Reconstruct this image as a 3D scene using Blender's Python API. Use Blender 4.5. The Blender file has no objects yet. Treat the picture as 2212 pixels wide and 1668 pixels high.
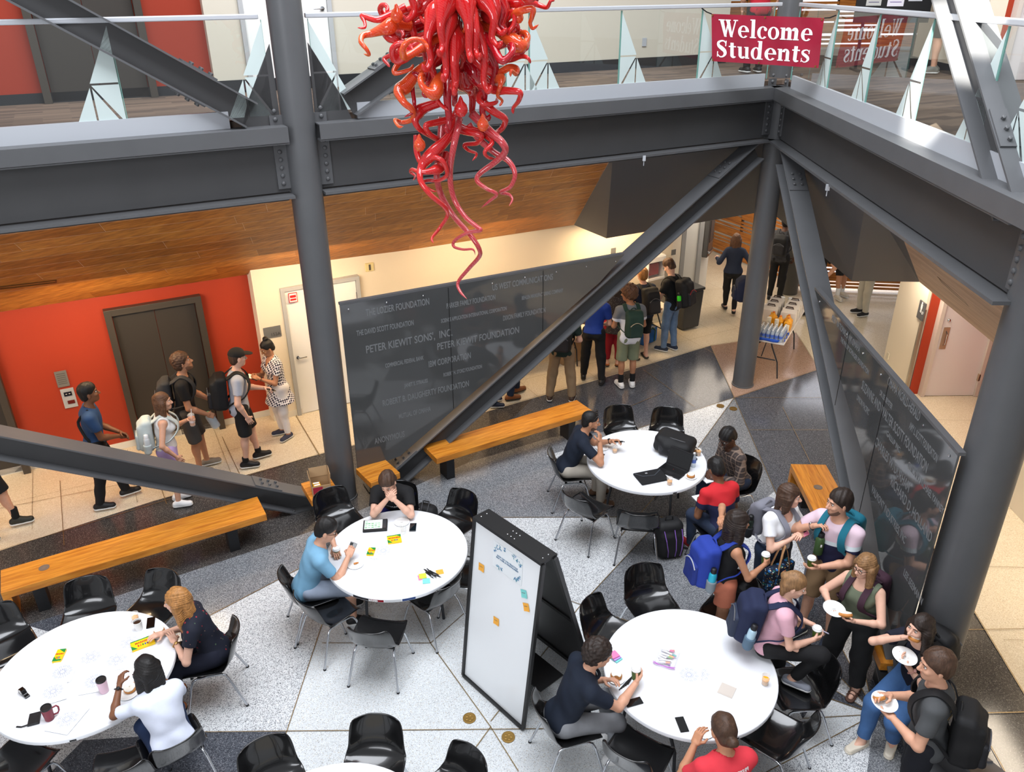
import bpy, bmesh, math, random, os
import numpy as np
from mathutils import Vector, Matrix
random.seed(7); RNG=np.random.default_rng(3)
D=bpy.data; SC=bpy.context.scene; COL=SC.collection
FINE=1.0   # voxel scale of the figures
# ------------------------------------------------------------------ camera
F_PX,CX,CY,CAMZ=1731.7,1106.,834.,6.2
_d=np.array([1134.1-CX,4291.6-CY,F_PX]); _d/=np.linalg.norm(_d); _up=-_d
_f=np.array([0,0,1.]); _fw=_f-_up*(_f@_up); _fw/=np.linalg.norm(_fw); _rt=np.cross(_fw,_up)
if _rt[0]<0: _rt=-_rt
RC=np.array([_rt,_fw,_up])
def ray(px,py): return RC@np.array([px-CX,py-CY,F_PX])
def at(px,py,z=0.):
    "the point of height z that the photo shows at this pixel"
    r=ray(px,py); t=(z-CAMZ)/r[2]; return np.array([r[0]*t,r[1]*t,z])
def atY(px,py,Y):
    r=ray(px,py); t=Y/r[1]; return np.array([r[0]*t,Y,CAMZ+r[2]*t])
def onplane(px,py,p0,n):
    r=ray(px,py); o=np.array([0,0,CAMZ]); n=np.array(n,float); t=((np.array(p0)-o)@n)/(r@n); return o+r*t
cam=D.cameras.new('camera'); co=D.objects.new('camera',cam); COL.objects.link(co)
cam.sensor_width=36; cam.lens=F_PX/2212*36; cam.clip_end=200
_r,_dn,_fd=RC[:,0],RC[:,1],RC[:,2]
co.matrix_world=Matrix(((_r[0],-_dn[0],-_fd[0],0),(_r[1],-_dn[1],-_fd[1],0),(_r[2],-_dn[2],-_fd[2],CAMZ),(0,0,0,1)))
SC.camera=co
# plan of the atrium: three columns and the two girder lines between them
A=np.array([-2.303,9.096,0]); B=np.array([3.981,12.378,0]); C=np.array([3.633,5.176,0])
u=(B-A)/np.linalg.norm(B-A); n=np.array([-u[1],u[0],0]); AB=7.0894
v=(C-B)/np.linalg.norm(C-B); m=np.array([-v[1],v[0],0]); BC=7.2104
Z=np.array([0,0,1.])
def pab(s,o,z): return A+u*s+n*o+Z*z
def pbc(s,o,z): return B+v*s+m*o+Z*z
def ab(px,py,o): return onplane(px,py,A+n*o,n)
def bc(px,py,o): return onplane(px,py,B+m*o,m)
ANG_AB=math.degrees(math.atan2(u[1],u[0])); ANG_BC=math.degrees(math.atan2(v[1],v[0]))
# ------------------------------------------------------------------ materials
def lin(c):
    c=[x/255. for x in c[:3]]; return tuple((x/12.92 if x<=.04045 else ((x+.055)/1.055)**2.4) for x in c)+(1.,)
_M={}
def mat(name,col=(200,200,200),rough=.5,metal=0.,spec=.5,var=0.,vscale=8.,bump=0.,bscale=60.,coat=0.,emit=0.,trans=0.,ior=1.45,alpha=1.,sheen=0.,vstretch=(1,1,1)):
    if name in _M: return _M[name]
    M=D.materials.new(name); M.use_nodes=True; nt=M.node_tree; b=nt.nodes['Principled BSDF']
    b.inputs['Base Color'].default_value=lin(col); b.inputs['Roughness'].default_value=rough; b.inputs['Metallic'].default_value=metal
    b.inputs['Specular IOR Level'].default_value=spec; b.inputs['Coat Weight'].default_value=coat; b.inputs['Coat Roughness'].default_value=.05
    b.inputs['Transmission Weight'].default_value=trans; b.inputs['IOR'].default_value=ior; b.inputs['Alpha'].default_value=alpha
    if sheen: b.inputs['Sheen Weight'].default_value=sheen
    if emit: b.inputs['Emission Color'].default_value=lin(col); b.inputs['Emission Strength'].default_value=emit
    if var or bump:
        tc=nt.nodes.new('ShaderNodeTexCoord'); mp=nt.nodes.new('ShaderNodeMapping'); mp.inputs['Scale'].default_value=vstretch
        nt.links.new(tc.outputs['Object'],mp.inputs['Vector'])
    if var:
        no=nt.nodes.new('ShaderNodeTexNoise'); no.inputs['Scale'].default_value=vscale; no.inputs['Detail'].default_value=4
        nt.links.new(mp.outputs[0],no.inputs['Vector'])
        mr=nt.nodes.new('ShaderNodeMapRange'); mr.inputs[1].default_value=.3; mr.inputs[2].default_value=.7; mr.inputs[3].default_value=1-var; mr.inputs[4].default_value=1+var
        nt.links.new(no.outputs['Fac'],mr.inputs[0])
        mx=nt.nodes.new('ShaderNodeVectorMath'); mx.operation='SCALE'; mx.inputs[0].default_value=lin(col)[:3]
        nt.links.new(mr.outputs[0],mx.inputs['Scale']); nt.links.new(mx.outputs[0],b.inputs['Base Color'])
    if bump:
        n2=nt.nodes.new('ShaderNodeTexNoise'); n2.inputs['Scale'].default_value=bscale; n2.inputs['Detail'].default_value=3
        nt.links.new(mp.outputs[0],n2.inputs['Vector'])
        bp=nt.nodes.new('ShaderNodeBump'); bp.inputs['Strength'].default_value=bump; bp.inputs['Distance'].default_value=.01
        nt.links.new(n2.outputs['Fac'],bp.inputs['Height']); nt.links.new(bp.outputs[0],b.inputs['Normal'])
    _M[name]=M; return M
def ramp_mat(name,build,rough=.4,**k):
    M=mat(name,(128,128,128),rough,**k); nt=M.node_tree; b=nt.nodes['Principled BSDF']; build(nt,b); return M
def terrazzo(name,base,chips,scale=130.,amt=.35,rough=.16,big=.05):
    "polished terrazzo: a base with chips of other colours"
    def bld(nt,b):
        tc=nt.nodes.new('ShaderNodeTexCoord'); prev=None
        no=nt.nodes.new('ShaderNodeTexNoise'); no.inputs['Scale'].default_value=.8
        nt.links.new(tc.outputs['Object'],no.inputs['Vector'])
        cr=nt.nodes.new('ShaderNodeValToRGB'); e=cr.color_ramp.elements
        c0=lin(base); e[0].position=.3; e[0].color=tuple(x*(1-big) for x in c0[:3])+(1,); e[1].position=.7; e[1].color=tuple(min(1,x*(1+big)) for x in c0[:3])+(1,)
        nt.links.new(no.outputs['Fac'],cr.inputs[0]); prev=cr.outputs[0]
        for i,(c,am,sc) in enumerate(chips):
            vo=nt.nodes.new('ShaderNodeTexVoronoi'); vo.inputs['Scale'].default_value=scale*sc
            mp=nt.nodes.new('ShaderNodeMapping'); mp.inputs['Location'].default_value=(i*3.3,i*1.7,i*.3)
            nt.links.new(tc.outputs['Object'],mp.inputs[0]); nt.links.new(mp.outputs[0],vo.inputs['Vector'])
            sp=nt.nodes.new('ShaderNodeSeparateColor'); nt.links.new(vo.outputs['Color'],sp.inputs[0])
            g=nt.nodes.new('ShaderNodeMath'); g.operation='LESS_THAN'; g.inputs[1].default_value=am; nt.links.new(sp.outputs[0],g.inputs[0])
            mx=nt.nodes.new('ShaderNodeMix'); mx.data_type='RGBA'; mx.inputs['B'].default_value=lin(c)
            nt.links.new(g.outputs[0],mx.inputs['Factor']); nt.links.new(prev,mx.inputs['A']); prev=mx.outputs['Result']
        nt.links.new(prev,b.inputs['Base Color'])
    return ramp_mat(name,bld,rough)
def wood(name,c1,c2,stretch,scale=6.,rough=.4,plank=None,rot=0.):
    "long grain along object X (after rot); optional plank joints"
    def bld(nt,b):
        tc=nt.nodes.new('ShaderNodeTexCoord'); mp=nt.nodes.new('ShaderNodeMapping'); mp.inputs['Scale'].default_value=stretch
        nt.links.new(tc.outputs['UV' if plank=='uv' else 'Object'],mp.inputs[0])
        no=nt.nodes.new('ShaderNodeTexNoise'); no.inputs['Scale'].default_value=scale; no.inputs['Detail'].default_value=6; no.inputs['Distortion'].default_value=.4
        nt.links.new(mp.outputs[0],no.inputs['Vector'])
        cr=nt.nodes.new('ShaderNodeValToRGB'); e=cr.color_ramp.elements; e[0].position=.32; e[0].color=lin(c2); e[1].position=.66; e[1].color=lin(c1)
        nt.links.new(no.outputs['Fac'],cr.inputs[0]); nt.links.new(cr.outputs[0],b.inputs['Base Color'])
    return ramp_mat(name,bld,rough)
# ------------------------------------------------------------------ objects
def link(o): COL.objects.link(o); return o
def props(o,label=None,cat=None,group=None,kind=None):
    if label: o['label']=label
    if cat: o['category']=cat
    if group: o['group']=group
    if kind: o['kind']=kind
    return o
def thing(name,label,cat,loc=(0,0,0),rotz=0.,group=None):
    o=D.objects.new(name,None); o.empty_display_size=.1; link(o); o.location=Vector(loc); o.rotation_euler=(0,0,rotz)
    return props(o,label,cat,group)
def frame_of(o):
    return Matrix.Translation(o.location)@Matrix.Rotation(o.rotation_euler[2],4,'Z')
def world_of(o):
    Mx=o.matrix_basis.copy(); p=o.parent
    while p: Mx=p.matrix_basis@Mx; p=p.parent
    return Mx
def vec(p): return (float(p[0]),float(p[1]),float(p[2]))
class MB:
    "collects shapes, then links them as ONE mesh object"
    def __init__(s): s.v=[];s.f=[];s.m=[]
    def add(s,vs,fs,mi=0):
        b=len(s.v); s.v+=[vec(p) for p in vs]; s.f+=[tuple(i+b for i in f) for f in fs]; s.m+=[mi]*len(fs); return s
    def box(s,c,size,rot=None,mi=0,taper=1.):
        hx,hy,hz=[x/2. for x in size]; vs=[]
        for z in(-1,1):
            k=taper if z>0 else 1.
            for x,y in((-1,-1),(1,-1),(1,1),(-1,1)): vs.append(np.array([x*hx*k,y*hy*k,z*hz]))
        if rot is not None: R_=np.array(Matrix(rot)) if not isinstance(rot,np.ndarray) else rot; vs=[R_@p for p in vs]
        vs=[p+np.array(c) for p in vs]
        return s.add(vs,[(0,3,2,1),(4,5,6,7),(0,1,5,4),(1,2,6,5),(2,3,7,6),(3,0,4,7)],mi)
    def bar(s,p,q,w,h,upv=(0,0,1),mi=0):
        "rectangular bar from p to q"
        p,q=np.array(p,float),np.array(q,float); d=q-p; L=np.linalg.norm(d); d=d/L; x=np.cross(d,np.array(upv,float)); 
        if np.linalg.norm(x)<1e-6: x=np.cross(d,(1,0,0))
        x/=np.linalg.norm(x); y=np.cross(x,d); R_=np.array([x,d,y]).T
        return s.box((p+q)/2,(w,L,h),R_,mi)
    def prism(s,poly,h,mi=0):
        "extrude a 3D polygon by vector h"
        N=len(poly); a=[np.array(p,float) for p in poly]; h=np.array(h,float); vs=a+[p+h for p in a]
        fs=[tuple(range(N))[::-1],tuple(range(N,2*N))]+[(i,(i+1)%N,(i+1)%N+N,i+N) for i in range(N)]
        return s.add(vs,fs,mi)
    def poly(s,pts,mi=0): return s.add(pts,[tuple(range(len(pts)))],mi)
    def tube(s,pts,r,seg=8,mi=0,cap=True,flat=1.,upv=(0,0,1)):
        pts=[np.array(p,float) for p in pts]; N=len(pts); rr=r if hasattr(r,'__len__') else [r]*N
        T=[]
        for i in range(N):
            t=pts[min(i+1,N-1)]-pts[max(i-1,0)]; T.append(t/(np.linalg.norm(t)+1e-9))
        x=np.cross(T[0],np.array(upv,float))
        if np.linalg.norm(x)<1e-3: x=np.cross(T[0],(1,0,.1))
        x/=np.linalg.norm(x); vs=[]
        for i in range(N):
            x=x-T[i]*(x@T[i]); x/=(np.linalg.norm(x)+1e-9); y=np.cross(T[i],x)
            for k in range(seg):
                a=2*math.pi*k/seg; vs.append(pts[i]+x*math.cos(a)*rr[i]+y*math.sin(a)*rr[i]*flat)
        fs=[(i*seg+k,i*seg+(k+1)%seg,(i+1)*seg+(k+1)%seg,(i+1)*seg+k) for i in range(N-1) for k in range(seg)]
        if cap: fs+=[tuple(range(seg))[::-1],tuple(range((N-1)*seg,N*seg))]
        return s.add(vs,fs,mi)
    def lathe(s,prof,seg=24,c=(0,0,0),mi=0,close=True):
        c=np.array(c,float); vs=[];N=len(prof)
        for r,z in prof:
            for k in range(seg): a=2*math.pi*k/seg; vs.append(c+np.array([r*math.cos(a),r*math.sin(a),z]))
        fs=[(i*seg+k,i*seg+(k+1)%seg,(i+1)*seg+(k+1)%seg,(i+1)*seg+k) for i in range(N-1) for k in range(seg)]
        if close: fs+=[tuple(range(seg))[::-1],tuple(range((N-1)*seg,N*seg))]
        return s.add(vs,fs,mi)
    def ball(s,c,r,seg=12,rings=8,mi=0,R_=None):
        r=np.array(r if hasattr(r,'__len__') else (r,r,r),float); c=np.array(c,float); vs=[]
        for i in range(rings+1):
            t=math.pi*i/rings
            for k in range(seg):
                a=2*math.pi*k/seg; p=np.array([math.sin(t)*math.cos(a),math.sin(t)*math.sin(a),math.cos(t)])*r
                vs.append(c+(R_@p if R_ is not None else p))
        return s.add(vs,[(i*seg+k,(i+1)*seg+k,(i+1)*seg+(k+1)%seg,i*seg+(k+1)%seg) for i in range(rings) for k in range(seg)],mi)
    def build(s,name,mats,parent=None,world=False,smooth=None,loc=None,rotz=0.,bevel=0.,subd=0):
        me=D.meshes.new(name); vs=s.v
        if world and parent is not None:
            Mi=world_of(parent).inverted(); vs=[tuple(Mi@Vector(p)) for p in vs]
        me.from_pydata(vs,[],s.f)
        for M in (mats if isinstance(mats,(list,tuple)) else [mats]): me.materials.append(M)
        if isinstance(mats,(list,tuple)) and len(mats)>1: me.polygons.foreach_set('material_index',s.m)
        bm=bmesh.new(); bm.from_mesh(me); bmesh.ops.remove_doubles(bm,verts=bm.verts,dist=1e-6); bmesh.ops.recalc_face_normals(bm,faces=bm.faces); bm.to_mesh(me); bm.free()
        o=link(D.objects.new(name,me)); o.parent=parent
        if loc is not None: o.location=Vector(loc); o.rotation_euler=(0,0,rotz)
        if bevel: b=o.modifiers.new('bevel','BEVEL'); b.width=bevel; b.segments=2; b.limit_method='ANGLE'
        if subd: b=o.modifiers.new('sub','SUBSURF'); b.levels=subd; b.render_levels=subd
        if smooth:
            me.shade_smooth()
            if smooth<179: me.set_sharp_from_angle(angle=math.radians(smooth))
        return o
def struct(name,mb,mats,**k): return props(mb.build(name,mats,**k),kind='structure')
def solo(name,mb,mats,label,cat,loc=(0,0,0),rotz=0.,group=None,**k):
    "a thing that is one mesh, shapes given in its own coordinates"
    return props(mb.build(name,mats,loc=loc,rotz=rotz,**k),label,cat,group)
def rebase(mb,loc): mb.v=[(p[0]-loc[0],p[1]-loc[1],p[2]-loc[2]) for p in mb.v]; return mb
def copy_tree(o,parent=None):
    c=o.copy(); COL.objects.link(c); c.parent=parent
    for k in ('label','category','group'):
        pass
    for ch in list(o.children): copy_tree(ch,c)
    return c
_fonts={}
def text(name,body,size,Mx,material,parent=None,bold=0.,extrude=.001,align='CENTER',squeeze=1.,space=1.):
    "lettering as a mesh; Mx places text plane (x right, y up, z out)"
    cu=D.curves.new(name,'FONT'); cu.body=body; cu.size=size; cu.align_x=align; cu.align_y='CENTER'; cu.extrude=extrude; cu.offset=bold; cu.resolution_u=3; cu.space_character=space
    t=D.objects.new(name,cu); COL.objects.link(t); t.scale=(squeeze,1,1)
    dg=bpy.context.evaluated_depsgraph_get(); dg.update()
    me=D.meshes.new_from_object(t.evaluated_get(dg)); D.objects.remove(t); D.curves.remove(cu)
    me.materials.clear(); me.materials.append(material)
    Mx=Mx@Matrix.Diagonal((squeeze,1,1,1))
    if parent is not None: Mx=world_of(parent).inverted()@Mx
    me.transform(Mx); o=link(D.objects.new(name,me)); o.parent=parent; return o
def basis(o,x,y,z=None):
    x=np.array(x,float);x/=np.linalg.norm(x);y=np.array(y,float);y=y-x*(x@y);y/=np.linalg.norm(y);z=np.cross(x,y)
    return Matrix(((x[0],y[0],z[0],o[0]),(x[1],y[1],z[1],o[1]),(x[2],y[2],z[2],o[2]),(0,0,0,1)))
def rotv(axis,deg): return np.array(Matrix.Rotation(math.radians(deg),3,axis))
# common materials
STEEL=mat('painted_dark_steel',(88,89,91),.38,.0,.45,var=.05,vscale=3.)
STEELD=mat('painted_darker_steel',(72,72,73),.5,.0,.4,var=.05,vscale=2.)  # darker grey steel paint for webs, fascias, gussets and brace feet
ALU=mat('brushed_aluminium',(188,192,198),.35,.15)
CHROME=mat('chrome',(200,203,208),.12,1.)
BLACKPL=mat('black_gloss_plastic',(14,14,15),.16,0,.6,coat=.5)
BLACKM=mat('matte_black',(20,20,21),.6)
WHITEPL=mat('white_plastic',(236,238,242),.38,var=.01)
WHITE=mat('white',(240,240,240),.5)
CREAM=mat('cream_wall_paint',(238,226,205),.65,bump=.02,bscale=200)
ORANGE=mat('orange_red_wall_paint',(172,57,29),.55,bump=.02,bscale=200,var=.03,vscale=.7)
WALLGREY=mat('light_grey_wall',(214,214,208),.6)
BRASS=mat('brass',(150,118,62),.4,.8)
# ================================================================== FLOOR
T_CREAM=terrazzo('terrazzo_cream',(226,212,186),[((214,196,166),.22,1.3),((236,224,202),.25,1.),((190,170,142),.06,1.6)],big=.03)
T_WHITE=terrazzo('terrazzo_white',(214,218,220),[((228,231,232),.3,1.),((150,150,150),.07,1.5),((200,194,184),.06,1.2)],big=.02)
T_SPECK=terrazzo('terrazzo_speckled_white',(208,211,213),[((228,229,230),.3,1.),((104,106,110),.15,1.25),((160,162,166),.12,1.)],big=.03)
T_GREY=terrazzo('terrazzo_grey',(122,125,129),[((150,153,156),.26,1.15),((92,94,99),.3,1.),((176,177,178),.06,1.3)],big=.06)
T_DARK=terrazzo('terrazzo_dark_grey',(80,83,90),[((104,107,114),.2,1.15),((62,64,71),.34,1.),((140,142,147),.05,1.4)],rough=.13,big=.08)
T_CHAR=terrazzo('terrazzo_charcoal',(72,69,67),[((95,91,89),.18,1.15),((54,52,51),.34,1.),((134,130,126),.05,1.4)],rough=.14,big=.08)
T_PINK=terrazzo('terrazzo_pink_brown',(172,142,122),[((154,124,106),.3,1.1),((186,158,140),.2,1.),((124,100,86),.08,1.3)],rough=.13,big=.05)
JOINT=mat('brass_divider_strip',(150,126,84),.4,.6)
FL=[T_CREAM,T_WHITE,T_SPECK,T_GREY,T_DARK,T_CHAR,T_PINK,JOINT]
fl=MB()
fl.poly([(-14,1,-.002),(16,1,-.002),(16,30,-.002),(-14,30,-.002)],0)
_lay=[0]
def fpoly(mi,pts,z=None):
    _lay[0]+=1; z=_lay[0]*.00035
    fl.poly([np.array([p[0],p[1],z]) if len(p)==3 else np.array([*at(*p)[:2],z]) for p in pts],mi)
def fline(p,q,w=.008,z=.0125):
    a=np.array(at(*p)) if len(p)==2 else np.array(p,float); b=np.array(at(*q)) if len(q)==2 else np.array(q,float)
    a[2]=b[2]=0; d=b-a; d/=np.linalg.norm(d); x=np.array([-d[1],d[0],0])*w/2
    fl.poly([a+x+Z*z,a-x+Z*z,b-x+Z*z,b+x+Z*z],7)
P3=lambda x,y:(x,y,0)
cen=at(1586,860); starR=at(1889,1545)
pinkL=at(1535,747); pinkR=at(1770,798); pinkT=at(1719,719)
L1=[P3(-9,6.5),(0,1190),(330,1083),(710,976),(1050,890),(1300,818),tuple(pinkL)]
outer=[tuple(pinkR),(2080,1282),(2212,1500),P3(4.9,2.5)]
# the whole atrium field in dark grey first
fpoly(4,L1+[tuple(cen)]+outer+[P3(-9,1.5)])
fpoly(6,[tuple(pinkL),tuple(cen),tuple(pinkR),tuple(pinkT)])
# charcoal band along the walkway
fpoly(5,[P3(-9,6.5),(0,1190),(330,1083),(710,976),(1050,890),(1150,862),(1010,1000),(680,1146),(240,1292),(60,1350),P3(-9,4.6)])
fpoly(5,[tuple(pinkR),(2080,1282),(2212,1500),P3(4.9,2.5),P3(4.0,2.5),(2050,1480),(2010,1240),(1900,1000)])
# grey field south of it
fpoly(3,[(240,1292),(680,1146),(1010,1000),(1190,945),(1378,927),(1400,1000),(1420,1119),(853,1120),(300,1412),(130,1375)])
fpoly(2,[P3(-9,4.6),(60,1352),(130,1372),(300,1412),(612,1248),(853,1120),(1430,1118),(1254,1309),(1360,1350),(1400,1668),P3(0,2.),P3(-9,2.)])
# wedges that leave the small star behind the far table
fpoly(2,[tuple(cen),(1473,895),(1378,927),(1180,985),(1350,1060),(1508,967)])
fpoly(3,[tuple(cen),(1508,967),(1400,1100),(1430,1119),(1535,1240),(1600,1190),(1673,1062)])
fpoly(2,[(1430,1119),(1600,1119),(1673,1062),(1740,1220),(1700,1420),(1535,1240)])
# big clean white field
fpoly(1,[(853,1290),(696,1350),(620,1581),(560,1700),(1100,1900),(1560,1760),(1734,1554),(1640,1350),(1560,1420),(1254,1309),(1204,1290),(1000,1190)])
# grey triangle behind the front table
fpoly(3,[(1430,1119),(1254,1309),(1370,1348),(1500,1420),(1640,1350),(1535,1240)])
# dark triangle bottom left
fpoly(4,[(180,1600),(436,1583),(620,1581),(560,1720),(60,1720)])
# rays of the star at the lower right
s_=tuple(starR)
for mi,p,q in ((1,(1560,1640),(1734,1554)),(1,(1734,1554),(1768,1503)),(4,(1768,1503),(1690,1425)),(2,(1690,1425),(1745,1390)),(4,(1745,1390),(1790,1345)),(2,(1790,1345),(1830,1310)),(4,(1830,1310),(1900,1290)),(1,(1560,1640),(1600,1700)),(2,(1600,1700),(1860,1760)),(3,(1860,1760),(1990,1700))):
    fpoly(mi,[s_,p,q])
# divider strips and saw joints
for p,q in (((0,1190),(710,976)),((710,976),(1050,890)),((1050,890),tuple(pinkL)),(tuple(pinkL),tuple(cen)),(tuple(cen),tuple(pinkR)),(tuple(pinkR),tuple(pinkT)),(tuple(pinkL),tuple(pinkT)),
    (tuple(cen),(1378,927)),(tuple(cen),(1508,967)),(tuple(cen),(1673,1060)),((1673,1060),(1740,1220)),((1508,967),(1340,1160)),((300,1412),(612,1248)),((612,1248),(853,1120)),((853,1120),(1430,1118)),
    ((1430,1119),(1254,1309)),((1254,1309),(1060,1560)),((1204,1290),(1370,1348)),((1535,1240),(1430,1119)),((696,1350),(620,1581)),((620,1581),(590,1668)),((436,1583),(620,1581)),((620,1581),(1300,1575)),((696,1391),(930,1391)),((930,1391),(1060,1572)),
    ((890,1310),(930,1391)),((930,1391),(1010,1320)),((1060,1572),(1120,1668)),((1060,1572),(990,1668)),(s_,(1734,1554)),(s_,(1768,1503)),(s_,(1690,1425)),(s_,(1745,1390)),(s_,(1790,1345)),(s_,(1830,1310)),(s_,(1600,1700)),
    ((1770,798),(2080,1282)),((2080,1282),(2212,1500)),((2080,1362),(2212,1360)),((2100,1543),(2212,1540)),((2080,1505),(2170,1668)),((1590,860),(1780,860)),((1620,930),(1790,930)),((1690,880),(1800,1100)),
    ((1390,800),(1500,880)),((1300,905),(1430,850)),((130,1040),(139,1180)),((0,1100),(300,1040)),((330,1000),(360,1090)),((480,945),(520,1030)),((640,900),(690,985)),((900,1150),(1000,1080))): fline(p,q)
# tile joints of the pale corridor floor
for k in range(-5,9): fline(P3(*pab(k*1.25,1.15,0)[:2]),P3(*pab(k*1.25,2.7,0)[:2]),.005)
fline(P3(*pab(-7,1.95,0)[:2]),P3(*pab(9,1.95,0)[:2]),.005)
for k in range(0,9): fline(P3(*pab(8.2+k*.9,2.2-k*.6,0)[:2]),P3(*pab(8.2+k*.9,9,0)[:2]),.005)
for k in range(0,6): fline(P3(*pab(8,3.4+k*1.1,0)[:2]),P3(*pab(16,1.0+k*1.1,0)[:2]),.005)
for k in range(0,7): fline(P3(*pbc(k*1.2,1.45,0)[:2]),P3(*pbc(k*1.2,3.7,0)[:2]),.005)
struct('floor',fl,FL)
for i,(px,py) in enumerate(((1014,1553),(1098,1594),(1556,878),(1584,884))):
    w=at(px,py); mb=MB(); mb.lathe([(.062,.0),(.062,.0145),(.055,.0155),(.05,.0150),(0.0,.0150)],28)
    for k in range(5): a=k*1.257; mb.ball((.028*math.cos(a),.028*math.sin(a),.015),(.012,.008,.0012),8,4)
    solo('floor_medallion',mb,BRASS,['round brass medallion in white floor nearer the whiteboard','round brass medallion in white floor nearer the bottom edge of the photo','small brass medallion in the white wedge behind the far table','small brass medallion in the grey wedge behind the far table'][i],'medallion',loc=w,group='brass medallions set in the floor',smooth=30)
# ================================================================== GROUND-LEVEL WALLS
ZS=2.40   # lower edge of the sloping soffit
wl=MB()
wl.box((pab(-5.1,2.93,1.25)),(9.6,.25,2.5),rotv('Z',ANG_AB),0)
struct('wall_red',rebase(wl,(0,0,0)),[ORANGE])
W0=pab(-.35,2.56,0); W1=at(1440,690); Wd=(W1-W0)/np.linalg.norm(W1-W0); nW=np.array([-Wd[1],Wd[0],0]); ANG_W=math.degrees(math.atan2(Wd[1],Wd[0])); WEND=at(1462,668)
wb=MB(); wb.prism([W0,W1,WEND,WEND+nW*.3,W1+nW*.4,W0+nW*.4],Z*2.75)
def wpt(px,py,off=0.): return onplane(px,py,W0-nW*off,nW)
struct('wall_back',wb,[CREAM])
# grey-framed end of the back wall and the return wall with the drinking fountain
FRAMEG=mat('light_grey_frame',(176,178,180),.5)
PANELG=mat('pale_grey_wall_panel',(222,222,218),.55)
c0=at(1497,650); c1=at(1524,618); dd=(c1-c0)/np.linalg.norm(c1-c0); e0=at(1460,668)
q=MB(); nn=np.array([dd[1],-dd[0],0]); far=c0+dd*1.05
q.prism([c0,far,far-nn*.3,c0-nn*.3],Z*2.75); struct('wall_return',q,[PANELG])
q=MB(); q.box((c0+e0)/2+np.array([0,.05,1.25]),(np.linalg.norm(c0-e0),.1,2.5),rotv('Z',math.degrees(math.atan2((c0-e0)[1],(c0-e0)[0])))); struct('wall_end_panel',q,[PANELG])
q=MB()
for p in (c0,e0): q.box(p+np.array([0,-.02,1.25]),(.11,.11,2.5),rotv('Z',30))
struct('trim_1',q,[FRAMEG])
# base boards
BASEW=mat('white_terrazzo_base',(228,224,214),.4)
bb=MB(); bb.box(pab(-5.1,2.80,.05),(9.6,.03,.1),rotv('Z',ANG_AB)); struct('baseboard_red',bb,[BASEW])
bb=MB(); bb.prism([W0-nW*.012,W1-nW*.012,W1,W0],Z*.1); struct('baseboard_back',bb,[BASEW])
# lift doors ------------------------------------------------------------
LIFT=mat('dark_bronze_lift_door',(62,58,54),.45,.1); LIFTF=mat('dark_bronze_lift_frame',(74,69,63),.4,.2)
def lift(name,s0,s1,z0,label,o=2.8):
    t=props(thing(name,None,None,pab((s0+s1)/2,o-.02,z0),math.radians(ANG_AB)),kind='structure'); w=s1-s0
    f=MB(); h=2.2
    for x in(-w/2+.04,w/2-.04): f.box((x,-.02,h/2),(.09,.16,h))
    f.box((0,-.02,h-.045),(w-.17,.16,.09)); f.build('door_frame',LIFTF,t,bevel=.004)
    for sgn in(-1,1):
        d=MB(); d.box((sgn*(w-.18)/4,.03,(h-.1)/2+.005),((w-.18)/2-.006,.05,h-.11)); d.build('door_leaf',LIFT,t,bevel=.003)
    return t
lift('door_1',-2.36,-1.08,0.,'')
lift('door_2',-5.05,-3.78,0.,'')
# call panel and plaque
t=thing('lift_call_panel','brushed steel lift call panel with screen on the red wall','control panel',pab(-3.06,2.795,.98),math.radians(ANG_AB))
k=MB(); k.box((0,0,0),(.17,.015,.3)); k.build('plate',ALU,t,bevel=.003)
k=MB(); k.box((.0,-.012,.07),(.1,.01,.06)); k.build('screen',mat('screen_dark',(30,30,40),.2),t)
k=MB(); k.box((.015,-.013,-.06),(.09,.01,.05)); k.build('red_display',mat('display_red',(96,26,20),.3),t)
for dx in(-.02,.02):
    k=MB(); k.lathe([(.012,0),(.012,.006),(.0,.007)],12,(dx,-.012,.07)); k.build('button',WHITE,t)
k=MB(); k.box((0,0,0),(.15,.012,.24))
for j in range(6): k.box((0,-.008,.08-j*.03),(.11,.003,.012),mi=1)
solo('wall_plaque',k,[mat('plaque_steel',(140,138,134),.4,.4),mat('plaque_text',(100,98,94),.5)],'small engraved steel notice plate above the lift call panel','plaque',loc=pab(-3.08,2.79,1.29),rotz=math.radians(ANG_AB))
# white door beside the column -----------------------------------------
DOORW=mat('white_door_paint',(240,240,238),.45)
def wall_door(name,s0,s1,z0,o,handle_side):
    t=props(thing(name,None,None,pab((s0+s1)/2,o,z0),math.radians(ANG_AB)),kind='structure'); w=s1-s0; h=2.16
    f=MB()
    for x in(-w/2+.03,w/2-.03): f.box((x,-.0,h/2),(.06,.12,h))
    f.box((0,0,h-.03),(w-.1,.12,.06)); f.build('door_frame',FRAMEG,t,bevel=.004)
    d=MB(); d.box((0,.0,(h-.06)/2+.006),(w-.125,.05,h-.07)); dl=d.build('door_leaf',DOORW,t,bevel=.003)
    hx=handle_side*(w/2-.13)
    l=MB(); l.lathe([(.028,0),(.028,.02),(.0,.022)],14,(0,0,0)); l.v=[(p[0]+hx,-.03-p[2],p[1]+1.) for p in l.v]
    l.tube([(hx,-.05,1.),(hx,-.075,1.),(hx-handle_side*.03,-.08,1.),(hx-handle_side*.13,-.08,1.0)],.011,8); l.build('door_handle',CHROME,t,smooth=40)
    for z in(.3,1.85):
        l=MB(); l.tube([(-handle_side*(w/2-.065),-.035,z-.05),(-handle_side*(w/2-.065),-.035,z+.05)],.009,8); l.build('hinge',CHROME,t,smooth=40)
    return t
dw=wall_door('door_3',.03,1.26,0.,2.60,-1)
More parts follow.
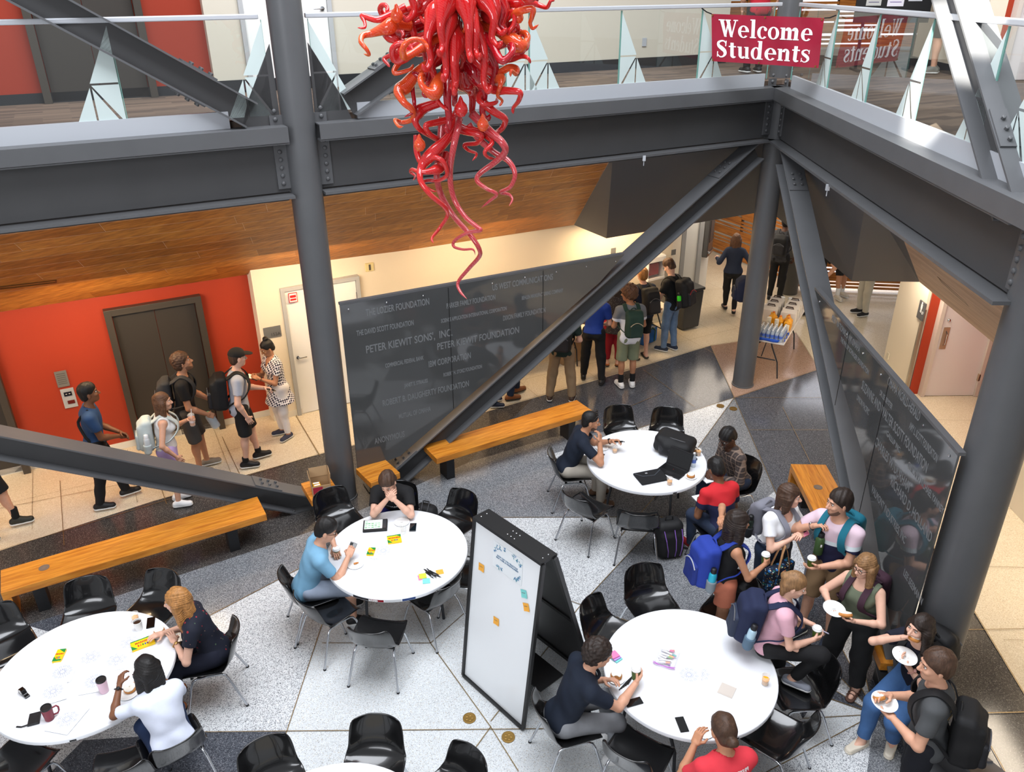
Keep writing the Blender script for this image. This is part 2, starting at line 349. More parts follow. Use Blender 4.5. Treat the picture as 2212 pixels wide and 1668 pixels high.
k=MB(); k.box((0,0,0),(.13,.006,.15)); k.box((0,-.004,.0),(.11,.004,.13),mi=1); k.box((0,-.007,.02),(.09,.003,.04),mi=0); k.box((0,-.007,-.03),(.09,.003,.03),mi=0)
st=solo('door_sticker',k,[mat('sticker_red',(205,40,36),.5),WHITE],'small red and white striped notice sticker at top of the white door','sticker',loc=pab(.20,2.525,2.0),rotz=math.radians(ANG_AB))
k=MB(); k.box((0,0,0),(.26,.015,.17)); sg=solo('room_sign',k,mat('sign_grey',(112,113,114),.5),'grey rectangular room number sign beside the white door','sign',loc=pab(-.17,2.56,1.5),rotz=math.radians(ANG_AB))
text('lettering','152A',.07,basis(pab(-.13,2.548,1.46),u,Z),mat('sign_text',(70,70,72),.5),sg)
k=MB(); k.box((0,0,0),(.13,.03,.13)); k.box((0,-.018,0),(.03,.01,.09),mi=1)
solo('wall_detector',k,[mat('ivory_plastic',(232,216,160),.5),mat('detector_dark',(90,86,80),.5)],'small ivory square wall strobe high on the cream wall','detector',loc=wpt(798,577,.015),rotz=math.radians(ANG_W))
for s_x,z_,nm,lb in ((1325,542,'wall_sign','small grey square sign on cream wall above the donor panel end'),(1455,545,'wall_switch','small grey card switch on cream wall beside the defibrillator cabinet')):
    k=MB(); k.box((0,0,0),(.11,.015,.11)); solo(nm,k,mat('sign_grey',(112,113,114),.5),lb,'sign',loc=wpt(s_x,z_,.008),rotz=math.radians(ANG_W),bevel=.003)
# defibrillator cabinet
t=thing('defibrillator_cabinet','white wall cabinet with window and red defibrillator inside','cabinet',wpt(1404,574,.02)-Z*.24,math.radians(ANG_W))
k=MB(); k.box((0,.0,.24),(.42,.03,.48)); 
for x in(-.2,.2): k.box((x,-.1,.24),(.03,.2,.48))
k.box((0,-.1,.015),(.42,.2,.03)); k.box((0,-.1,.47),(.42,.2,.03)); k.box((0,-.2,.42),(.42,.03,.1)); k.box((0,-.2,.03),(.42,.03,.05)); k.build('case',WHITEPL,t,bevel=.006)
k=MB(); k.box((0,-.07,.2),(.26,.1,.24)); k.build('defibrillator',mat('signal_red',(200,20,28),.4),t,bevel=.015)
k=MB(); k.box((.0,-.2,.225),(.37,.006,.33)); k.build('window_pane',mat('cabinet_glass',(200,210,215),.05,trans=1.,alpha=.25),t)
k=MB(); k.box((0,-.1,.487),(.14,.08,.004)); k.build('red_label',mat('signal_red_dark',(130,20,24),.4),t)
# drinking fountain on the return wall
t=thing('bottle_filler','stainless steel drinking fountain recessed on the grey return wall','fountain',c0+dd*np.linalg.norm(c1-c0)*.55+Z*1.0,math.atan2(dd[1],dd[0]))
k=MB(); k.box((0,-.06,.35),(.42,.12,.95)); k.build('steel_case',mat('stainless',(120,118,116),.3,.9),t,bevel=.015)
k=MB(); k.box((0,-.125,.45),(.3,.01,.5)); k.build('recess',mat('stainless_dark',(70,70,70),.4,.6),t)
k=MB(); k.box((0,-.13,-.02),(.34,.08,.05)); k.build('basin',CHROME,t,bevel=.01)
# ------------------------------------------------------------------ right-hand wall: white wall, red alcove with door
wx=6.62
r=MB(); r.prism([(wx,12.0,0),(wx+.05,12.0,0),(wx+1.6,13.0,0),(wx+.02,13.0,0)],Z*2.9); struct('wall_right',r,[CREAM])
r=MB(); r.prism([(wx+.04,11.96,0),(7.9,11.96,0),(7.9,12.12,0),(wx+.14,12.12,0)],Z*2.9); struct('wall_alcove',r,[ORANGE])
r=MB(); r.prism([(7.84,11.98,0),(7.72,8.9,0),(7.9,8.9,0),(8.0,11.98,0)],Z*2.9); struct('wall_alcove_side',r,[ORANGE])
r=MB(); r.prism([(wx-.08,8.85,0),(7.9,8.85,0),(7.9,8.7,0),(wx-.08,8.7,0)],Z*2.9); r.prism([(wx-.08,8.85,0),(wx+.1,8.85,0),(wx-.1,2,0),(wx-.28,2,0)],Z*2.9); struct('wall_right_near',r,[CREAM])
r=MB(); r.box((wx+.0,12.0,.75),(.05,.05,1.5)); props(r.build('trim_2',mat('steel_corner_guard',(170,160,145),.3,.7),bevel=.004),kind='structure')
r=MB(); r.prism([(wx-.015,12.0,0),(wx,12.0,0),(wx+.02,13.0,0),(wx+.005,13.0,0)],Z*.1); struct('baseboard_right',r,[BASEW])
PINKW=mat('pinkish_white_door',(232,222,222),.45)
def alcove_door(name,x0,x1,y,z0):
    t=props(thing(name,None,None,((x0+x1)/2,y,z0),0),kind='structure'); w=x1-x0; h=2.2; f=MB()
    for x in(-w/2+.03,w/2-.03): f.box((x,0,h/2),(.06,.14,h))
    f.box((0,0,h-.03),(w-.1,.14,.06)); f.build('door_frame',mat('pale_frame',(214,200,190),.5),t)
    d=MB(); d.box((0,0,(h-.06)/2),(w-.125,.06,h-.075)); d.build('door_leaf',PINKW,t)
    k=MB(); k.box((-w/2+.17,-.036,1.05),(.1,.01,.38)); k.build('push_plate',mat('warm_steel',(196,176,150),.35,.6),t)
    k=MB(); k.tube([(-w/2+.17,-.035,.93),(-w/2+.17,-.08,.96),(-w/2+.17,-.08,1.14),(-w/2+.17,-.035,1.17)],.011,8); k.build('door_handle',CHROME,t,smooth=40)
    k=MB(); k.ball((-w/2+.17,-.04,1.36),(.028,.02,.028)); k.build('lock',CHROME,t,smooth=60)
    for z in(.35,1.8):
        k=MB(); k.box((w/2-.06,-.05,z),(.03,.04,.12)); k.build('hinge',mat('warm_steel',(196,176,150),.35,.6),t)
    return t
alcove_door('door_4',6.81,7.76,11.91,0.)
# restroom sign
t=thing('restroom_sign','dark grey restroom sign with white figure on the white wall','sign',np.array([wx-.005,0,0])+onplane(1993,671,np.array([wx,0,0]),np.array([1,0,0]))*np.array([0,1,1]),0)
k=MB(); k.box((-.012,0,0),(.02,.2,.3)); k.build('plate',mat('sign_dark',(88,88,90),.5),t,bevel=.003)
k=MB(); k.box((-.024,.0,.06),(.004,.05,.09)); k.ball((-.024,.0,.125),(.003,.02,.02),10,6); k.box((-.024,-.014,-.0),(.004,.014,.06)); k.box((-.024,.014,0),(.004,.014,.06)); k.build('figure_symbol',WHITE,t)
k=MB(); k.tube([(-.024,-.06+.02*math.cos(a),-.02+.02*math.sin(a)) for a in np.linspace(0,6.2,14)],.003,5); k.build('wheelchair_symbol',WHITE,t)
k=MB(); k.box((wx+.01,12.85,.3),(.015,.08,.12)); solo('wall_socket',rebase(k,(wx+.01,12.85,.3)),mat('socket_ivory',(214,206,186),.5),'small socket plate low on the white wall below the restroom sign','socket',loc=(wx+.008,12.85,.3))
# ------------------------------------------------------------------ slatted timber screens beyond the corner
SLAT=wood('slat_timber',(196,124,50),(140,78,26),(.8,14,14),3.)
SLATD=mat('slat_frame_black',(24,22,20),.5)
def slat_wall(name,p,q,z0,h,label,seed):
    p=np.array(p,float); q=np.array(q,float); L=np.linalg.norm(q-p); a=math.atan2(q[1]-p[1],q[0]-p[0]); rd=random.Random(seed)
    t=thing(name,label,'timber screen',(p[0],p[1],z0),a); nb=max(2,round(L/1.0)); bw=L/nb
    for i in range(nb+1):
        k=MB(); k.box((i*bw,.03,h/2),(.05,.05,h)); k.build('post',SLATD,t)
    for i in range(nb):
        k=MB(); z=.05
        while z<h-.06:
            hh=rd.choice([.05,.05,.05,.2,.22]); hh=min(hh,h-z-.02)
            k.box((i*bw+bw/2,0,z+hh/2),(bw-.01,.03,hh)); z+=hh+rd.choice([.035,.05,.03])
        k.build('slat_panel',SLAT,t)
    return t
sl0=at(1528,541); sl1=at(1618,576); sd=(sl1-sl0)/np.linalg.norm(sl1-sl0)
slat_wall('timber_screen',sl0-sd*.9,sl0+sd*3.1,0,3.0,'orange timber slat screen behind the walking woman',4)
slat_wall('timber_screen',at(1700,632)+np.array([-.1,.35,0]),at(1965,633),0,3.0,'orange timber slat screen with glowing gaps behind the drinks table',9)
# bright glazing behind the second screen
GLOW=mat('daylight_glazing',(235,240,250),.3,emit=1.6)
k=MB(); pA=at(1690,600); pB=at(1990,600); k.poly([pA+Z*.02,pB+Z*.02,pB+Z*3,pA+Z*3]); struct('window_1',k,[GLOW])
k=MB(); pA=sl0-sd*2.+np.array([.6,1.5,0]); pB=sl0+sd*4+np.array([.6,1.5,0]); k.poly([pA,pB,pB+Z*3,pA+Z*3]); struct('wall_far',k,[CREAM])
# ================================================================== SLOPING SOFFIT
SOFW=wood('soffit_timber',(204,132,54),(156,94,36),(.55,9,9),2.2,.5)
def plank_soffit(name,quad,rows,M,seed,thick=.03,pl=2.2):
    "quad: near-left, near-right, far-right, far-left; boards run left to right"
    a,b,c,d=[np.array(p,float) for p in quad]; mb=MB(); rd=random.Random(seed); mats=[M]
    for i in range(rows):
        t0,t1=i/rows,(i+1)/rows-.0006
        l0,r0=a+(d-a)*t0,b+(c-b)*t0; l1,r1=a+(d-a)*t1,b+(c-b)*t1
        L=np.linalg.norm(r0-l0); x=-rd.random()*pl
        while x<L:
            e=min(L,x+pl*rd.uniform(.7,1.3)); x0=max(0,x)/L; x1=max(0,e-.0012)/L
            if x1>x0+.001: mb.poly([l0+(r0-l0)*x0,l0+(r0-l0)*x1,l1+(r1-l1)*x1,l1+(r1-l1)*x0],rd.randrange(3))
            x=e
    return mb
SOFW2=wood('soffit_timber_dark',(188,118,46),(142,84,30),(.55,9,9),2.2,.5); SOFW3=wood('soffit_timber_light',(212,142,62),(166,102,42),(.55,9,9),2.2,.5)
topE=pab(4.24,.12,4.115)
pt=plank_soffit('x',[pab(-9,.12,4.115),topE,at(1240,486,ZS),pab(-9,2.78,ZS)],11,None,5)
struct('ceiling_soffit_timber',pt,[SOFW,SOFW2,SOFW3])
P1=at(1240,486,ZS); P2=at(1310,515,ZS); K=at(1662,455,ZS); Q2=at(1840,607,ZS); Q1=at(1986,609,ZS)
Btop=B+Z*4.115+m*.12+n*.12; ft=pbc(float((bc(1866,458,.12)-B)@v),.12,4.115); wt=pbc(float((bc(1918,497,.12)-B)@v),.12,4.115)
g=MB(); g.poly([topE,P2,K]); g.poly([topE,K,Btop]); g.poly([topE,P1,P2]); g.poly([Btop,K,Q2]); g.poly([Btop,Q2,ft]); g.poly([ft,Q2,Q1,wt]); struct('ceiling_soffit_grey',g,[mat('soffit_grey_paint',(92,95,100),.6)])
SOFR=wood('soffit_timber_pale',(222,192,166),(196,162,134),(14,.6,14),2.,.5); SOFR2=wood('soffit_timber_pale_two',(212,180,152),(186,150,122),(14,.6,14),2.,.5)
lowR=at(2160,752,ZS); dirR=(lowR-Q1)/np.linalg.norm(lowR-Q1)
pt=plank_soffit('x',[wt,pbc(8.5,.12,4.115),Q1+dirR*6.6,Q1],22,None,8,pl=3.)
struct('ceiling_soffit_right',pt,[SOFR,SOFR2,SOFR])
# flat ceilings of the lower corridor and the floor slab above it
cl=MB(); cl.poly([P1,P2,K,Q2,Q1,np.array([7.9,11,ZS]),np.array([9,17,ZS+.6]),np.array([5,21,ZS+.6]),np.array([3.5,17,ZS+.3]),pab(8.3,2.7,ZS)]); cl.poly([Q1,Q1+dirR*6.6,np.array([7.9,4.5,ZS]),np.array([7.9,11,ZS])]); cl.poly([pab(-9,2.78,ZS),P1,P1+n*.3,pab(-9,3.1,ZS)])
struct('ceiling_lower',cl,[mat('ceiling_white',(225,222,214),.7)])
# recessed linear grilles and lamps of the timber soffit
def soff_pt(px,py,quad):
    a,b,c,d=[np.array(p,float) for p in quad]; nn=np.cross(b-a,d-a); nn/=np.linalg.norm(nn); return onplane(px,py,a,nn),(nn if nn[1]<0 else -nn)
SQ=[pab(-9,.12,4.115),topE,P1,pab(-9,2.78,ZS)]
GRF=mat('grille_frame_bronze',(110,76,36),.4,.5); GRB=mat('grille_black',(30,24,20),.6)
def grille(quad,pa,pb,h,lab,grp,dirv=None,lit=False):
    a,nn=soff_pt(*pa,quad); b,_=soff_pt(*pb,quad); L=np.linalg.norm(b-a); x=(b-a)/L; y=np.cross(nn,x); R_=np.array([x,y,nn]).T; c=(a+b)/2
    t=thing('linear_lamp' if lit else 'air_grille',lab,'lamp' if lit else 'grille',c,0,grp)
    k=MB()
    for sgn in(-1,1): k.box(y*sgn*h/2+nn*.01,(L+.04,.02,.03),R_); k.box(x*sgn*(L/2+.01)+nn*.01,(.02,h,.03),R_)
    k.build('frame',WHITE if lit else GRF,t)
    k=MB(); k.box(nn*.006,(L,h,.01),R_); k.build('diffuser' if lit else 'slot',mat('lamp_diffuser',(255,236,200),.4,emit=3.) if lit else GRB,t)
grille(SQ,(1046,466),(1130,456),.09,'slim dark air grille in timber soffit right of the red chandelier','soffit grilles')
grille(SQ,(0,619),(118,605),.09,'slim dark air grille in timber soffit at the left edge','soffit grilles')
grille(SQ,(40,680),(97,675),.07,'lit slim lamp at the soffit edge above the red wall, left one','soffit lamps',lit=True)
grille(SQ,(455,612),(498,607),.07,'lit slim lamp at the soffit edge above the lift door','soffit lamps',lit=True)
RQ=[wt,pbc(8.5,.12,4.115),Q1+dirR*6.6,Q1]
grille(RQ,(2032,605),(2088,655),.1,'slim dark air grille in the pale soffit over the restroom door','soffit grilles')
# ================================================================== STEEL FRAME
def bolt(mb,p,nrm,r=.022,h=.016,hexa=False,mi=0):
    nrm=np.array(nrm,float);nrm/=np.linalg.norm(nrm); x=np.cross(nrm,(0,0,1.)); 
    if np.linalg.norm(x)<.01: x=np.array([1.,0,0])
    x/=np.linalg.norm(x); y=np.cross(nrm,x); R_=np.array([x,y,nrm]).T; t=MB()
    t.lathe([(r,0),(r,h),(r*.55,h+.004),(.001,h+.004)] if hexa else [(r,0),(r*.95,h*.45),(r*.7,h*.8),(r*.3,h),(.001,h)],6 if hexa else 12); 
    mb.add([R_@np.array(q)+np.array(p) for q in t.v],t.f,mi)
def column(P0,z1,label,r=.178):
    t=thing('steel_column',label,'column',P0,0,'round steel columns'); k=MB(); k.lathe([(r,0),(r,z1)],40); k.build('shaft',STEEL,t,smooth=40)
    k=MB(); k.lathe([(r+.012,0),(r+.012,.02),(r,.024)],40); k.build('base_ring',STEEL,t,smooth=40)
    return t
column(A,9.,'round dark grey steel column at left, beside the white door')
column(B,4.86,'round dark grey steel column at the corner behind the far table',.172)
column(C*1.05,5.2,'round dark grey steel column at right, behind the seated woman',.21)
k=MB(); k.lathe([(.17,4.9),(.17,9.)],36); solo('steel_column',rebase(k,(0,0,4.9)),STEEL,'round grey steel column rising behind the welcome banner','column',loc=B+Z*4.9+n*.55+m*.35,group='round steel columns',smooth=40)
k=MB(); k.lathe([(.2,0),(.2,3.1)],36); cb=at(1702,632); solo('steel_column',k,mat('column_taupe',(92,88,82),.4),'short taupe round column behind the drinks table','column',loc=(cb[0],cb[1],0),group='round steel columns',smooth=40)
ZBF,ZUB,ZUT=4.13,4.71,4.87
def girder(name,Pf,s0,s1,label,lead,ext=0.):
    t=thing(name,label,'girder',Pf((s0+s1)/2,0,ZBF),0,'level two edge girders')
    def pr(nm,oz,M,a=s0,b=s1,**k):
        q=MB(); q.prism([Pf(a,o,z) for o,z in oz],Pf(b,0,0)-Pf(a,0,0)); return q.build(nm,M,t,world=True,**k)
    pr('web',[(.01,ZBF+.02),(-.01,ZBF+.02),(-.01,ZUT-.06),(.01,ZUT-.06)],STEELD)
    pr('bottom_flange',[(-.17,ZBF-.03),(.17,ZBF-.03),(.17,ZBF),(-.17,ZBF)],STEEL)
    pr('lower_fascia',[(.17,ZBF-.12),(.2,ZBF-.12),(.2,ZBF),(.17,ZBF)],STEELD)
    pr('edge_channel',[(-.22,ZUB),(-.205,ZUB),(-.205,ZUT-.012),(.1,ZUT-.012),(.1,ZUT),(-.22,ZUT)],STEEL,b=s1+ext)
    pr('angle',[(-.21,ZUB-.02),(-.01,ZUB-.02),(-.01,ZUB-.005),(-.21,ZUB-.005)],STEEL)
    pr('kerb',[(-.02,ZUT),(.02,ZUT),(.02,ZUT+.17),(-.02,ZUT+.17)],ALU,a=s0+lead[0],b=s1-lead[1])
    # bolted end plates
    for s,sg in ((s0,1),(s1,-1)):
        q=MB(); q.prism([Pf(s+sg*.0,-.012,ZBF+.06),Pf(s+sg*.14,-.012,ZBF+.06),Pf(s+sg*.14,-.012,ZUT+.18 if name=='x' else ZUT+.1),Pf(s,-.012,ZUT+.1)],(Pf(0,-.02,0)-Pf(0,0,0))); pl=q.build('end_plate',STEEL,t,world=True)
        for i in range(10):
            q=MB(); bolt(q,Pf(s+sg*.08,-.034,ZBF+.12+i*.085),Pf(0,-1,0)-Pf(0,0,0),.024,.02); q.build('rivet',STEEL,pl,world=True,smooth=50)
    return t
girder('edge_girder',pab,-6.5,-.17,'deep dark steel girder edging level two left of the tall column',(0,.55))
girder('edge_girder',pab,.17,AB-.17,'deep dark steel girder edging level two behind the red chandelier',(.5,.22))
girder('edge_girder',pbc,.17,BC-.25,'deep dark steel girder edging level two at right',(.3,.3),.32)
girder('edge_girder',pbc,BC+.2,BC+3.5,'short stretch of edge girder beyond the right column',(.2,.1))
def brace(label,p,q,wn,depth=.265,fl=.27,ends=(1,1),bolts=True):
    "H section from p to q; wn = horizontal normal of the truss plane"
    p,q=np.array(p),np.array(q); wn=np.array(wn,float); d=q-p; L=np.linalg.norm(d); d/=L; up=np.cross(wn,d); up=up if up[2]>0 else -up
    t=thing('diagonal_brace',label,'brace',p,0,'diagonal steel braces')
    k=MB(); k.bar(p,q,.016,depth-.03,up); k.v and None
    kb=MB(); R_=np.array([wn,d,up]).T
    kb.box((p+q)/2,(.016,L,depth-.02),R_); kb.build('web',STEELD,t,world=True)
    for sg in(1,-1):
        kf=MB(); kf.box((p+q)/2+up*sg*depth/2,(fl,L,.018),R_); f=kf.build('flange',STEEL,t,world=True)
        for e,end in ((ends[0],0),(ends[1],1)):
            if not e: continue
            base=(p if end==0 else q); s=1 if end==0 else -1
            kp=MB(); kp.box(base+d*s*.62+up*sg*(depth/2+.016),(fl-.02,.36,.014),R_); sp=kp.build('splice_plate',STEEL,f,world=True)
            kn=MB()
            for a in(-.05,.05):
                for b_ in(.5,.6,.7): bolt(kn,base+d*s*b_+up*sg*(depth/2+.024)+wn*a,up*sg,.018,.022,True)
            kn.build('bolts',STEEL,f,world=True)
    return t
def braceP(label,Pf,a,b,wn,ext=(0,0),**k):
    a,b=np.array(a),np.array(b); d=(b-a)/np.linalg.norm(b-a); return brace(label,a-d*ext[0],b+d*ext[1],wn,**k)
cAB=lambda x,y:ab(x,y,0.)
cBC=lambda x,y:bc(x,y,0.)
braceP('long diagonal brace rising right along the edge of the donor name panel',None,cAB(900,984),cAB(1595,357),n,(.75,.35))
braceP('dark diagonal brace at lower left, dropping to the foot of the left column',None,cAB(0,956),cAB(640,1080),n,(2.,.15),ends=(0,1))
braceP('dark diagonal brace at upper left over the red wall, dropping to the column',None,cAB(85,0),cAB(520,236),n,(2.5,.1),ends=(0,1))
braceP('diagonal brace rising behind the red chandelier from the left column',None,cAB(765,213),cAB(880,130),n,(.1,2.6),ends=(1,0))
braceP('diagonal brace descending from the corner column along the right donor panel',None,cBC(1722,440),cBC(1841,1000),m,(.9,2.9),ends=(1,0))
braceP('sunlit pale diagonal brace at upper right over the balcony',None,cBC(2072,0),cBC(2175,345),m,(2.,.45),ends=(0,1))
braceP('low brace running off at the bottom right corner beyond the man with a backpack',None,pbc(BC+.3,0,.25),pbc(BC+4.5,0,2.6),m,ends=(1,0))
# gusset plates at the left column
for sg,lb in ((-1,'pointed steel gusset plate left of the tall column'),(1,'pointed steel gusset plate right of the tall column')):
    k=MB(); P_=[pab(sg*.19,0,ZUT-.05),pab(sg*.20,0,ZUT+.80),pab(sg*.50,0,ZUT+.26),pab(sg*.62,0,ZUT-.05)]
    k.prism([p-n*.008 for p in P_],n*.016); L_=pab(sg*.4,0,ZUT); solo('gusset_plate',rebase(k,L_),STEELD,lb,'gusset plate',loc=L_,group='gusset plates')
for P_,lb,ang in ((pab(.62,0,0),'steel foot bracket of the long diagonal brace','a'),(pab(-.45,0,0),'steel foot bracket of the low left brace','b')):
    k=MB(); k.box((0,0,.11),(.5,.02,.22)); k.box((0,0,.011),(.6,.26,.022)); 
    for x in(-.25,.25):
        for y in(-.09,.09): bolt(k,(x,y,.022),(0,0,1),.018,.02,True)
    solo('brace_foot',k,STEELD,lb,'bracket',loc=P_,rotz=math.radians(ANG_AB))
# beam clips hanging from flange
for P_,lb in ((pab(4.55,-.17,ZBF-.04),'tiny clip hanging from girder flange behind the chandelier'),(bc(1788,405,-.17),'tiny clip hanging from the right girder flange')):
    k=MB(); k.box((0,0,0),(.04,.03,.07)); k.tube([(0,0,-.035),(0,0,-.1)],.006,6); solo('flange_clip',k,ALU,lb,'clip',loc=P_)
# ================================================================== DONOR NAME PANELS (dark glass)
DGLASS=mat('dark_donor_glass',(72,73,73),.06,0,.6,coat=.3)
ETCH=mat('etched_lettering',(112,115,117),.5)
def donor(label,Pf,nz,poly,seams,names,xdir,o=-.13):
    P_=[np.array(p) for p in poly]; L_=P_[0]; t=thing('donor_panel',label,'name panel',L_,0,'dark glass donor panels')
    nrm=nz; k=MB(); k.prism([p for p in P_],nrm*.018); k.build('glass',DGLASS,t,world=True)
    k=MB(); k.bar(P_[0]-nrm*-.03+Z*.012,P_[1]-nrm*-.03+Z*.012,.06,.03); k.build('top_rail',STEEL,t,world=True)
    for a,b in seams: k=MB(); k.bar(a-nrm*.002,b-nrm*.002,.008,.004,nrm); k.build('seam',BLACKM,t,world=True)
    return t
oP=-.13; zt=2.76
brE=np.array(ab(1340,548,oP)); brF=np.array(ab(905,955,oP)); 
pl=[pab(.2,oP,zt),pab(4.34,oP,zt),pab(3.95,oP,2.42),pab(.80,oP,.46),pab(.2,oP,.40)]
def seam(s): 
    zb=.46+(s-.8)*(2.42-.46)/(3.95-.8) if s>.8 else .42
    return (pab(s,oP,zb+.02),pab(s,oP,zt-.02))
dp=donor('dark glass donor name panel between the left column and the long brace',pab,n,pl,[seam(1.62),seam(3.02)],None,u)
NAMES=[('THE LOZIER FOUNDATION',860,664,138,1.),('THE DAVID SCOTT FOUNDATION',833,709,124,.8),("PETER KIEWIT SONS',  INC.",886,737,186,1.15),('PETER KIEWIT FOUNDATION',1035,731,176,1.08),('PARKER FAMILY FOUNDATION',1018,652,106,.8),
('US WEST COMMUNICATIONS',1130,610,131,.95),('BEHLEN MANUFACTURING COMPANY',1172,636,90,.6),('SCIENCE APPLICATION INTERNATIONAL CORPORATION',1025,680,142,.6),('DIXON FAMILY FOUNDATION',1133,679,92,.8),('COMMERCIAL FEDERAL BANK',874,782,84,.65),('IBM CORPORATION',972,778,92,1.),
('ROBERT H. STORZ FOUNDATION',1000,801,84,.6),('JANET S. STRAUSS',899,828,52,.6),('ROBERT B. DAUGHERTY FOUNDATION',922,850,186,1.0),('MUTUAL OF OMAHA',896,892,70,.8),('ANONYMOUS',842,946,66,1.0)]
def etched(par,nm,px,py,wpx,k,P0,nrm,xd,ud=None):
    c=onplane(px,py,P0,nrm); r_=onplane(px+wpx*.49,py-wpx*.08,P0,nrm) if ud is None else onplane(px+ud[0]*.5,py+ud[1]*.5,P0,nrm)
    Lm=abs((r_-c)@xd)*2; sz=.094*k/.75
    o=text('lettering',nm,sz,basis(c-nrm*.0012,xd,Z),ETCH,par,align='CENTER',extrude=.0004,bold=.002)
    xs=[ (world_of(o)@q.co) for q in o.data.vertices]; w=max((np.array(q)@xd) for q in xs)-min((np.array(q)@xd) for q in xs)
    f=Lm/w; Mi=world_of(par).inverted()@basis(c-nrm*.0012,xd,Z); o.data.transform(Mi@Matrix.Diagonal((f,1,1,1))@Mi.inverted())
for nm,px,py,w,k_ in NAMES: etched(dp,nm,px,py,w,k_,A+n*oP,n,u)
kk=MB()
for s in np.linspace(.3,4.2,9): bolt(kk,pab(s,oP-.002,zt-.07),-n,.012,.008)
kk.build('fixings',CHROME,dp,world=True)
# right-hand panel
oR=-.14
cb_=lambda x,y: np.array(bc(x,y,oR))
ra,rb=cb_(1775,632),cb_(2085,962); rz=2.86
def onr(px,py): return cb_(px,py)
pr_=[pbc(3.15,oR,rz),pbc(BC-.2,oR,rz),pbc(BC-.2,oR,.35),onr(1930,1400),onr(1868,1000),]
dr=donor('dark glass donor name panel beside the right column',pbc,m,pr_,[(pbc(4.45,oR,1.95),pbc(4.45,oR,rz-.02)),(pbc(5.6,oR,1.2),pbc(5.6,oR,rz-.02))],None,v)
NR=[('FIRST NATIONAL BANK OMAHA',1826,720,(62,80),.8),('THE PHILLIP SCHRAGER FOUNDATION',1845,768,(62,82),.6),('SUZANNE AND WALTER SCOTT FOUNDATION',1926,914,(158,188),1.1),('OMAHA WORLD-HERALD',1951,861,(70,92),1.0),('DR. LEE BEYSTER',1914,864,(26,36),.6),('UNION PACIFIC',1864,875,(26,36),.7),('AMY L. SCOTT FOUNDATION',1994,955,(60,86),.8),
('CHARLES W. DURHAM',1926,1002,(76,112),1.1),('RICHARD D. HOLLAND',1966,1098,(90,140),1.1),('GALLUP INC.',1930,955,(30,40),.6),('GAIL AND MICHAEL YANNEY',1998,1052,(80,110),.7),('VALMONT INDUSTRIES, INC',1918,1110,(76,120),.9),('LEE SEEMANN',1972,1268,(40,70),.8)]
for nm,px,py,ud,k_ in NR: etched(dr,nm,px,py,0,k_,B+m*oR,m,v,ud)
kk=MB()
for s in np.linspace(3.4,6.9,8): bolt(kk,pbc(s,oR-.002,rz-.07),-m,.012,.008)
kk.build('fixings',CHROME,dr,world=True)
# ================================================================== LEVEL TWO
ZF=4.93
CARPET=None
def _carp(nt,b):
    tc=nt.nodes.new('ShaderNodeTexCoord'); mp=nt.nodes.new('ShaderNodeMapping'); mp.inputs['Rotation'].default_value=(0,0,-math.radians(ANG_AB)); nt.links.new(tc.outputs['Object'],mp.inputs[0])
    br=nt.nodes.new('ShaderNodeTexBrick'); br.inputs['Scale'].default_value=1.6; br.inputs['Color1'].default_value=lin((114,96,82)); br.inputs['Color2'].default_value=lin((80,67,59)); br.inputs['Mortar'].default_value=lin((98,82,70)); br.inputs['Mortar Size'].default_value=.0; br.inputs['Brick Width'].default_value=.9; br.inputs['Row Height'].default_value=.16
    nt.links.new(mp.outputs[0],br.inputs['Vector']); nt.links.new(br.outputs['Color'],b.inputs['Base Color'])
CARPET=ramp_mat('striped_carpet_tiles',_carp,.9)
fl2=MB()
fl2.prism([pab(-9,.03,ZF-.06),pab(AB,.03,ZF-.06),pbc(0,.03,ZF-.06),pbc(11,.03,ZF-.06),pbc(11,8,ZF-.06),np.array([13,22,ZF-.06]),np.array([3,22,ZF-.06]),pab(-9,6,ZF-.06)],Z*.06)
struct('floor_level_two',fl2,[CARPET])
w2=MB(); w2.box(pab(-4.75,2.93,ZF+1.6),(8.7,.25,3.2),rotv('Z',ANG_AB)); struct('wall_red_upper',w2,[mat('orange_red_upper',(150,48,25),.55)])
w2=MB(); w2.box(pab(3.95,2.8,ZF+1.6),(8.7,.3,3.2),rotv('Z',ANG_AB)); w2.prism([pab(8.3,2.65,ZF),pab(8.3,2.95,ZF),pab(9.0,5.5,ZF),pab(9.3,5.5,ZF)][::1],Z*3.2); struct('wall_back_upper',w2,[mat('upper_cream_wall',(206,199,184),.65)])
bb=MB(); bb.box(pab(-4.75,2.795,ZF+.06),(8.7,.02,.12),rotv('Z',ANG_AB)); bb.box(pab(3.95,2.64,ZF+.08),(8.7,.02,.16),rotv('Z',ANG_AB)); struct('baseboard_upper',bb,[mat('black_rubber_base',(36,38,42),.5)])
lift('door_5',-2.42,-1.12,ZF,''); lift('door_6',-5.1,-3.8,ZF,'')
wall_door('door_7',.03,1.26,ZF,2.66,1)
k=MB(); k.box((0,0,0),(.08,.012,.13)); solo('wall_switch_plate',k,ALU,'small steel switch plate on the upper cream wall right of chandelier','switch',loc=ab(1392,91,2.64),rotz=math.radians(ANG_AB))
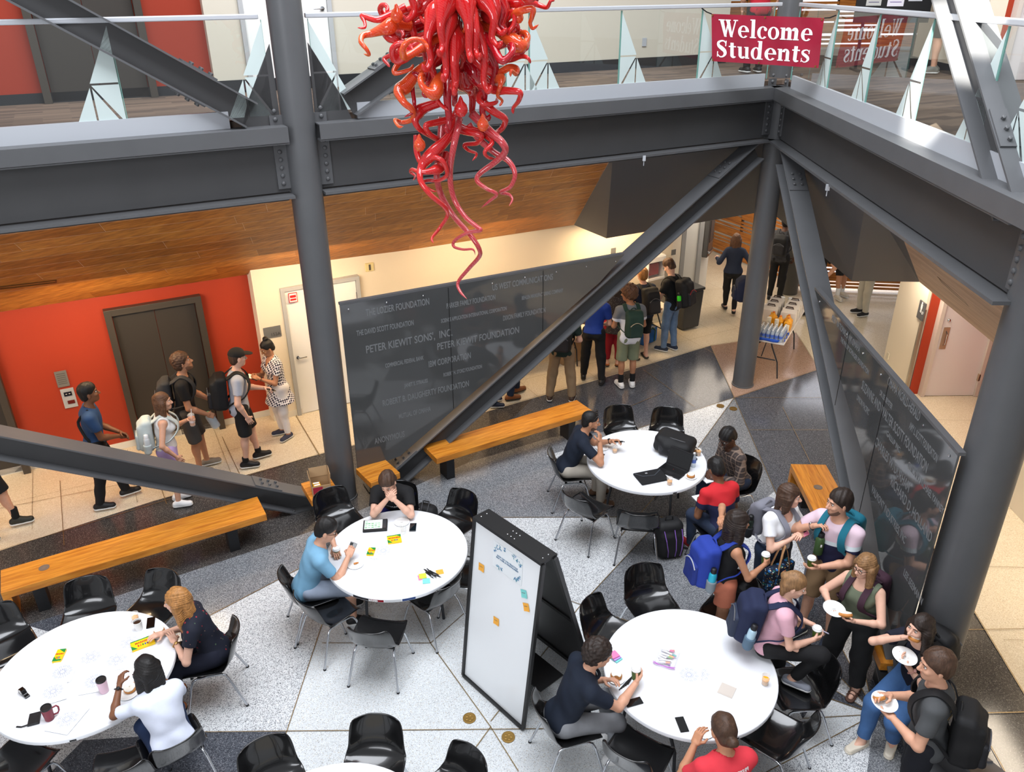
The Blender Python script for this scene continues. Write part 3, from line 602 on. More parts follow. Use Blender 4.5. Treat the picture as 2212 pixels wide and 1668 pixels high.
# right-hand part of level two
r=MB(); r.prism([(wx+.25,12.2,ZF),(9.5,12.2,ZF),(9.5,12.4,ZF),(wx+.25,12.4,ZF)],Z*3.2); struct('wall_alcove_upper',r,[ORANGE])
r=MB(); r.prism([(wx,12.2,ZF),(wx+.25,12.2,ZF),(wx+.5,14.6,ZF),(wx+.2,14.6,ZF)],Z*3.2); struct('wall_right_upper',r,[CREAM])
r=MB(); r.prism([(7.3,12.0,ZF),(7.32,9.1,ZF),(7.7,9.1,ZF),(7.7,12.0,ZF)],Z*3.2); struct('wall_right_upper_near',r,[WALLGREY])
r=MB(); r.prism([(wx-.012,12.2,ZF),(wx,12.2,ZF),(wx+.2,14.6,ZF),(wx+.19,14.6,ZF)],Z*.14); struct('baseboard_right_upper',r,[mat('black_rubber_base')])
alcove_door('door_8',6.95,7.95,12.14,ZF)
slat_wall('timber_screen',pab(8.9,5.6,0)[:2].tolist()+[0],np.array([11.5,18.2,0]),ZF,3.2,'upper timber slat screen behind the notice board and banner',21)
k=MB(); k.poly([np.array([5.2,19.6,ZF+.0]),np.array([12.5,18.9,ZF]),np.array([12.5,18.9,ZF+3.2]),np.array([5.2,19.6,ZF+3.2])]); struct('window_2',k,[GLOW])
# notice board with papers
nb=at(1925,148,ZF); nb=np.array([5.9,13.6,ZF])
t=thing('notice_board','black freestanding notice board with pinned papers behind the right balcony rail','notice board',nb,math.radians(-8))
k=MB(); k.box((0,0,1.35),(1.1,.05,1.3)); k.build('board',mat('board_black',(22,22,24),.6),t)
for x in(-.4,.4): k=MB(); k.box((x,0,.35),(.04,.04,.7)); k.box((x,0,.02),(.06,.5,.03)); k.build('leg',BLACKM,t)
for i,(x,z,wd,h,c) in enumerate(((-.3,1.05,.22,.22,(190,190,186)),(.02,1.05,.24,.24,(226,222,232)),(.3,1.1,.2,.2,(200,200,208)),(-.3,1.45,.2,.26,(230,230,230)),(.05,1.5,.24,.3,(210,214,226)))):
    k=MB(); k.box((x,-.028,z),(wd,.003,h)); k.box((x,-.031,z+h*.3),(wd*.8,.002,h*.18),mi=1)
    for j in range(3): k.box((x,-.031,z+.02-j*.04),(wd*.7,.002,.008),mi=1)
    k.build('notice',[mat('notice_paper_%d'%i,c,.7),mat('notice_ink_%d'%i,[(70,60,110),(90,60,140),(60,60,70),(150,120,40),(50,70,110)][i],.7)],t)
# railings -------------------------------------------------------------
def _glass():
    M=mat('railing_glass',(225,238,234),.02); nt=M.node_tree
    for nd in list(nt.nodes):
        if nd.type!='OUTPUT_MATERIAL': nt.nodes.remove(nd)
    out=[x for x in nt.nodes if x.type=='OUTPUT_MATERIAL'][0]
    tr=nt.nodes.new('ShaderNodeBsdfTransparent'); tr.inputs[0].default_value=(.93,.97,.955,1); gl=nt.nodes.new('ShaderNodeBsdfGlossy'); gl.inputs['Roughness'].default_value=.01
    lw=nt.nodes.new('ShaderNodeLayerWeight'); p5=nt.nodes.new('ShaderNodeMath'); p5.operation='POWER'; p5.inputs[1].default_value=3.; nt.links.new(lw.outputs['Facing'],p5.inputs[0]); fr=nt.nodes.new('ShaderNodeMath'); fr.operation='MULTIPLY_ADD'; fr.inputs[1].default_value=.95; fr.inputs[2].default_value=.07; nt.links.new(p5.outputs[0],fr.inputs[0]); lw.inputs[0].default_value=.5; mx=nt.nodes.new('ShaderNodeMixShader')
    nt.links.new(fr.outputs[0],mx.inputs[0]); nt.links.new(tr.outputs[0],mx.inputs[1]); nt.links.new(gl.outputs[0],mx.inputs[2]); nt.links.new(mx.outputs[0],out.inputs[0]); return M
RGLASS=_glass(); FROST=mat('frosted_glass_film',(196,210,208),.55); EDGEG=mat('green_glass_edge',(120,170,160),.2)
def railing(label,Pf,nrm,joints,rail,flip,grp='glass balcony railings',tri=None):
    t=thing('glass_railing',label,'railing',Pf((joints[0]+joints[-1])/2,0,ZUT+.1),0,grp); zb,zt_=ZUT+.1,5.9; h=zt_-zb
    for i in range(len(joints)-1):
        a,b=joints[i]+.006,joints[i+1]-.006
        k=MB(); k.poly([Pf(a,0,zb),Pf(b,0,zb),Pf(b,0,zt_),Pf(a,0,zt_)]); g=k.build('glass_pane',RGLASS,t,world=True)
        for s in(a,b): k=MB(); k.bar(Pf(s,0,zb),Pf(s,0,zt_),.006,.014,nrm); k.build('pane_edge',EDGEG,g,world=True)
        w=.46; j,sg=(b,-1) if flip else (a,1)
        def q(x,y): return Pf(j+sg*x*w,-.008,zb+y*h)
        k=MB()
        for pp in ([(0,.44),(.55,.44),(0,.98)],[(0,.03),(0,.42),(.53,.42)],[(.04,.0),(.53,0),(.53,.39)],[(.57,0),(1,0),(.57,.40)]): k.poly([q(*x) for x in pp])
        k.build('frosted_triangle',FROST,g,world=True)
    k=MB(); a,b=Pf(rail[0],0,5.93),Pf(rail[1],0,5.93); k.bar(a,b,.06,.05); k.build('handrail',ALU,t,world=True,bevel=.01)
sA=lambda px,py: float((ab(px,py,0)-A)@u)
sB=lambda px,py: float((bc(px,py,0)-B)@v)
railing('glass balcony railing at upper left over the red wall and lift',pab,n,[-6.0,-4.2,sA(275,262)-1.2,sA(275,262),-.25],(-6.0,-.28),True)
railing('glass balcony railing behind the red chandelier',pab,n,[.22,2.55,sA(1143,200),sA(1335,190),sA(1504,182),6.75],(.2,6.85),False)
railing('glass balcony railing right of the welcome banner',pbc,m,[.35,sB(1784,205),sB(1866,237),sB(1971,279),sB(2112,338),6.6],(.35,6.9),True)
railing('end of glass railing at the right edge past the sunlit brace',pbc,m,[7.35,8.6,9.8],(7.3,9.8),True)
# ------------------------------------------------------------------ WELCOME banner
TL,TR=np.array(ab(1537,30,-.06)),np.array(bc(1781,39,-.12)); 
bx=(TR-TL); bw=np.linalg.norm(bx); bx/=bw; 
def onb(px,py): return onplane(px,py,TL,np.cross(bx,Z))
BLp,BRp=onb(1538,132),onb(1767,147); bn=np.cross(bx,Z); bn/=np.linalg.norm(bn)
if bn@(np.array([0,0,CAMZ])-TL)<0: bn=-bn
VINYL=mat('maroon_vinyl_banner',(148,29,52),.28,coat=.3); BWHITE=mat('banner_white_ink',(244,242,244),.4)
t=thing('welcome_banner','maroon vinyl banner reading Welcome Students tied across the balcony corner','banner',(TL+TR)/2,0)
k=MB(); NX,NY=28,14
def bpt(x,y,o=0.):
    top=TL+(TR-TL)*x; bot=BLp+(BRp-BLp)*x; return bot+(top-bot)*y+bn*(.012*math.sin(x*17)*math.sin(y*5+1)+o)
vs=[bpt(i/NX,j/NY) for j in range(NY+1) for i in range(NX+1)]
k.add(vs,[(j*(NX+1)+i,j*(NX+1)+i+1,(j+1)*(NX+1)+i+1,(j+1)*(NX+1)+i) for j in range(NY) for i in range(NX)]); k.build('sheet',VINYL,t,world=True,smooth=180)
def ring(cx,cy,rx,ry,tw,th,a0=0,a1=360,N=28):
    ps=[]
    for i in range(N+1):
        a=math.radians(a0+(a1-a0)*i/N); ps.append(((cx+rx*math.cos(a),cy+ry*math.sin(a)),(cx+(rx-tw)*math.cos(a),cy+(ry-th)*math.sin(a))))
    return [[ps[i][0],ps[i+1][0],ps[i+1][1],ps[i][1]] for i in range(N)]
def rc(x0,y0,x1,y1): return [[(x0,y0),(x1,y0),(x1,y1),(x0,y1)]]
def stroke(pts):
    out=[];L=[];R_=[]
    for i,(x,y,w) in enumerate(pts):
        a=pts[max(i-1,0)];b=pts[min(i+1,len(pts)-1)];dx,dy=b[0]-a[0],b[1]-a[1];l=math.hypot(dx,dy);nx_,ny_=-dy/l*w/2,dx/l*w/2
        L.append((x+nx_,y+ny_));R_.append((x-nx_,y-ny_))
    return [[L[i],L[i+1],R_[i+1],R_[i]] for i in range(len(pts)-1)]
def dot(x,y,r): return [[(x+r*math.cos(a),y+r*math.sin(a)) for a in np.linspace(0,6.283,14)[:-1]]]
SW=.2;TH=.065;XH=.7
def smooth(pts,N=5):
    P_=[np.array(p) for p in pts];out=[]
    for i in range(len(P_)-1):
        p0,p1,p2,p3=P_[max(i-1,0)],P_[i],P_[i+1],P_[min(i+2,len(P_)-1)]
        for k_ in range(N):
            t_=k_/N; out.append(tuple(.5*((2*p1)+(p2-p0)*t_+(2*p0-5*p1+4*p2-p3)*t_*t_+(3*p1-p0-3*p2+p3)*t_**3)))
    return out+[tuple(P_[-1])]
ESS=smooth([(.60,.80,.05),(.50,.94,.07),(.32,.965,.09),(.13,.86,.15),(.15,.68,.19),(.36,.53,.23),(.53,.38,.21),(.56,.20,.17),(.42,.045,.09),(.24,.035,.07),(.08,.18,.05)])
def scl(p,k_): return [[(x*k_,y*k_) for x,y in q] for q in p]
GL={'W':(1.22,[[(.06,1),(.30,1),(.52,0),(.36,0)],[(.36,0),(.48,0),(.66,.86),(.60,.96)],[(.46,1),(.70,1),(.92,0),(.76,0)],[(.78,0),(.88,0),(1.16,1),(1.08,1)]]+rc(-.02,.94,.38,1)+rc(.42,.94,.78,1)+rc(.96,.94,1.26,1)),
'e':(.66,ring(.33,.34,.33,.36,.19,.06,0,318)+rc(.14,.33,.65,.39)+rc(.46,.34,.66,.37)),
'l':(.36,rc(.08,0,.28,1.06)+rc(0,0,.36,.06)+rc(0,1.0,.2,1.06)),
'c':(.60,ring(.33,.34,.33,.36,.19,.06,42,318)+dot(.5,.53,.1)),
'o':(.70,ring(.35,.34,.35,.36,.19,.06)),
'm':(1.10,rc(.07,0,.27,.68)+rc(.43,0,.63,.52)+rc(.79,0,.99,.52)+ring(.45,.48,.18,.22,.17,.08,0,170)+ring(.81,.48,.18,.22,.17,.08,0,170)+rc(0,0,.34,.06)+rc(.37,0,.69,.06)+rc(.73,0,1.06,.06)+rc(0,.62,.2,.68)),
'S':(.72,ESS and stroke(ESS)+[[(.56,.66),(.62,.66),(.64,.98),(.58,.98)],[(.04,.02),(.10,.02),(.12,.34),(.06,.34)]]),
't':(.46,rc(.1,.1,.3,.88)+rc(0,.62,.44,.69)+ring(.28,.16,.18,.18,.17,.08,180,330)),
'u':(.80,rc(.07,.16,.27,.68)+rc(.5,0,.70,.68)+ring(.3,.2,.23,.22,.19,.1,180,330)+rc(0,.62,.2,.68)+rc(.43,.62,.6,.68)+rc(.6,0,.77,.06)),
'd':(.78,ring(.32,.34,.32,.36,.19,.06)+rc(.45,0,.65,1.06)+rc(.38,1.0,.6,1.06)+rc(.6,0,.75,.06)),
'n':(.80,rc(.07,0,.27,.68)+rc(.5,0,.70,.5)+ring(.48,.47,.22,.23,.18,.08,0,170)+rc(0,0,.34,.06)+rc(.43,0,.77,.06)+rc(0,.62,.2,.68)),
's':(.56,scl(stroke(ESS),.72)+[[(.41,.48),(.45,.48),(.46,.7),(.42,.7)],[(.03,.01),(.07,.01),(.08,.24),(.04,.24)]])}
def banner_line(word,x0,x1,y0,capH):
    tot=sum(GL[c][0] for c in word)+.06*(len(word)-1); sx=(x1-x0)/tot; mb=MB(); x=0; i_=0
    for c in word:
        w,ps=GL[c]
        for p in ps:
            mb.poly([bpt(x0+(x+px_)*sx,y0+py_*capH,.004+.0001*(i_%9)) for px_,py_ in p]); i_+=1
        x+=w+.06
    return mb
banner_line('Welcome',.07,.92,.535,.36).build('lettering_welcome',BWHITE,t,world=True)
banner_line('Students',.05,.93,.10,.36).build('lettering_students',BWHITE,t,world=True)
for p,(px,py),f in ((TL,(1516,18),ab),(TR,(1806,33),bc)):
    k=MB(); e=np.array(f(px,py,-.03)); k.tube([p,(p+e)/2-Z*.01,e],.008,6); k.build('tie_cord',BLACKM,t,world=True)
k=MB()
for x,y in((.012,.97),(.5,.97),(.985,.97),(.012,.03),(.47,.03),(.975,.03)): k.tube([bpt(x,y,.002),bpt(x,y,.008)],.012,10)
k.build('eyelets',mat('brass'),t,world=True)
# ================================================================== BENCHES
BENCH=wood('bench_timber',(214,142,52),(176,104,32),(1.2,11,11),2.6,.32)
BSTEEL=mat('bench_base_steel',(40,41,43),.45,.2)
def bench(label,p0,p1,width,z=.46,th=.09,legs=(),endpanel=None,disc=None):
    "p0,p1: plan ends of the centre line"
    p0,p1=np.array(p0,float)[:2],np.array(p1,float)[:2]; L=np.linalg.norm(p1-p0); a=math.atan2(p1[1]-p0[1],p1[0]-p0[0])
    t=thing('timber_bench',label,'bench',(p0[0],p0[1],0),a,'timber benches along the girder lines')
    k=MB()
    nb=3
    for i in range(nb): k.box((L/2,-width/2+width*(i+.5)/nb,z-th/2),(L,width/nb-.0012,th))
    k.build('seat',BENCH,t,bevel=.004)
    for x in legs:
        k=MB(); k.box((x,0,(z-th)/2),(.12,width*.55,z-th)); k.box((x,0,z-th-.01),(.3,width*.8,.02)); k.build('base',BSTEEL,t)
    if endpanel is not None:
        k=MB(); k.box((endpanel,0,(z-th)/2),(.08,width,z-th)); k.build('end_panel',BENCH,t)
    if disc: k=MB(); k.lathe([(.055,z+.0005),(.055,z+.003),(.0,.0+z+.003)],24,(disc[0],disc[1],0)); k.lathe([(.034,z+.003),(.034,z+.0042),(.0,z+.0042)],4,(disc[0],disc[1],0),mi=1); k.build('round_sticker',[mat('sticker_brown_grey',(112,96,84) if disc[2]==0 else (120,118,122),.5),mat('sticker_mark',(118,101,88) if disc[2]==0 else (222,222,226),.5)],t)
    return t
def pab2(s,o): return pab(s,o,0)[:2]
bench('long timber bench at left, running up to the low brace',pab2(-3.93,-.50),pab2(-1.12,-.40),.44,legs=(.32,2.4),endpanel=.04,disc=(.42,.02,0))
bench('timber bench behind the far table, in front of the donor panel',pab2(1.2,-.22),pab2(3.80,-.08),.42,legs=(.25,2.3))
bench('short timber seat end between the left column and the long brace',pab2(.20,-.36),pab2(.62,-.30),.44,legs=(.2,))
bench('short timber seat end left of the column carrying the cardboard box',pab2(-.56,-.37),pab2(-.19,-.36),.45,legs=(.2,))
b0=(at(1702,1003,.46)+at(1790,1003,.46))/2; b1=(at(1800,1150,.46)+at(1716+160,1180,.46))/2
bench('timber bench behind the standing group, with a round sticker',b0,(b0[0]-.12,b0[1]-2.35),.46,legs=(.3,1.9),endpanel=.04,disc=(.55,-.03,1))
s0=at(1944,1398,.46); bench('short timber seat end beside the seated woman with a juice cup on it',(s0[0]-.04,s0[1]+.12),(s0[0]-.07,s0[1]-.22),.40,legs=(.14,))
# cardboard box with yellow packets ---------------------------------------
CARD=mat('cardboard',(178,146,108),.7,var=.03); CARDW=mat('carton_white',(230,228,222),.6)
bp=at(694,1060,.46)
t=thing('cardboard_box','open cardboard carton with red printed panel on the bench stub left of the column','box',bp,math.radians(ANG_AB-8))
k=MB(); w_,d_,h_=.22,.22,.16; w_=.23
for c,s in(((0,0,.004),(w_,d_,.008)),((0,-d_/2,h_*.45),(w_,.006,h_*.9)),((0,d_/2,h_*.5),(w_,.006,h_)),((-w_/2,0,h_*.5),(.006,d_,h_)),((w_/2,0,h_*.5),(.006,d_,h_))): k.box(c,s)
k.build('carton',CARD,t)
for c,s,r in(((0,d_/2+.005,h_+.06),(w_,.005,.13),('X',-8)),((w_/2+.005,0,h_+.06),(.005,d_,.13),('Y',4)),((-w_/2-.01,0,h_+.05),(.005,d_,.12),('Y',-8))): k=MB(); k.box(c,s,rotv(*r)); k.build('flap',CARD,t)
k=MB(); k.box((-.045,-d_/2-.004,.07),(.12,.002,.12)); k.build('red_print',mat('box_red',(158,30,56),.5),t)
for i,(x,y,rz_) in enumerate(((-.045,-.03,5),(-.05,.02,-3))):
    p=bp+np.array([*(rotv('Z',ANG_AB-8)@np.array([x,y,0]))[:2],.012]); k=MB(); k.box((0,0,.05),(.09,.04,.1)); k.box((0,0,.102),(.07,.028,.002),mi=1); k.box((0,-.021,.06),(.06,.002,.03),mi=1)
    solo('marker_packet',k,[mat('packet_yellow',(240,176,20),.5),WHITE],['front yellow packet standing in the open cardboard carton','rear yellow packet leaning in the open cardboard carton'][i],'packet',loc=p,rotz=math.radians(ANG_AB-8+rz_),group='yellow packets in the carton')
# ================================================================== CHAIRS
SHELLM=mat('chair_black_shell',(16,16,17),.2,0,.6,coat=.6); SHELLB=mat('chair_shell_back',(40,41,43),.42)
def chair_shell():
    prof=[(.225,.425,.20),(.215,.447,.215),(.16,.457,.225),(.06,.447,.23),(-.06,.437,.232),(-.15,.445,.232),(-.205,.475,.225),(-.235,.53,.215),(-.252,.59,.21),(-.274,.66,.208),(-.296,.725,.198),(-.309,.765,.182),(-.313,.777,.155)]
    NU=12; vs=[];fs=[]
    for i,(y,z,w) in enumerate(prof):
        t=i/(len(prof)-1); seat=max(0,1-abs(t-.25)*3.5)
        for j in range(NU+1):
            x=-1+2*j/NU; e=abs(x)**3
            up=.035*e*(1 if i<7 else .15) ; fwd=.05*e*(0 if i<6 else 1)
            vs.append((x*w*1.12,y+fwd-(0.02*(1-x*x) if i>6 else 0),z+up-(.012*(1-x*x)*seat)))
    for i in range(len(prof)-1):
        for j in range(NU): a=i*(NU+1)+j; fs.append((a,a+1,a+NU+2,a+NU+1))
    return vs,fs
def make_chair():
    t=thing('shell_chair',None,None,(0,0,-9))
    vs,fs=chair_shell(); k=MB(); k.add(vs,fs); sh=k.build('shell',[SHELLM,SHELLB],t,smooth=180)
    so=sh.modifiers.new('thick','SOLIDIFY'); so.thickness=.012; so.offset=-1; so.material_offset=1 if False else 0
    sb=sh.modifiers.new('sub','SUBSURF'); sb.levels=1; sb.render_levels=1
    for sx in(-1,1):
        for sy in(1,-1):
            f=(sx*.255,sy*.25-.0 if sy>0 else -.285,.0); top=(sx*.195,.15 if sy>0 else -.15,.40); mid=(sx*.185,0,.405)
            k=MB(); P_=[np.array((f[0],f[1],.012)),np.array(top)+np.array([sx*.012,sy*.02,-.06]),np.array(top)+np.array([0,-sy*.005,-.012]),np.array(top)+np.array([-sx*.004,-sy*.04,.004]),np.array(mid)]
            k.tube(P_,.0115,8); l=k.build('leg',CHROME,t,smooth=60)
            k=MB(); k.lathe([(.015,0),(.015,.016),(.011,.02)],10,(f[0],f[1],0)); k.build('glide',BLACKM,l)
    k=MB(); k.bar((-.19,.09,.41),(.19,.09,.41),.03,.02,mi=0); k.bar((-.19,-.1,.41),(.19,-.1,.41),.03,.02); k.build('seat_frame',BLACKM,t)
    return t
CH0=make_chair(); _used=[0]
def chair(px,py,ang,label,z=.45,group='black shell chairs around the round tables'):
    w=at(px,py,z) if z is not None else np.array([px,py,0])
    o=CH0 if not _used[0] else copy_tree(CH0); _used[0]=1
    o.location=(w[0],w[1],0); o.rotation_euler=(0,0,math.radians(ang-90)); props(o,label,'chair',group); return o
def chair_at(table,deg,dist,label,turn=0.):
    "chair at an angle round a table, facing it"
    c=np.array(table); a=math.radians(deg); w=c+np.array([math.cos(a),math.sin(a)])*dist
    return chair(w[0],w[1],deg+180+turn,label,z=None)
TAB={'L':(-3.84,5.29),'M':(-1.256,6.944),'F':(1.716,8.771),'R':(1.561,5.254),'S':(-1.289,3.557)}
# ================================================================== ROUND TABLES
TLEG=mat('table_leg_grey',(52,54,58),.4,.3)
def round_table(c,label,turn,sticker=False):
    t=thing('round_table',label,'table',(c[0],c[1],0),math.radians(turn),'white round folding tables')
    k=MB(); R0=.762; k.lathe([(0,.74),(R0-.03,.74),(R0-.022,.7385),(R0-.016,.7405),(R0-.004,.739),(R0,.733),(R0,.70),(R0-.008,.695),(R0-.03,.70),(R0-.05,.715),(0,.715)],72,close=False); k.build('tabletop',WHITEPL,t,smooth=50)
    for sx in(-1,1):
        k=MB()
        for sy in(-1,1): k.tube([(sx*.34,sy*.06,.70),(sx*.37,sy*.12,.55),(sx*.40,sy*.33,.25),(sx*.41,sy*.36,.0)],.016,10)
        k.tube([(sx*.385,-.21,.42),(sx*.385,.21,.42)],.012,8); k.build('leg',TLEG,t,smooth=60)
        k=MB(); k.tube([(0,0,.70),(sx*.36,0,.56)],.01,8); k.build('brace_strut',TLEG,t)
    k=MB(); k.bar((-.5,-.3,.705),(.5,-.3,.705),.04,.03); k.bar((-.5,.3,.705),(.5,.3,.705),.04,.03); k.build('apron_rail',TLEG,t)
    if sticker:
        for a0,a1,c1_,nm in ((-118,-104,(40,36,40),'a'),(-104,-93,(150,24,36),'b'),(-92,-80,(226,228,230),'c'),(-79,-69,(40,70,130),'d')):
            k=MB(); N=8; vs=[]; 
            for i in range(N+1):
                a=math.radians(a0+(a1-a0)*i/N-turn)
                for z in(.704,.731): vs.append(((R0+.0015)*math.cos(a),(R0+.0015)*math.sin(a),z))
            k.add(vs,[(2*i,2*i+2,2*i+3,2*i+1) for i in range(N)]); k.build('edge_label',mat('edge_label_'+nm,c1_,.5),t)
        a=math.radians(-101); d=np.array([math.cos(a),math.sin(a),0]); w=np.array([c[0],c[1],.717])+d*(R0+.004); text('lettering','ROUND',.026,basis(w,np.array([-d[1],d[0],0]),Z),WHITE,t,bold=.002)
    else:
        a=math.radians(-72-turn); d=np.array([math.cos(a),math.sin(a),0]); k=MB(); k.box(d*(R0+.001)+Z*.712,(.004,.05,.014),rotv('Z',-72-turn)); k.build('latch_slot',BLACKM,t)
    return t
round_table(TAB['L'],'white round table at lower left, with the blonde woman and drawings on it',20)
round_table(TAB['M'],'white round table in the middle, between the left column and whiteboard',15,True)
round_table(TAB['F'],'white round table farthest back, carrying a laptop and black backpack',-20)
round_table(TAB['R'],'white round table at front right, carrying a bag of markers',30)
round_table(TAB['S'],'white round table mostly cut off by the bottom edge of the photo',0)
# ------------------------------------------------------------------ chairs, table by table
chair(192,1342,-74,'empty black shell chair behind lower left table, nearest the long bench')
chair(330,1325,-106,'empty black shell chair partly hidden behind the blonde woman')
chair(275,1660,112,'empty black shell chair under the lower left table edge, left of the white-bloused woman')
chair(15,1400,-45,'empty black shell chair at the left edge of the photo, upper one')
chair(40,1655,72,'empty black shell chair in the bottom left corner of the photo')
chair(712,1318,45,'empty black shell chair behind the light blue man, turned to middle table')
chair(818,1372,80,'empty black shell chair with its back to the camera, left of the whiteboard')
chair(935,1285,140,'empty black shell chair tucked under the middle table beside the whiteboard')
chair(976,1135,-126,'empty black shell chair at upper right of the middle table')
chair(735,1130,-55,'empty black shell chair between left column and the light blue man')
chair(1003,1238,170,'black shell chair mostly hidden behind the whiteboard edge')
chair(1345,940,-78,'empty black shell chair behind the far table, left of a pair')
chair(1440,945,-98,'empty black shell chair behind the far table, right of a pair')
chair(1268,1098,48,'empty black shell chair at the left front of the far table')
chair(1378,1128,82,'empty black shell chair with its back to the camera beside the purple-trimmed backpack')
chair(1408,1312,-74,'empty black shell chair behind the front right table, in the grey floor triangle')
chair(1575,1325,-130,'empty black shell chair behind the front right table beside the woman in pink')
chair(1322,1378,-35,'empty black shell chair between the whiteboard and the navy polo man')
chair(1378,1632,55,'empty black shell chair in front of the front right table at the bottom edge')
chair(1672,1590,142,'empty black shell chair at lower right of the front right table')
chair(1722,1492,185,'black shell chair the woman in pink rests her foot on')
chair(600,1718,-58,'empty black shell chair at the bottom edge, left of the cut-off table')
chair(806,1672,-92,'empty black shell chair behind the cut-off bottom table, centre one')
chair(966,1732,-135,'empty black shell chair at the bottom edge, right of the cut-off table')
# ================================================================== WHITEBOARD
w0,w1=at(1002,1457,.03),at(1131,1573,.03); wz=1.92; t0_,t1_=at(1027,1119,wz),at(1171,1223,wz)
wn_=np.cross(w1-w0,t0_-w0); wn_/=np.linalg.norm(wn_); wn_=wn_ if wn_@(np.array([0,0,CAMZ])-w0)>0 else -wn_
wxd=(w1-w0)/np.linalg.norm(w1-w0); t1_=t0_+(w1-w0); wup=(t0_-w0)/np.linalg.norm(t0_-w0)
hb=-np.array([wn_[0],wn_[1],0]); hb/=np.linalg.norm(hb)
WBF=mat('whiteboard_black_frame',(24,24,25),.45); WBS=mat('whiteboard_gloss_white',(240,243,245),.18)
t=thing('folding_whiteboard','tall black-framed A-frame whiteboard with sticky notes between the tables','whiteboard',(w0+w1)/2-Z*.03,0)
def wq(x,y,o=0.): return w0+(w1-w0)*x+(t0_-w0)*y+wn_*o
k=MB(); k.prism([wq(0,0),wq(1,0),wq(1,1),wq(0,1)],wn_*-.02); fp=k.build('front_board',WBS,t,world=True)
k=MB()
for a,b in((wq(0,0,.004),wq(0,1,.004)),(wq(1,0,.004),wq(1,1,.004)),(wq(0,0,.004),wq(1,0,.004)),(wq(0,1,.004),wq(1,1,.004))): k.bar(a,b,.028,.035,wn_)
k.build('frame',WBF,fp,world=True)
bk0,bk1=w0+hb*.92,w1+hb*.92; bt0,bt1=t0_+hb*.13,t1_+hb*.13
k=MB(); k.prism([bk0,bk1,bt1,bt0],hb*.02); bpn=k.build('rear_board',mat('whiteboard_back_black',(18,18,19),.5),t,world=True)
k=MB()
for a,b in((bk0,bt0),(bk1,bt1),(bk0,bk1)): k.bar(a,b,.04,.04,hb)
k.bar(bk0*.5+bt0*.5,bk1*.5+bt1*.5,.03,.03); k.build('frame',WBF,bpn,world=True)
k=MB(); k.prism([t0_+wn_*.03,t1_+wn_*.03,bt1+hb*.03,bt0+hb*.03],Z*.025); cp=k.build('top_cap',WBF,t,world=True)
k=MB()
for x in(.05,.45,.5,.55,.95):
    for y in(.25,.75): bolt(k,t0_+(t1_-t0_)*x+(bt0-t0_)*y+Z*.025,Z,.008,.004)
k.build('screws',CHROME,cp,world=True)
for x,y in((0.03,.03),(.97,.03)):
    k=MB(); k.ball(wq(x,0,-.02)-Z*.0+Z*.0,(.02,.02,.03)); k.build('foot',BLACKM,t,world=True)
k=MB(); k.bar(w0*.6+bk0*.4+Z*.3,w1*.6+bk1*.4+Z*.3,.3,.01); k.build('inner_tray',mat('whiteboard_back_black'),t,world=True)
def wbpx(px,py,o=.003): 
    p=onplane(px,py,w0+wn_*o,wn_); return p
# poster
pc=[wbpx(1066,1170),wbpx(1130,1211),wbpx(1122,1266),wbpx(1062,1222)]; pm=sum(pc)/4
t=thing('poster','white paper poster with blue leaf border and self care question on the whiteboard','poster',pm,0)
pw_,ph_=.38,.27
pcn=wbpx(1096,1216); Pm=basis(pcn,wxd,wup)
k=MB(); R_=np.array(Pm.to_3x3()); k.box(pcn,(pw_,ph_,.002),R_); k.build('sheet',mat('poster_paper',(236,241,243),.6),t,world=True)
text('lettering','HOW DO YOU PRACTICE\nSELF CARE & MINDFULNESS?',.022,Pm@Matrix.Translation((0,-.005,.0025)),mat('poster_ink_blue',(60,110,150),.6),t,space=1.05)
rd=random.Random(11); kl=MB()
for cx_,cy_ in((-.14,.09),(-.10,.10),(-.16,.05),(.13,.09),(.16,.06),(-.12,-.10),(-.08,-.11),(.14,-.09),(.11,-.11),(.16,-.06),(-.05,.11),(.08,.11)):
    for j in range(7):
        a=rd.uniform(0,6.28); c_=np.array([cx_+rd.uniform(-.02,.02),cy_+rd.uniform(-.02,.02)]); dd_=np.array([math.cos(a),math.sin(a)])*.014; nn_=np.array([-dd_[1],dd_[0]])*.3
        kl.poly([pcn+R_@np.array([*(p),.003]) for p in (c_-dd_,c_+nn_,c_+dd_,c_-nn_)],rd.randrange(2))
kl.build('leaf_border',[mat('leaf_teal',(70,150,170),.6),mat('leaf_blue',(110,150,200),.6)],t,world=True)
STK={'o':mat('sticky_orange',(246,176,66),.7),'t':mat('sticky_teal',(130,214,208),.7),'p':mat('sticky_pink',(240,130,180),.7),'y':mat('sticky_lime',(206,224,70),.7),'v':mat('sticky_lilac',(190,150,220),.7)}
for px,py,c_,lb,rz in((1040,1226,'o','orange sticky note near the left edge of the whiteboard',4),(1132,1283,'t','teal sticky note near the right edge of the whiteboard',20),(1137,1312,'o','orange sticky note below the teal one on the whiteboard',24),(1072,1342,'o','orange sticky note in the lower middle of the whiteboard',6)):
    p=wbpx(px,py,.004); k=MB(); a=.076/2; rr=rotv('Z',rz)
    pts=[(-a,-a,.006),(0,-a,.003),(a,-a,.008),(a,0,.002),(a,a,0),(-a,a,0),(-a,0,.001)]
    k.poly([p+R_@(rr@np.array(q)) for q in pts]); k.add([p+R_@(rr@np.array(q)) for q in ((-.024,.01,.0035),(.02,.012,.004),(.02,.008,.004),(-.024,.006,.0035))],[(0,1,2,3)],1)
    solo('sticky_note',rebase(k,p),[STK[c_],mat('pencil_grey',(120,110,100),.7)],lb,'sticky note',loc=p,group='sticky notes on the whiteboard')
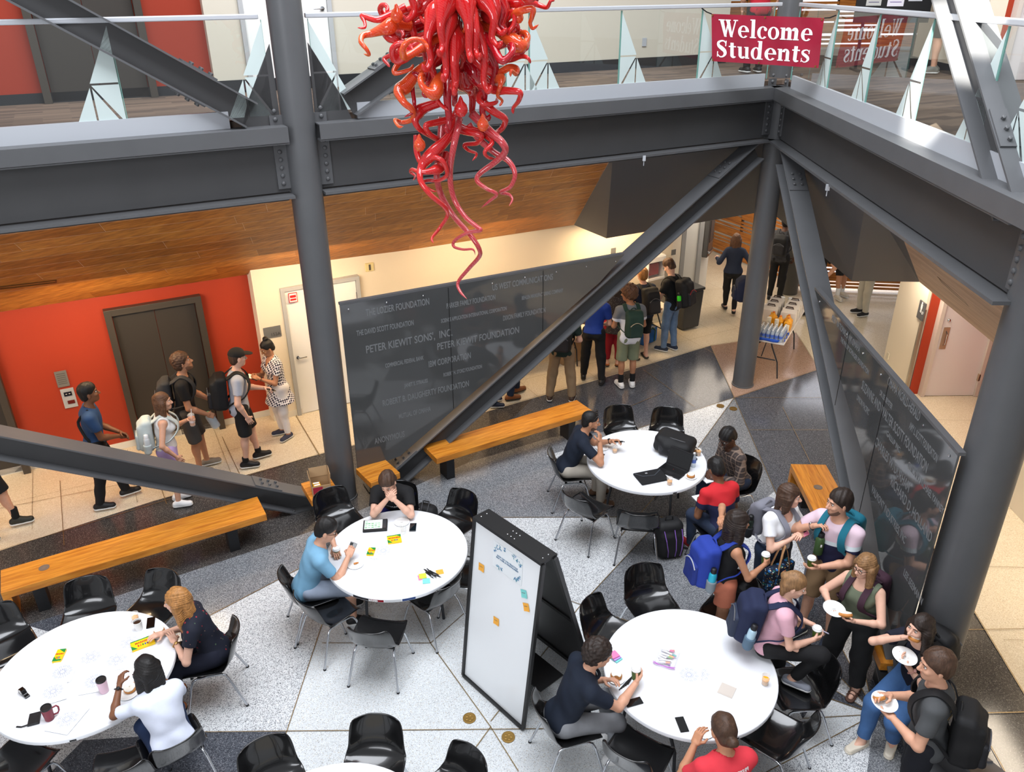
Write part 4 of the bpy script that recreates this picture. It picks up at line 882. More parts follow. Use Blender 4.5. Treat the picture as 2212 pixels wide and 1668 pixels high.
# ================================================================== FIGURES: signed distance bodies, meshed by surface nets
class Sdf:
    def __init__(s): s.p=[]
    def cap(s,a,b,ra,rb,k=.03,op='u',end=None,start=None):
        s.p.append(('c',np.array(a,float),np.array(b,float),ra,rb,k,op,end,start)); return s
    def ell(s,c,r,R_=None,k=.03,op='u'):
        s.p.append(('e',np.array(c,float),np.array(r,float),np.eye(3) if R_ is None else np.array(R_,float),None,k,op,None,None)); return s
    def box(s,c,h,R_=None,rd=.02,k=.0,op='u'):
        s.p.append(('b',np.array(c,float),np.array(h,float),np.eye(3) if R_ is None else np.array(R_,float),rd,k,op,None,None)); return s
    def cut(s,p,nrm): # remove the side the normal points to
        s.p.append(('h',np.array(p,float),np.array(nrm,float)/np.linalg.norm(nrm),None,None,0,'i',None,None)); return s
    def mesh(s,h,noise=None):
        lo=np.full(3,1e9);hi=-lo
        for q in s.p:
            if q[6]!='u': continue
            if q[0]=='c': r=max(q[3],q[4]); l=np.minimum(q[1],q[2])-r; g=np.maximum(q[1],q[2])+r
            else:
                e=np.abs(q[3])@(q[2]+(q[4] or 0)); l=q[1]-e; g=q[1]+e
            lo=np.minimum(lo,l);hi=np.maximum(hi,g)
        pad=3*h+.012; lo-=pad;hi+=pad; N=np.ceil((hi-lo)/h).astype(int)+1
        ax=[(lo[i]+h*np.arange(N[i])).astype(np.float32) for i in range(3)]
        d=np.full(N,.25,np.float32)
        for q in s.p:
            ty,op,k=q[0],q[6],q[5]
            if ty=='h':
                X,Y,Zz=np.ix_(*ax); f=(X-q[1][0])*q[2][0]+(Y-q[1][1])*q[2][1]+(Zz-q[1][2])*q[2][2]; np.maximum(d,f,out=d); continue
            if ty=='c': r=max(q[3],q[4]); l=np.minimum(q[1],q[2])-r; g=np.maximum(q[1],q[2])+r
            else: e=np.abs(q[3])@(q[2]+(q[4] or 0)); l=q[1]-e; g=q[1]+e
            mg=k+3*h; i0=np.maximum(0,np.floor((l-mg-lo)/h).astype(int)); i1=np.minimum(N,np.ceil((g+mg-lo)/h).astype(int)+1)
            if (i1<=i0).any(): continue
            sl=tuple(slice(a,b) for a,b in zip(i0,i1)); X,Y,Zz=np.ix_(*[ax[i][sl[i]] for i in range(3)])
            if ty=='c':
                a,b=q[1],q[2]; ba=b-a; L2=float(ba@ba)+1e-9
                t=((X-a[0])*ba[0]+(Y-a[1])*ba[1]+(Zz-a[2])*ba[2])/L2; tc=np.clip(t,0,1)
                f=np.sqrt((X-a[0]-ba[0]*tc)**2+(Y-a[1]-ba[1]*tc)**2+(Zz-a[2]-ba[2]*tc)**2)-(q[3]+(q[4]-q[3])*tc)
                L=math.sqrt(L2)
                if q[7] is not None: f=np.maximum(f,(t-q[7])*L)
                if q[8] is not None: f=np.maximum(f,(q[8]-t)*L)
            else:
                R_=q[3]; x,y,z=X-q[1][0],Y-q[1][1],Zz-q[1][2]
                lx=x*R_[0,0]+y*R_[1,0]+z*R_[2,0]; ly=x*R_[0,1]+y*R_[1,1]+z*R_[2,1]; lz=x*R_[0,2]+y*R_[1,2]+z*R_[2,2]
                if ty=='e':
                    r=q[2]; k0=np.sqrt((lx/r[0])**2+(ly/r[1])**2+(lz/r[2])**2); k1=np.sqrt((lx/r[0]**2)**2+(ly/r[1]**2)**2+(lz/r[2]**2)**2)+1e-6; f=k0*(k0-1)/k1
                else:
                    hx,hy,hz=[v-q[4] for v in q[2]]; a_,b_,c_=np.abs(lx)-hx,np.abs(ly)-hy,np.abs(lz)-hz
                    f=np.sqrt(np.maximum(a_,0)**2+np.maximum(b_,0)**2+np.maximum(c_,0)**2)+np.minimum(np.maximum(a_,np.maximum(b_,c_)),0)-q[4]
            w=d[sl]
            if op=='u':
                if k>0: hh=np.maximum(k-np.abs(w-f),0)/k; w[...]=np.minimum(w,f)-hh*hh*k*.25
                else: np.minimum(w,f,out=w)
            else:
                f=-f
                if k>0: hh=np.maximum(k-np.abs(w-f),0)/k; w[...]=np.maximum(w,f)+hh*hh*k*.25
                else: np.maximum(w,f,out=w)
        if noise is not None: X,Y,Zz=np.ix_(*ax); d+=noise(X,Y,Zz).astype(np.float32)
        return nets(d,lo,h)
_CO=np.array([[i,j,k] for i in(0,1) for j in(0,1) for k in(0,1)])
_ED=[(a,b) for a in range(8) for b in range(a+1,8) if np.abs(_CO[a]-_CO[b]).sum()==1]
def nets(d,lo,h):
    S=d<0; n=np.array(d.shape)-1
    cnt=sum(S[c[0]:n[0]+c[0],c[1]:n[1]+c[1],c[2]:n[2]+c[2]].astype(np.int8) for c in _CO)
    act=(cnt>0)&(cnt<8); I=np.argwhere(act)
    if len(I)==0: return np.zeros((0,3)),np.zeros((0,4),int)
    V8=np.stack([d[I[:,0]+c[0],I[:,1]+c[1],I[:,2]+c[2]] for c in _CO],1)
    acc=np.zeros((len(I),3));ct=np.zeros(len(I))
    for a,b in _ED:
        va,vb=V8[:,a],V8[:,b]; mk=(va<0)!=(vb<0); t=np.where(mk,va/(va-vb+1e-12),0)
        acc+=mk[:,None]*(_CO[a]+t[:,None]*(_CO[b]-_CO[a])); ct+=mk
    P_=lo+h*(I+acc/ct[:,None])
    idm=np.full(n,-1,np.int64); idm[I[:,0],I[:,1],I[:,2]]=np.arange(len(I))
    F=[]
    for axx in range(3):
        o=[x for x in range(3) if x!=axx]; sl0=[slice(None)]*3;sl1=[slice(None)]*3; sl0[axx]=slice(0,-1);sl1[axx]=slice(1,None)
        for x in o: sl0[x]=slice(1,-1);sl1[x]=slice(1,-1)
        a,b=S[tuple(sl0)],S[tuple(sl1)]; X=np.argwhere(a!=b)
        if len(X)==0: continue
        fl=a[X[:,0],X[:,1],X[:,2]]; B0=X.copy()
        for x in o: B0[:,x]+=1
        e0=np.zeros(3,int);e1=np.zeros(3,int);e0[o[0]]=1;e1[o[1]]=1
        q=[B0-e0-e1,B0-e1,B0,B0-e0]; Q_=np.stack([idm[x[:,0],x[:,1],x[:,2]] for x in q],1)
        if axx==1: fl=~fl
        Q_=np.where(fl[:,None],Q_,Q_[:,::-1]); F.append(Q_[(Q_>=0).all(1)])
    return P_,np.concatenate(F)
def mesh_of(name,parts,material,parent=None,extra_mats=()):
    off=0;Vs=[];Fs=[]
    for V_,F_ in parts: Vs.append(V_);Fs.append(F_+off);off+=len(V_)
    V_=np.concatenate(Vs);F_=np.concatenate(Fs); me=D.meshes.new(name)
    me.vertices.add(len(V_)); me.vertices.foreach_set('co',V_.astype(np.float32).ravel())
    me.loops.add(len(F_)*4); me.loops.foreach_set('vertex_index',F_.astype(np.int32).ravel())
    me.polygons.add(len(F_)); me.polygons.foreach_set('loop_start',np.arange(len(F_),dtype=np.int32)*4); me.polygons.foreach_set('loop_total',np.full(len(F_),4,np.int32))
    me.update(calc_edges=True); me.validate(); me.shade_smooth(); me.materials.append(material)
    for x in extra_mats: me.materials.append(x)
    o=link(D.objects.new(name,me)); o.parent=parent; return o
def ik(a,b,l1,l2,pole):
    a,b,pole=np.array(a,float),np.array(b,float),np.array(pole,float); d=b-a; L=np.linalg.norm(d); mx=(l1+l2)*.998
    if L>mx: b=a+d/L*mx; d=b-a; L=mx
    L=max(L,abs(l1-l2)+.01); d/=np.linalg.norm(d)
    x=(l1*l1-l2*l2+L*L)/(2*L); y=math.sqrt(max(l1*l1-x*x,0)); p=pole-d*(pole@d); nn=np.linalg.norm(p); p=p/nn if nn>1e-6 else np.array([0,0,1.])
    return a+d*x+p*y,b
def rot3(yaw,pitch,roll=0.):
    return np.array(Matrix.Rotation(math.radians(yaw),3,'Z')@Matrix.Rotation(math.radians(pitch),3,'X')@Matrix.Rotation(math.radians(roll),3,'Y'))
SKIN={'fair':(226,178,154),'light':(214,162,134),'tan':(190,136,104),'olive':(176,124,92),'brown':(124,82,58),'dark':(86,56,42)}
HAIRC={'black':(22,19,18),'dark':(42,31,25),'brown':(72,50,36),'chestnut':(96,64,42),'light':(140,104,68),'blonde':(178,132,80),'red':(172,120,66)}
def skin(k): return mat('skin_'+k,SKIN[k],.5,var=.04,vscale=25,spec=.4)
def hairm(k): return mat('hair_'+k,HAIRC[k],.55,var=.3,vscale=60,vstretch=(1,1,.25),bump=.35,bscale=120)
def cloth(name,c,**k):
    k.setdefault('rough',.85); k.setdefault('bump',.12); k.setdefault('bscale',26); k.setdefault('var',.05); k.setdefault('vscale',10); return mat('cloth_'+name,c,**k)
def fold(amp,fr=34.,ph=0.):
    return lambda X,Y,Zz: amp*np.sin(fr*X+9*Zz+ph)*np.sin(fr*.8*Zz+11*Y+ph*2)+amp*.6*np.sin(fr*.6*Y+fr*.5*Zz+1.3*ph)
PEOPLE={}
def person(key,label,pos,yaw,H=1.75,fem=False,sk='light',hair=('short','brown'),top=None,bottom=None,shoes=None,pz=None,lean=3.,side=0.,twist=0.,head=(0,0,0),
           L=None,R=None,Lw=None,Rw=None,fL=None,fR=None,fLw=None,fRw=None,curl=(.45,.45),res=1.,wide=1.,glasses=None,beard=None,cap=None,extra=None,elbL=None,elbR=None,palm=(None,None),knees=(None,None),fdir=(None,None),crouch=0.,liftL=0,liftR=0,z0=0.,finger=True):
    """pos: plan point under the pelvis; yaw: facing (0 = right of photo, 90 = away).  L,R hand targets (right, forward, up) in the figure's own frame; Lw,Rw the same in world space"""
    s=H/1.75; h=.0088*res*FINE; ya=math.radians(yaw-90)
    LT,LS,AN=.243*H,.242*H,.045*H
    if pz is None: pz=.53*H+.012*s-crouch
    hw=(.094 if fem else .09)*s*(1+(wide-1)*.5); sh=(.163 if fem else .188)*s*(1+(wide-1)*.35)
    l1,l2=math.radians(lean*.75),math.radians(lean*1.25); sd=math.radians(side)
    up1=np.array([math.sin(sd),math.sin(l1)*math.cos(sd),math.cos(l1)*math.cos(sd)]); up2=np.array([math.sin(sd),math.sin(l2)*math.cos(sd),math.cos(l2)*math.cos(sd)])
    tw=math.radians(twist); rt=np.array([math.cos(tw),math.sin(tw),0.]); rt=rt-up2*(rt@up2); rt/=np.linalg.norm(rt); fw2=np.cross(up2,rt); rt1=np.array([1.,0,0]); rt1-=up1*(rt1@up1); rt1/=np.linalg.norm(rt1); fw1=np.cross(up1,rt1)
    P0=np.array([0,0,pz]); Wa=P0+up1*.18*s; Ch=P0+up1*.22*s+up2*.12*s; Nk=P0+up1*.26*s+up2*.235*s
    SL=Nk-up2*.055*s-rt*sh; SR=Nk-up2*.055*s+rt*sh
    R1=np.array([rt1,fw1,up1]).T; R2=np.array([rt,fw2,up2]).T
    # head
    hy,hp,hr=head; RH=rot3(hy,-hp,hr); nd=up2*.55+Z*.55; nd/=np.linalg.norm(nd); nd=nd+RH[:,1]*.22; nd/=np.linalg.norm(nd); HC=Nk+nd*.205*s
    hs=s*(.99 if fem else 1.01)*1.07
    hp_=lambda x,y,z: HC+RH@np.array([x,y,z])*hs
    if len(pos)==3 and pos[0]=='head':
        cy_,sy_=math.cos(ya),math.sin(ya); w_=at(pos[1],pos[2],HC[2]+z0); pos=(w_[0]-(HC[0]*cy_-HC[1]*sy_),w_[1]-(HC[0]*sy_+HC[1]*cy_))
    Mw=Matrix.Translation(Vector((pos[0],pos[1],z0)))@Matrix.Rotation(ya,4,'Z'); Mi=Mw.inverted()
    loc=lambda p: np.array(Mi@Vector(vec(p)))
    if fLw is not None: fL=loc(fLw)
    if fRw is not None: fR=loc(fRw)
    # arms
    UA,FA=.172*H,.148*H
    def arm(S,t,tw_,sgn,elb):
        if tw_ is not None: t=loc(tw_)
        elif t is None: t=np.array([sgn*(sh+.07*s),.03,pz-.02*s])
        else: t=np.array(t,float)
        pole=np.array(elb if elb is not None else (sgn*.55,-.55,-.65),float); E,Wr=ik(S,t,UA,FA,pole); return E,Wr
    EL,WL=arm(SL,L,Lw,-1,elbL); ER,WR=arm(SR,R,Rw,1,elbR)
    # legs
    HL,HR=P0+rt1*-hw-up1*.0,P0+rt1*hw
    def leg(Hj,f,sgn,kn,lift):
        if f is None: f=(sgn*.1*s,-.01)
        f=np.array(f,float); 
        if len(f)==2: f=np.array([f[0],f[1],lift])
        an=f+np.array([0,0,AN]); K,a_=ik(Hj,an,LT,LS,kn if kn is not None else (sgn*.12,1.,.1)); return K,a_
    KL,AL=leg(HL,fL,-1,knees[0],liftL); KR,AR=leg(HR,fR,1,knees[1],liftR)
    def fd(a): a=math.radians(a or 0); return np.array([math.sin(a),math.cos(a),0])
    FDl,FDr=fd(fdir[0] if fdir[0] is not None else -9),fd(fdir[1] if fdir[1] is not None else 9)
    # ---------------- torso description shared by body and clothing
    def torso(q,e=0.,k=.06):
        w=wide
        q.ell(P0+up1*.015*s,((.158 if fem else .15)*s*w+e,.108*s*w+e,.115*s+e),R1,k); q.ell(P0-fw1*.055*s-up1*.03*s+rt1*-.065*s,(.085*s+e,.08*s+e,.09*s+e),R1,k); q.ell(P0-fw1*.055*s-up1*.03*s+rt1*.065*s,(.085*s+e,.08*s+e,.09*s+e),R1,k)
        q.ell(Wa-up1*.02*s,((.122 if fem else .138)*s*w+e,.096*s*w+e,.15*s+e),R1,k)
        q.ell(Ch,((.145 if fem else .165)*s*(1+(w-1)*.6)+e,.108*s*(1+(w-1)*.6)+e,.18*s+e),R2,k)
        q.cap(SL+rt*.035*s,SR-rt*.035*s,.06*s+e,.06*s+e,k); q.cap(Nk-up2*.05*s,Nk+up2*.01*s,.085*s+e*.6,.05*s+e*.3,k)
        if fem:
            for g in(-1,1): q.ell(Ch+fw2*.085*s+rt*g*.068*s+up2*.0*s,(.062*s*w+e*.8,.055*s*w+e*.8,.06*s*w+e*.8),R2,.04)
        return q
    b=Sdf(); torso(b)
    for S_,E_,W_ in((SL,EL,WL),(SR,ER,WR)):
        b.cap(S_,E_,.050*s*(.88 if fem else 1)*(1+(wide-1)*.6),.040*s*(.88 if fem else 1)*(1+(wide-1)*.6),.03); m1=E_+(W_-E_)*.3; b.cap(E_,m1,.039*s*(.88 if fem else 1),.041*s*(.86 if fem else 1),.02); b.cap(m1,W_,.041*s*(.86 if fem else 1),.026*s*(.9 if fem else 1),.02)
    for Hj,K_,A_,Fd in((HL,KL,AL,FDl),(HR,KR,AR,FDr)):
        b.cap(Hj,K_,.088*s*wide,.057*s*(1+(wide-1)*.4),.045); cm=K_+(A_-K_)*.3; ax=(A_-K_)/np.linalg.norm(A_-K_); bk=np.cross(ax,np.array([1.,0,0])); bk=bk*(1 if bk[1]<0 else -1)
        b.cap(K_,A_,.052*s,.034*s,.03); b.ell(cm+bk*.018*s,(.048*s,.048*s,.11*s),None if abs(ax[2])>.8 else np.array([np.cross(bk,ax),bk,ax]).T,.03)
        b.cap(A_-Z*.005,A_-Fd*.035*s-Z*(AN-.035*s),.036*s,.034*s,.02); b.cap(A_+Fd*.02*s-Z*(AN-.04*s),A_+Fd*.135*s-Z*(AN-.024*s),.036*s,.024*s,.025)
    b.cap(Nk-up2*.02*s,hp_(0,-.015,-.06),.056*s*(.84 if fem else 1),.052*s*(.86 if fem else 1),.03)
    parts=[b.mesh(h)]
    # head
    hd=Sdf(); hs_=hs
    hd.cap(Nk+(HC-Nk)*.15,hp_(0,-.015,-.06),.055*s*(.84 if fem else 1),.051*s*(.86 if fem else 1),.03)
    hd.ell(hp_(0,-.014,.034),np.array([.074,.094,.086])*hs_,RH,.03); hd.ell(hp_(0,.022,-.042),np.array([.057 if not fem else .053,.066,.074])*hs_,RH,.04); hd.ell(hp_(0,.058,-.088),np.array([.026,.024,.022])*hs_,RH,.03)
    for g in(-1,1):
        hd.ell(hp_(g*.03,.088,.012),np.array([.018,.014,.012])*hs_,RH,.016,'s'); hd.ell(hp_(g*.034,.066,-.022),np.array([.022,.02,.018])*hs_,RH,.025); hd.ell(hp_(g*.076,-.004,-.008),np.array([.010,.019,.032])*hs_,RH@rot3(g*-20,0),.008)
    hd.cap(hp_(-.028,.077,.033),hp_(.028,.077,.033),.011*hs_,.011*hs_,.016); hd.cap(hp_(0,.083,.014),hp_(0,.107,-.024),.008*hs_,.0125*hs_,.012); hd.ell(hp_(0,.096,-.03),np.array([.018,.012,.009])*hs_,RH,.01)
    hd.cap(hp_(-.018,.079,-.056),hp_(.018,.079,-.056),.0075*hs_,.0075*hs_,.008); hd.cap(hp_(-.013,.078,-.067),hp_(.013,.078,-.067),.008*hs_,.008*hs_,.008)
    parts.append(hd.mesh(max(.0048,.0048*res)))
    # hands
    GR={}
    for nm,E_,W_,sgn,cu,pm in(('L',EL,WL,-1,curl[0],palm[0]),('R',ER,WR,1,curl[1],palm[1])):
        dr=(W_-E_)/np.linalg.norm(W_-E_); pn=np.array(pm if pm is not None else (-sgn*.7,.1,-.6),float); pn-=dr*(pn@dr); pn/=np.linalg.norm(pn)
        la=np.cross(dr,pn)*sgn*1.0   # thumb side
        q=Sdf(); R_=np.array([la,dr,pn]).T; hsz=s*(.92 if fem else 1.)
        q.cap(W_-dr*.02,W_+dr*.015,.026*hsz,.026*hsz,.012); q.box(W_+dr*.052*hsz,np.array([.040,.047,.0145])*hsz,R_,.013*hsz,.012)
        if finger:
            for i in range(4):
                x=(.030-.020*i)*hsz; ln=(.072,.082,.077,.060)[i]*hsz; r=(.0088,.009,.0086,.0078)[i]*hsz; p=W_+dr*(.094-.004*abs(i-1))*hsz+la*x; a=0.; spl=(1.5-i)*.07*(1-cu*.6)
                for j,fr in enumerate((.45,.31,.24)):
                    a+=cu*(.85,1.0,.8)[j]; dd_=(dr+la*spl)*math.cos(a)+pn*math.sin(a); dd_/=np.linalg.norm(dd_); p2=p+dd_*ln*fr; q.cap(p,p2,r,r*.92,.005); p=p2; r*=.92
            tb=W_+dr*.028*hsz+la*.030*hsz+pn*.006*hsz; d1=dr*.62+la*.62+pn*(.3+.5*cu); d1/=np.linalg.norm(d1); t2=tb+d1*.04*hsz; q.cap(tb,t2,.0125*hsz,.0105*hsz,.012); d2=dr*.85+la*(.2-.5*cu)+pn*(.3+.6*cu); d2/=np.linalg.norm(d2); q.cap(t2,t2+d2*.034*hsz,.0102*hsz,.0085*hsz,.006)
        else: q.cap(W_+dr*.07,W_+dr*.12+pn*.03*cu,.026,.018,.02)
        parts.append(q.mesh(max(.0034,.004*res)))
        GR[nm]=(W_+dr*.075*hsz+pn*.035*hsz,dr,pn,la)
    body=mesh_of('person',parts,skin(sk)); body.matrix_basis=Mw; props(body,label,'person')
    # ---------------- face details
    if res<1.5:
        k_=MB()
        for g in(-1,1): k_.ball(hp_(g*.0305,.0785,.0125),np.array([.0125,.0075,.0068])*hs,10,6,R_=RH)
        k_.build('eyes',mat('eye_white',(225,222,216),.25),body,smooth=180)
        k_=MB()
        for g in(-1,1): k_.ball(hp_(g*.0305,.0848,.0125),np.array([.0055,.003,.0058])*hs,10,6,R_=RH)
        k_.build('irises',mat('iris_dark',(44,30,22),.2),body,smooth=180)
        k_=MB()
        for g in(-1,1): k_.tube([hp_(g*.014,.0895,.030),hp_(g*.03,.0885,.036),hp_(g*.046,.079,.031)],[.0034,.004,.002],6)
        k_.build('eyebrows',hairm(hair[1]),body)
        k_=MB(); k_.tube([hp_(-.021,.082,-.0615),hp_(0,.0895,-.0605),hp_(.021,.082,-.0615)],[.002,.0042,.002],6,flat=.9); k_.build('lips',mat('lips_'+sk,tuple(int(c*f) for c,f in zip(SKIN[sk],(.86,.66,.64))),.45),body)
    # ---------------- hair
    st,hc=hair; hh=max(.0058,.0062*res); q=Sdf()
    nz=None
    def capshape(e=0.,front=.018,nape=-.075):
        q.ell(hp_(0,-.018,.042),np.array([.080+e,.099+e,.090+e])*hs,RH,.02); q.ell(hp_(0,-.045,-.02),np.array([.070+e,.062+e,.075])*hs,RH,.03)
        q.cut(hp_(0,front,0),RH@np.array([0,.70,-.71])); q.cut(hp_(0,0,nape),RH@np.array([0,.3,-.95]))
    if st=='short': capshape(.007,.022); nz=lambda X,Y,Zz: .003*np.sin(70*X+22*Zz)*np.sin(64*Y+14*Zz)+.0016*np.sin(150*X+40*Y)
    elif st=='buzz': capshape(-.003); nz=fold(.001,120)
    elif st=='fade':
        capshape(-.001,.02,-.045); q.ell(hp_(0,-.004,.075),np.array([.072,.092,.072])*hs,RH,.03); q.cut(hp_(0,.03,0),RH@np.array([0,.70,-.71])); nz=lambda X,Y,Zz: .003*np.sin(90*X+22*Zz)*np.sin(84*Y+14*Zz)
    elif st=='curly': capshape(.014,.03); nz=lambda X,Y,Zz: .0065*np.sin(92*X+3)*np.sin(96*Y)*np.sin(90*Zz+1)+.003*np.sin(170*X)*np.sin(160*Zz)
    elif st=='afro': capshape(.034,.045,-.07); nz=lambda X,Y,Zz: .009*np.sin(72*X+3)*np.sin(76*Y)*np.sin(70*Zz+1)+.004*np.sin(150*X)*np.sin(140*Zz)
    elif st in('long','longwavy','bob','longcurly'):
        e=.006 if st!='longcurly' else .016; capshape(e,.03,-.2 if st!='bob' else -.15); ln={'bob':.19,'long':.36,'longwavy':.44,'longcurly':.36}[st]
        dn=-(Z*.8+up2*.2)
        for x,y,f in((-.074,-.012,.85),(.074,-.012,.85),(-.05,-.075,1.),(.05,-.075,1.),(0,-.085,1.),(-.080,.006,.66),(.080,.006,.66)):
            a=hp_(x,y,.0); bq=a+dn*ln*s*f-fw2*.03*s*(1 if y<-.05 else .3)+rt*np.sign(x)*.012*s; q.cap(a,bq,.032*s*(1.2 if st=='longcurly' else 1),.027*s*(1.2 if st=='longcurly' else .9),.04)
        am=.004 if st=='long' or st=='bob' else .0055
        nz=lambda X,Y,Zz: am*np.sin(46*X+13*Zz)*np.sin(42*Y+20*Zz)+am*.5*np.sin(110*X+18*np.sin(20*Zz))
    elif st=='ponytail':
        capshape(.002,.022); a=hp_(0,-.10,.05); q.ell(a,(.03*s,.03*s,.03*s),None,.02); q.cap(a,hp_(0,-.15,.0),.03*s,.036*s,.02); q.cap(hp_(0,-.15,.0),hp_(0,-.135,.0)-Z*.17*s,.036*s,.015*s,.02); nz=fold(.003,70)
    elif st in('bun','lowbun','halfup'):
        capshape(.002,.022); c_=(0,-.055,.135) if st=='bun' else (0,-.115,-.03) if st=='lowbun' else (0,-.10,.04); q.ell(hp_(*c_),np.array([.042,.042,.038])*hs,RH,.012); nz=fold(.003,75)
        if st=='halfup':
            for x in(-.05,0,.05): q.cap(hp_(x,-.075,.0),hp_(x,-.09,.0)-Z*.12*s,.034*s,.02*s,.03)
    if st!='none':
        ho=mesh_of('hair',[q.mesh(hh,nz)],hairm(hc),body)
    if cap:
        q=Sdf(); q.ell(hp_(0,-.012,.05),np.array([.084,.104,.088])*hs,RH,0); q.cut(hp_(0,0,.035),RH@np.array([0,-.12,-1])); c1=mesh_of('cap',[q.mesh(hh)],cloth('cap_'+key,cap),body)
        q=Sdf(); q.ell(hp_(0,.115,.045),np.array([.072,.075,.010])*hs,RH@rot3(0,-8),0); mesh_of('cap_peak',[q.mesh(hh*.8)],cloth('cap_'+key,cap),body)
    if beard:
        q=Sdf(); q.ell(hp_(0,.022,-.045),np.array([.0595,.0695,.0775])*hs,RH,.02); q.ell(hp_(0,.059,-.09),np.array([.029,.027,.026])*hs,RH,.02); q.cut(hp_(0,0.03,-.036),RH@np.array([0,.8,1])); q.ell(hp_(0,.09,-.06),np.array([.022,.022,.011])*hs,RH,.004,'s'); mesh_of('beard',[q.mesh(max(.005,.005*res),fold(.001,120))],mat('beard_'+hc,tuple(int(a*.45+b_*.55) for a,b_ in zip(SKIN[sk],HAIRC[hc])),.8),body)
    if glasses:
        k_=MB(); gm=mat('glasses_'+glasses,{'black':(18,18,18),'gold':(168,120,60),'clear':(90,86,84)}[glasses],.25,.3)
        for g in(-1,1):
            k_.tube([hp_(g*.031+.023*math.cos(a),.098-.004*abs(math.cos(a)),.008+.018*math.sin(a)) for a in np.linspace(0,6.283,17)],.0022,6); k_.tube([hp_(g*.053,.094,.014),hp_(g*.075,.05,.014),hp_(g*.079,-.01,.006)],.0022,6)
        k_.tube([hp_(-.009,.1,.012),hp_(.009,.1,.012)],.0022,6); k_.build('glasses',gm,body)
    # ---------------- clothes
    if top:
        q=Sdf(); e=top.get('e',.017); torso(q,e,.06); sl=top.get('sleeve',.62)
        if sl>0:
            for S_,E_,W_ in((SL,EL,WL),(SR,ER,WR)):
                q.cap(S_,E_,.064*s*(.9 if fem else 1)*(1+(wide-1)*.5)+e*.25,(.058 if sl<=1 else .052)*s*(.9 if fem else 1)*(1+(wide-1)*.5)+e*.25,.035,end=min(sl,1) if sl<=1 else None)
                if sl>1: q.cap(E_,W_,.052*s,.040*s,.03,end=sl-1)
        hem=top.get('hem',-.10); q.cut(P0+up1*hem*s,-up1)
        nk=top.get('neck','crew')
        if nk=='crew': q.ell(Nk+up2*.035*s+fw2*.025*s,np.array([.078,.085,.05])*s,R2,.006,'s')
        elif nk=='scoop': q.ell(Nk+up2*.02*s+fw2*.07*s,np.array([.095,.095,.10])*s,R2,.006,'s')
        elif nk=='v': q.cap(Nk+up2*.06*s+fw2*.05*s,Nk-up2*.13*s+fw2*.13*s,.085*s,.02*s,.006,'s')
        elif nk=='tank': q.ell(Nk+up2*.02*s+fw2*.05*s,np.array([.10,.14,.10])*s,R2,.006,'s')
        elif nk=='collar': q.ell(Nk+up2*.045*s+fw2*.04*s,np.array([.066,.075,.05])*s,R2,.006,'s')
        if sl==0:
            for S_,g in((SL,-1),(SR,1)): q.ell(S_+rt*g*.045*s+up2*.0*s,np.array([.075,.12,.10])*s,R2,.01,'s')
        if top.get('flare'): q.cap(P0+up1*.06*s,P0+up1*(hem+.01)*s,.12*s,top['flare']*s,.05); q.cut(P0+up1*hem*s,-up1)
        to=mesh_of(top.get('name','shirt'),[q.mesh(h,fold(top.get('fold',.0042),30,hash(key)%7 if False else len(key)))],top['m'],body)
        if nk=='collar':
            k_=MB(); ps=[Nk+up2*(.012+.012*math.cos(a))*s+rt*.075*s*math.sin(a)+fw2*(.03+.078*math.cos(a))*s for a in np.linspace(-2.9,2.9,18)]; k_.tube(ps,.016*s,8,flat=.8); k_.build('collar',top.get('cm',top['m']),to,smooth=60)
        if top.get('patch'): top['patch'](locals())
    if bottom:
        q=Sdf(); e=bottom.get('e',.015); kind=bottom.get('kind','pants')
        q.ell(P0+up1*.02*s,((.158 if fem else .15)*s*wide+e,.108*s*wide+e,.125*s+e),R1,.04)
        for g in(-1,1): q.ell(P0-fw1*.055*s-up1*.03*s+rt1*g*.065*s,(.085*s+e,.08*s+e,.09*s+e),R1,.04)
        le=bottom.get('len',1.); fl_=bottom.get('loose',.012)
        for Hj,K_,A_ in((HL,KL,AL),(HR,KR,AR)):
            if kind=='shorts': q.cap(Hj,K_,.094*s*wide+e*.6,(.074*s*wide+fl_*.6),.012,end=le)
            else:
                q.cap(Hj,K_,.092*s*wide+e*.5,.064*s*(1+(wide-1)*.4)+fl_,.04); q.cap(K_,A_,.062*s+fl_,bottom.get('ankle',.05)*s+fl_*.4,.03,end=le)
        if kind=='skirtpants': q.cap(P0,P0-Z*.6*s,.13*s,.19*s,.08)
        wa=bottom.get('waist',.09); wa=max(wa,.135) if pz<.7*s else wa; q.box(P0+up1*(wa*s+.3),(.3,.19,.3),R1,.01,0,'s')
        mesh_of(bottom.get('name','trousers'),[q.mesh(h,fold(bottom.get('fold',.005),26,1+len(key)))],bottom['m'],body)
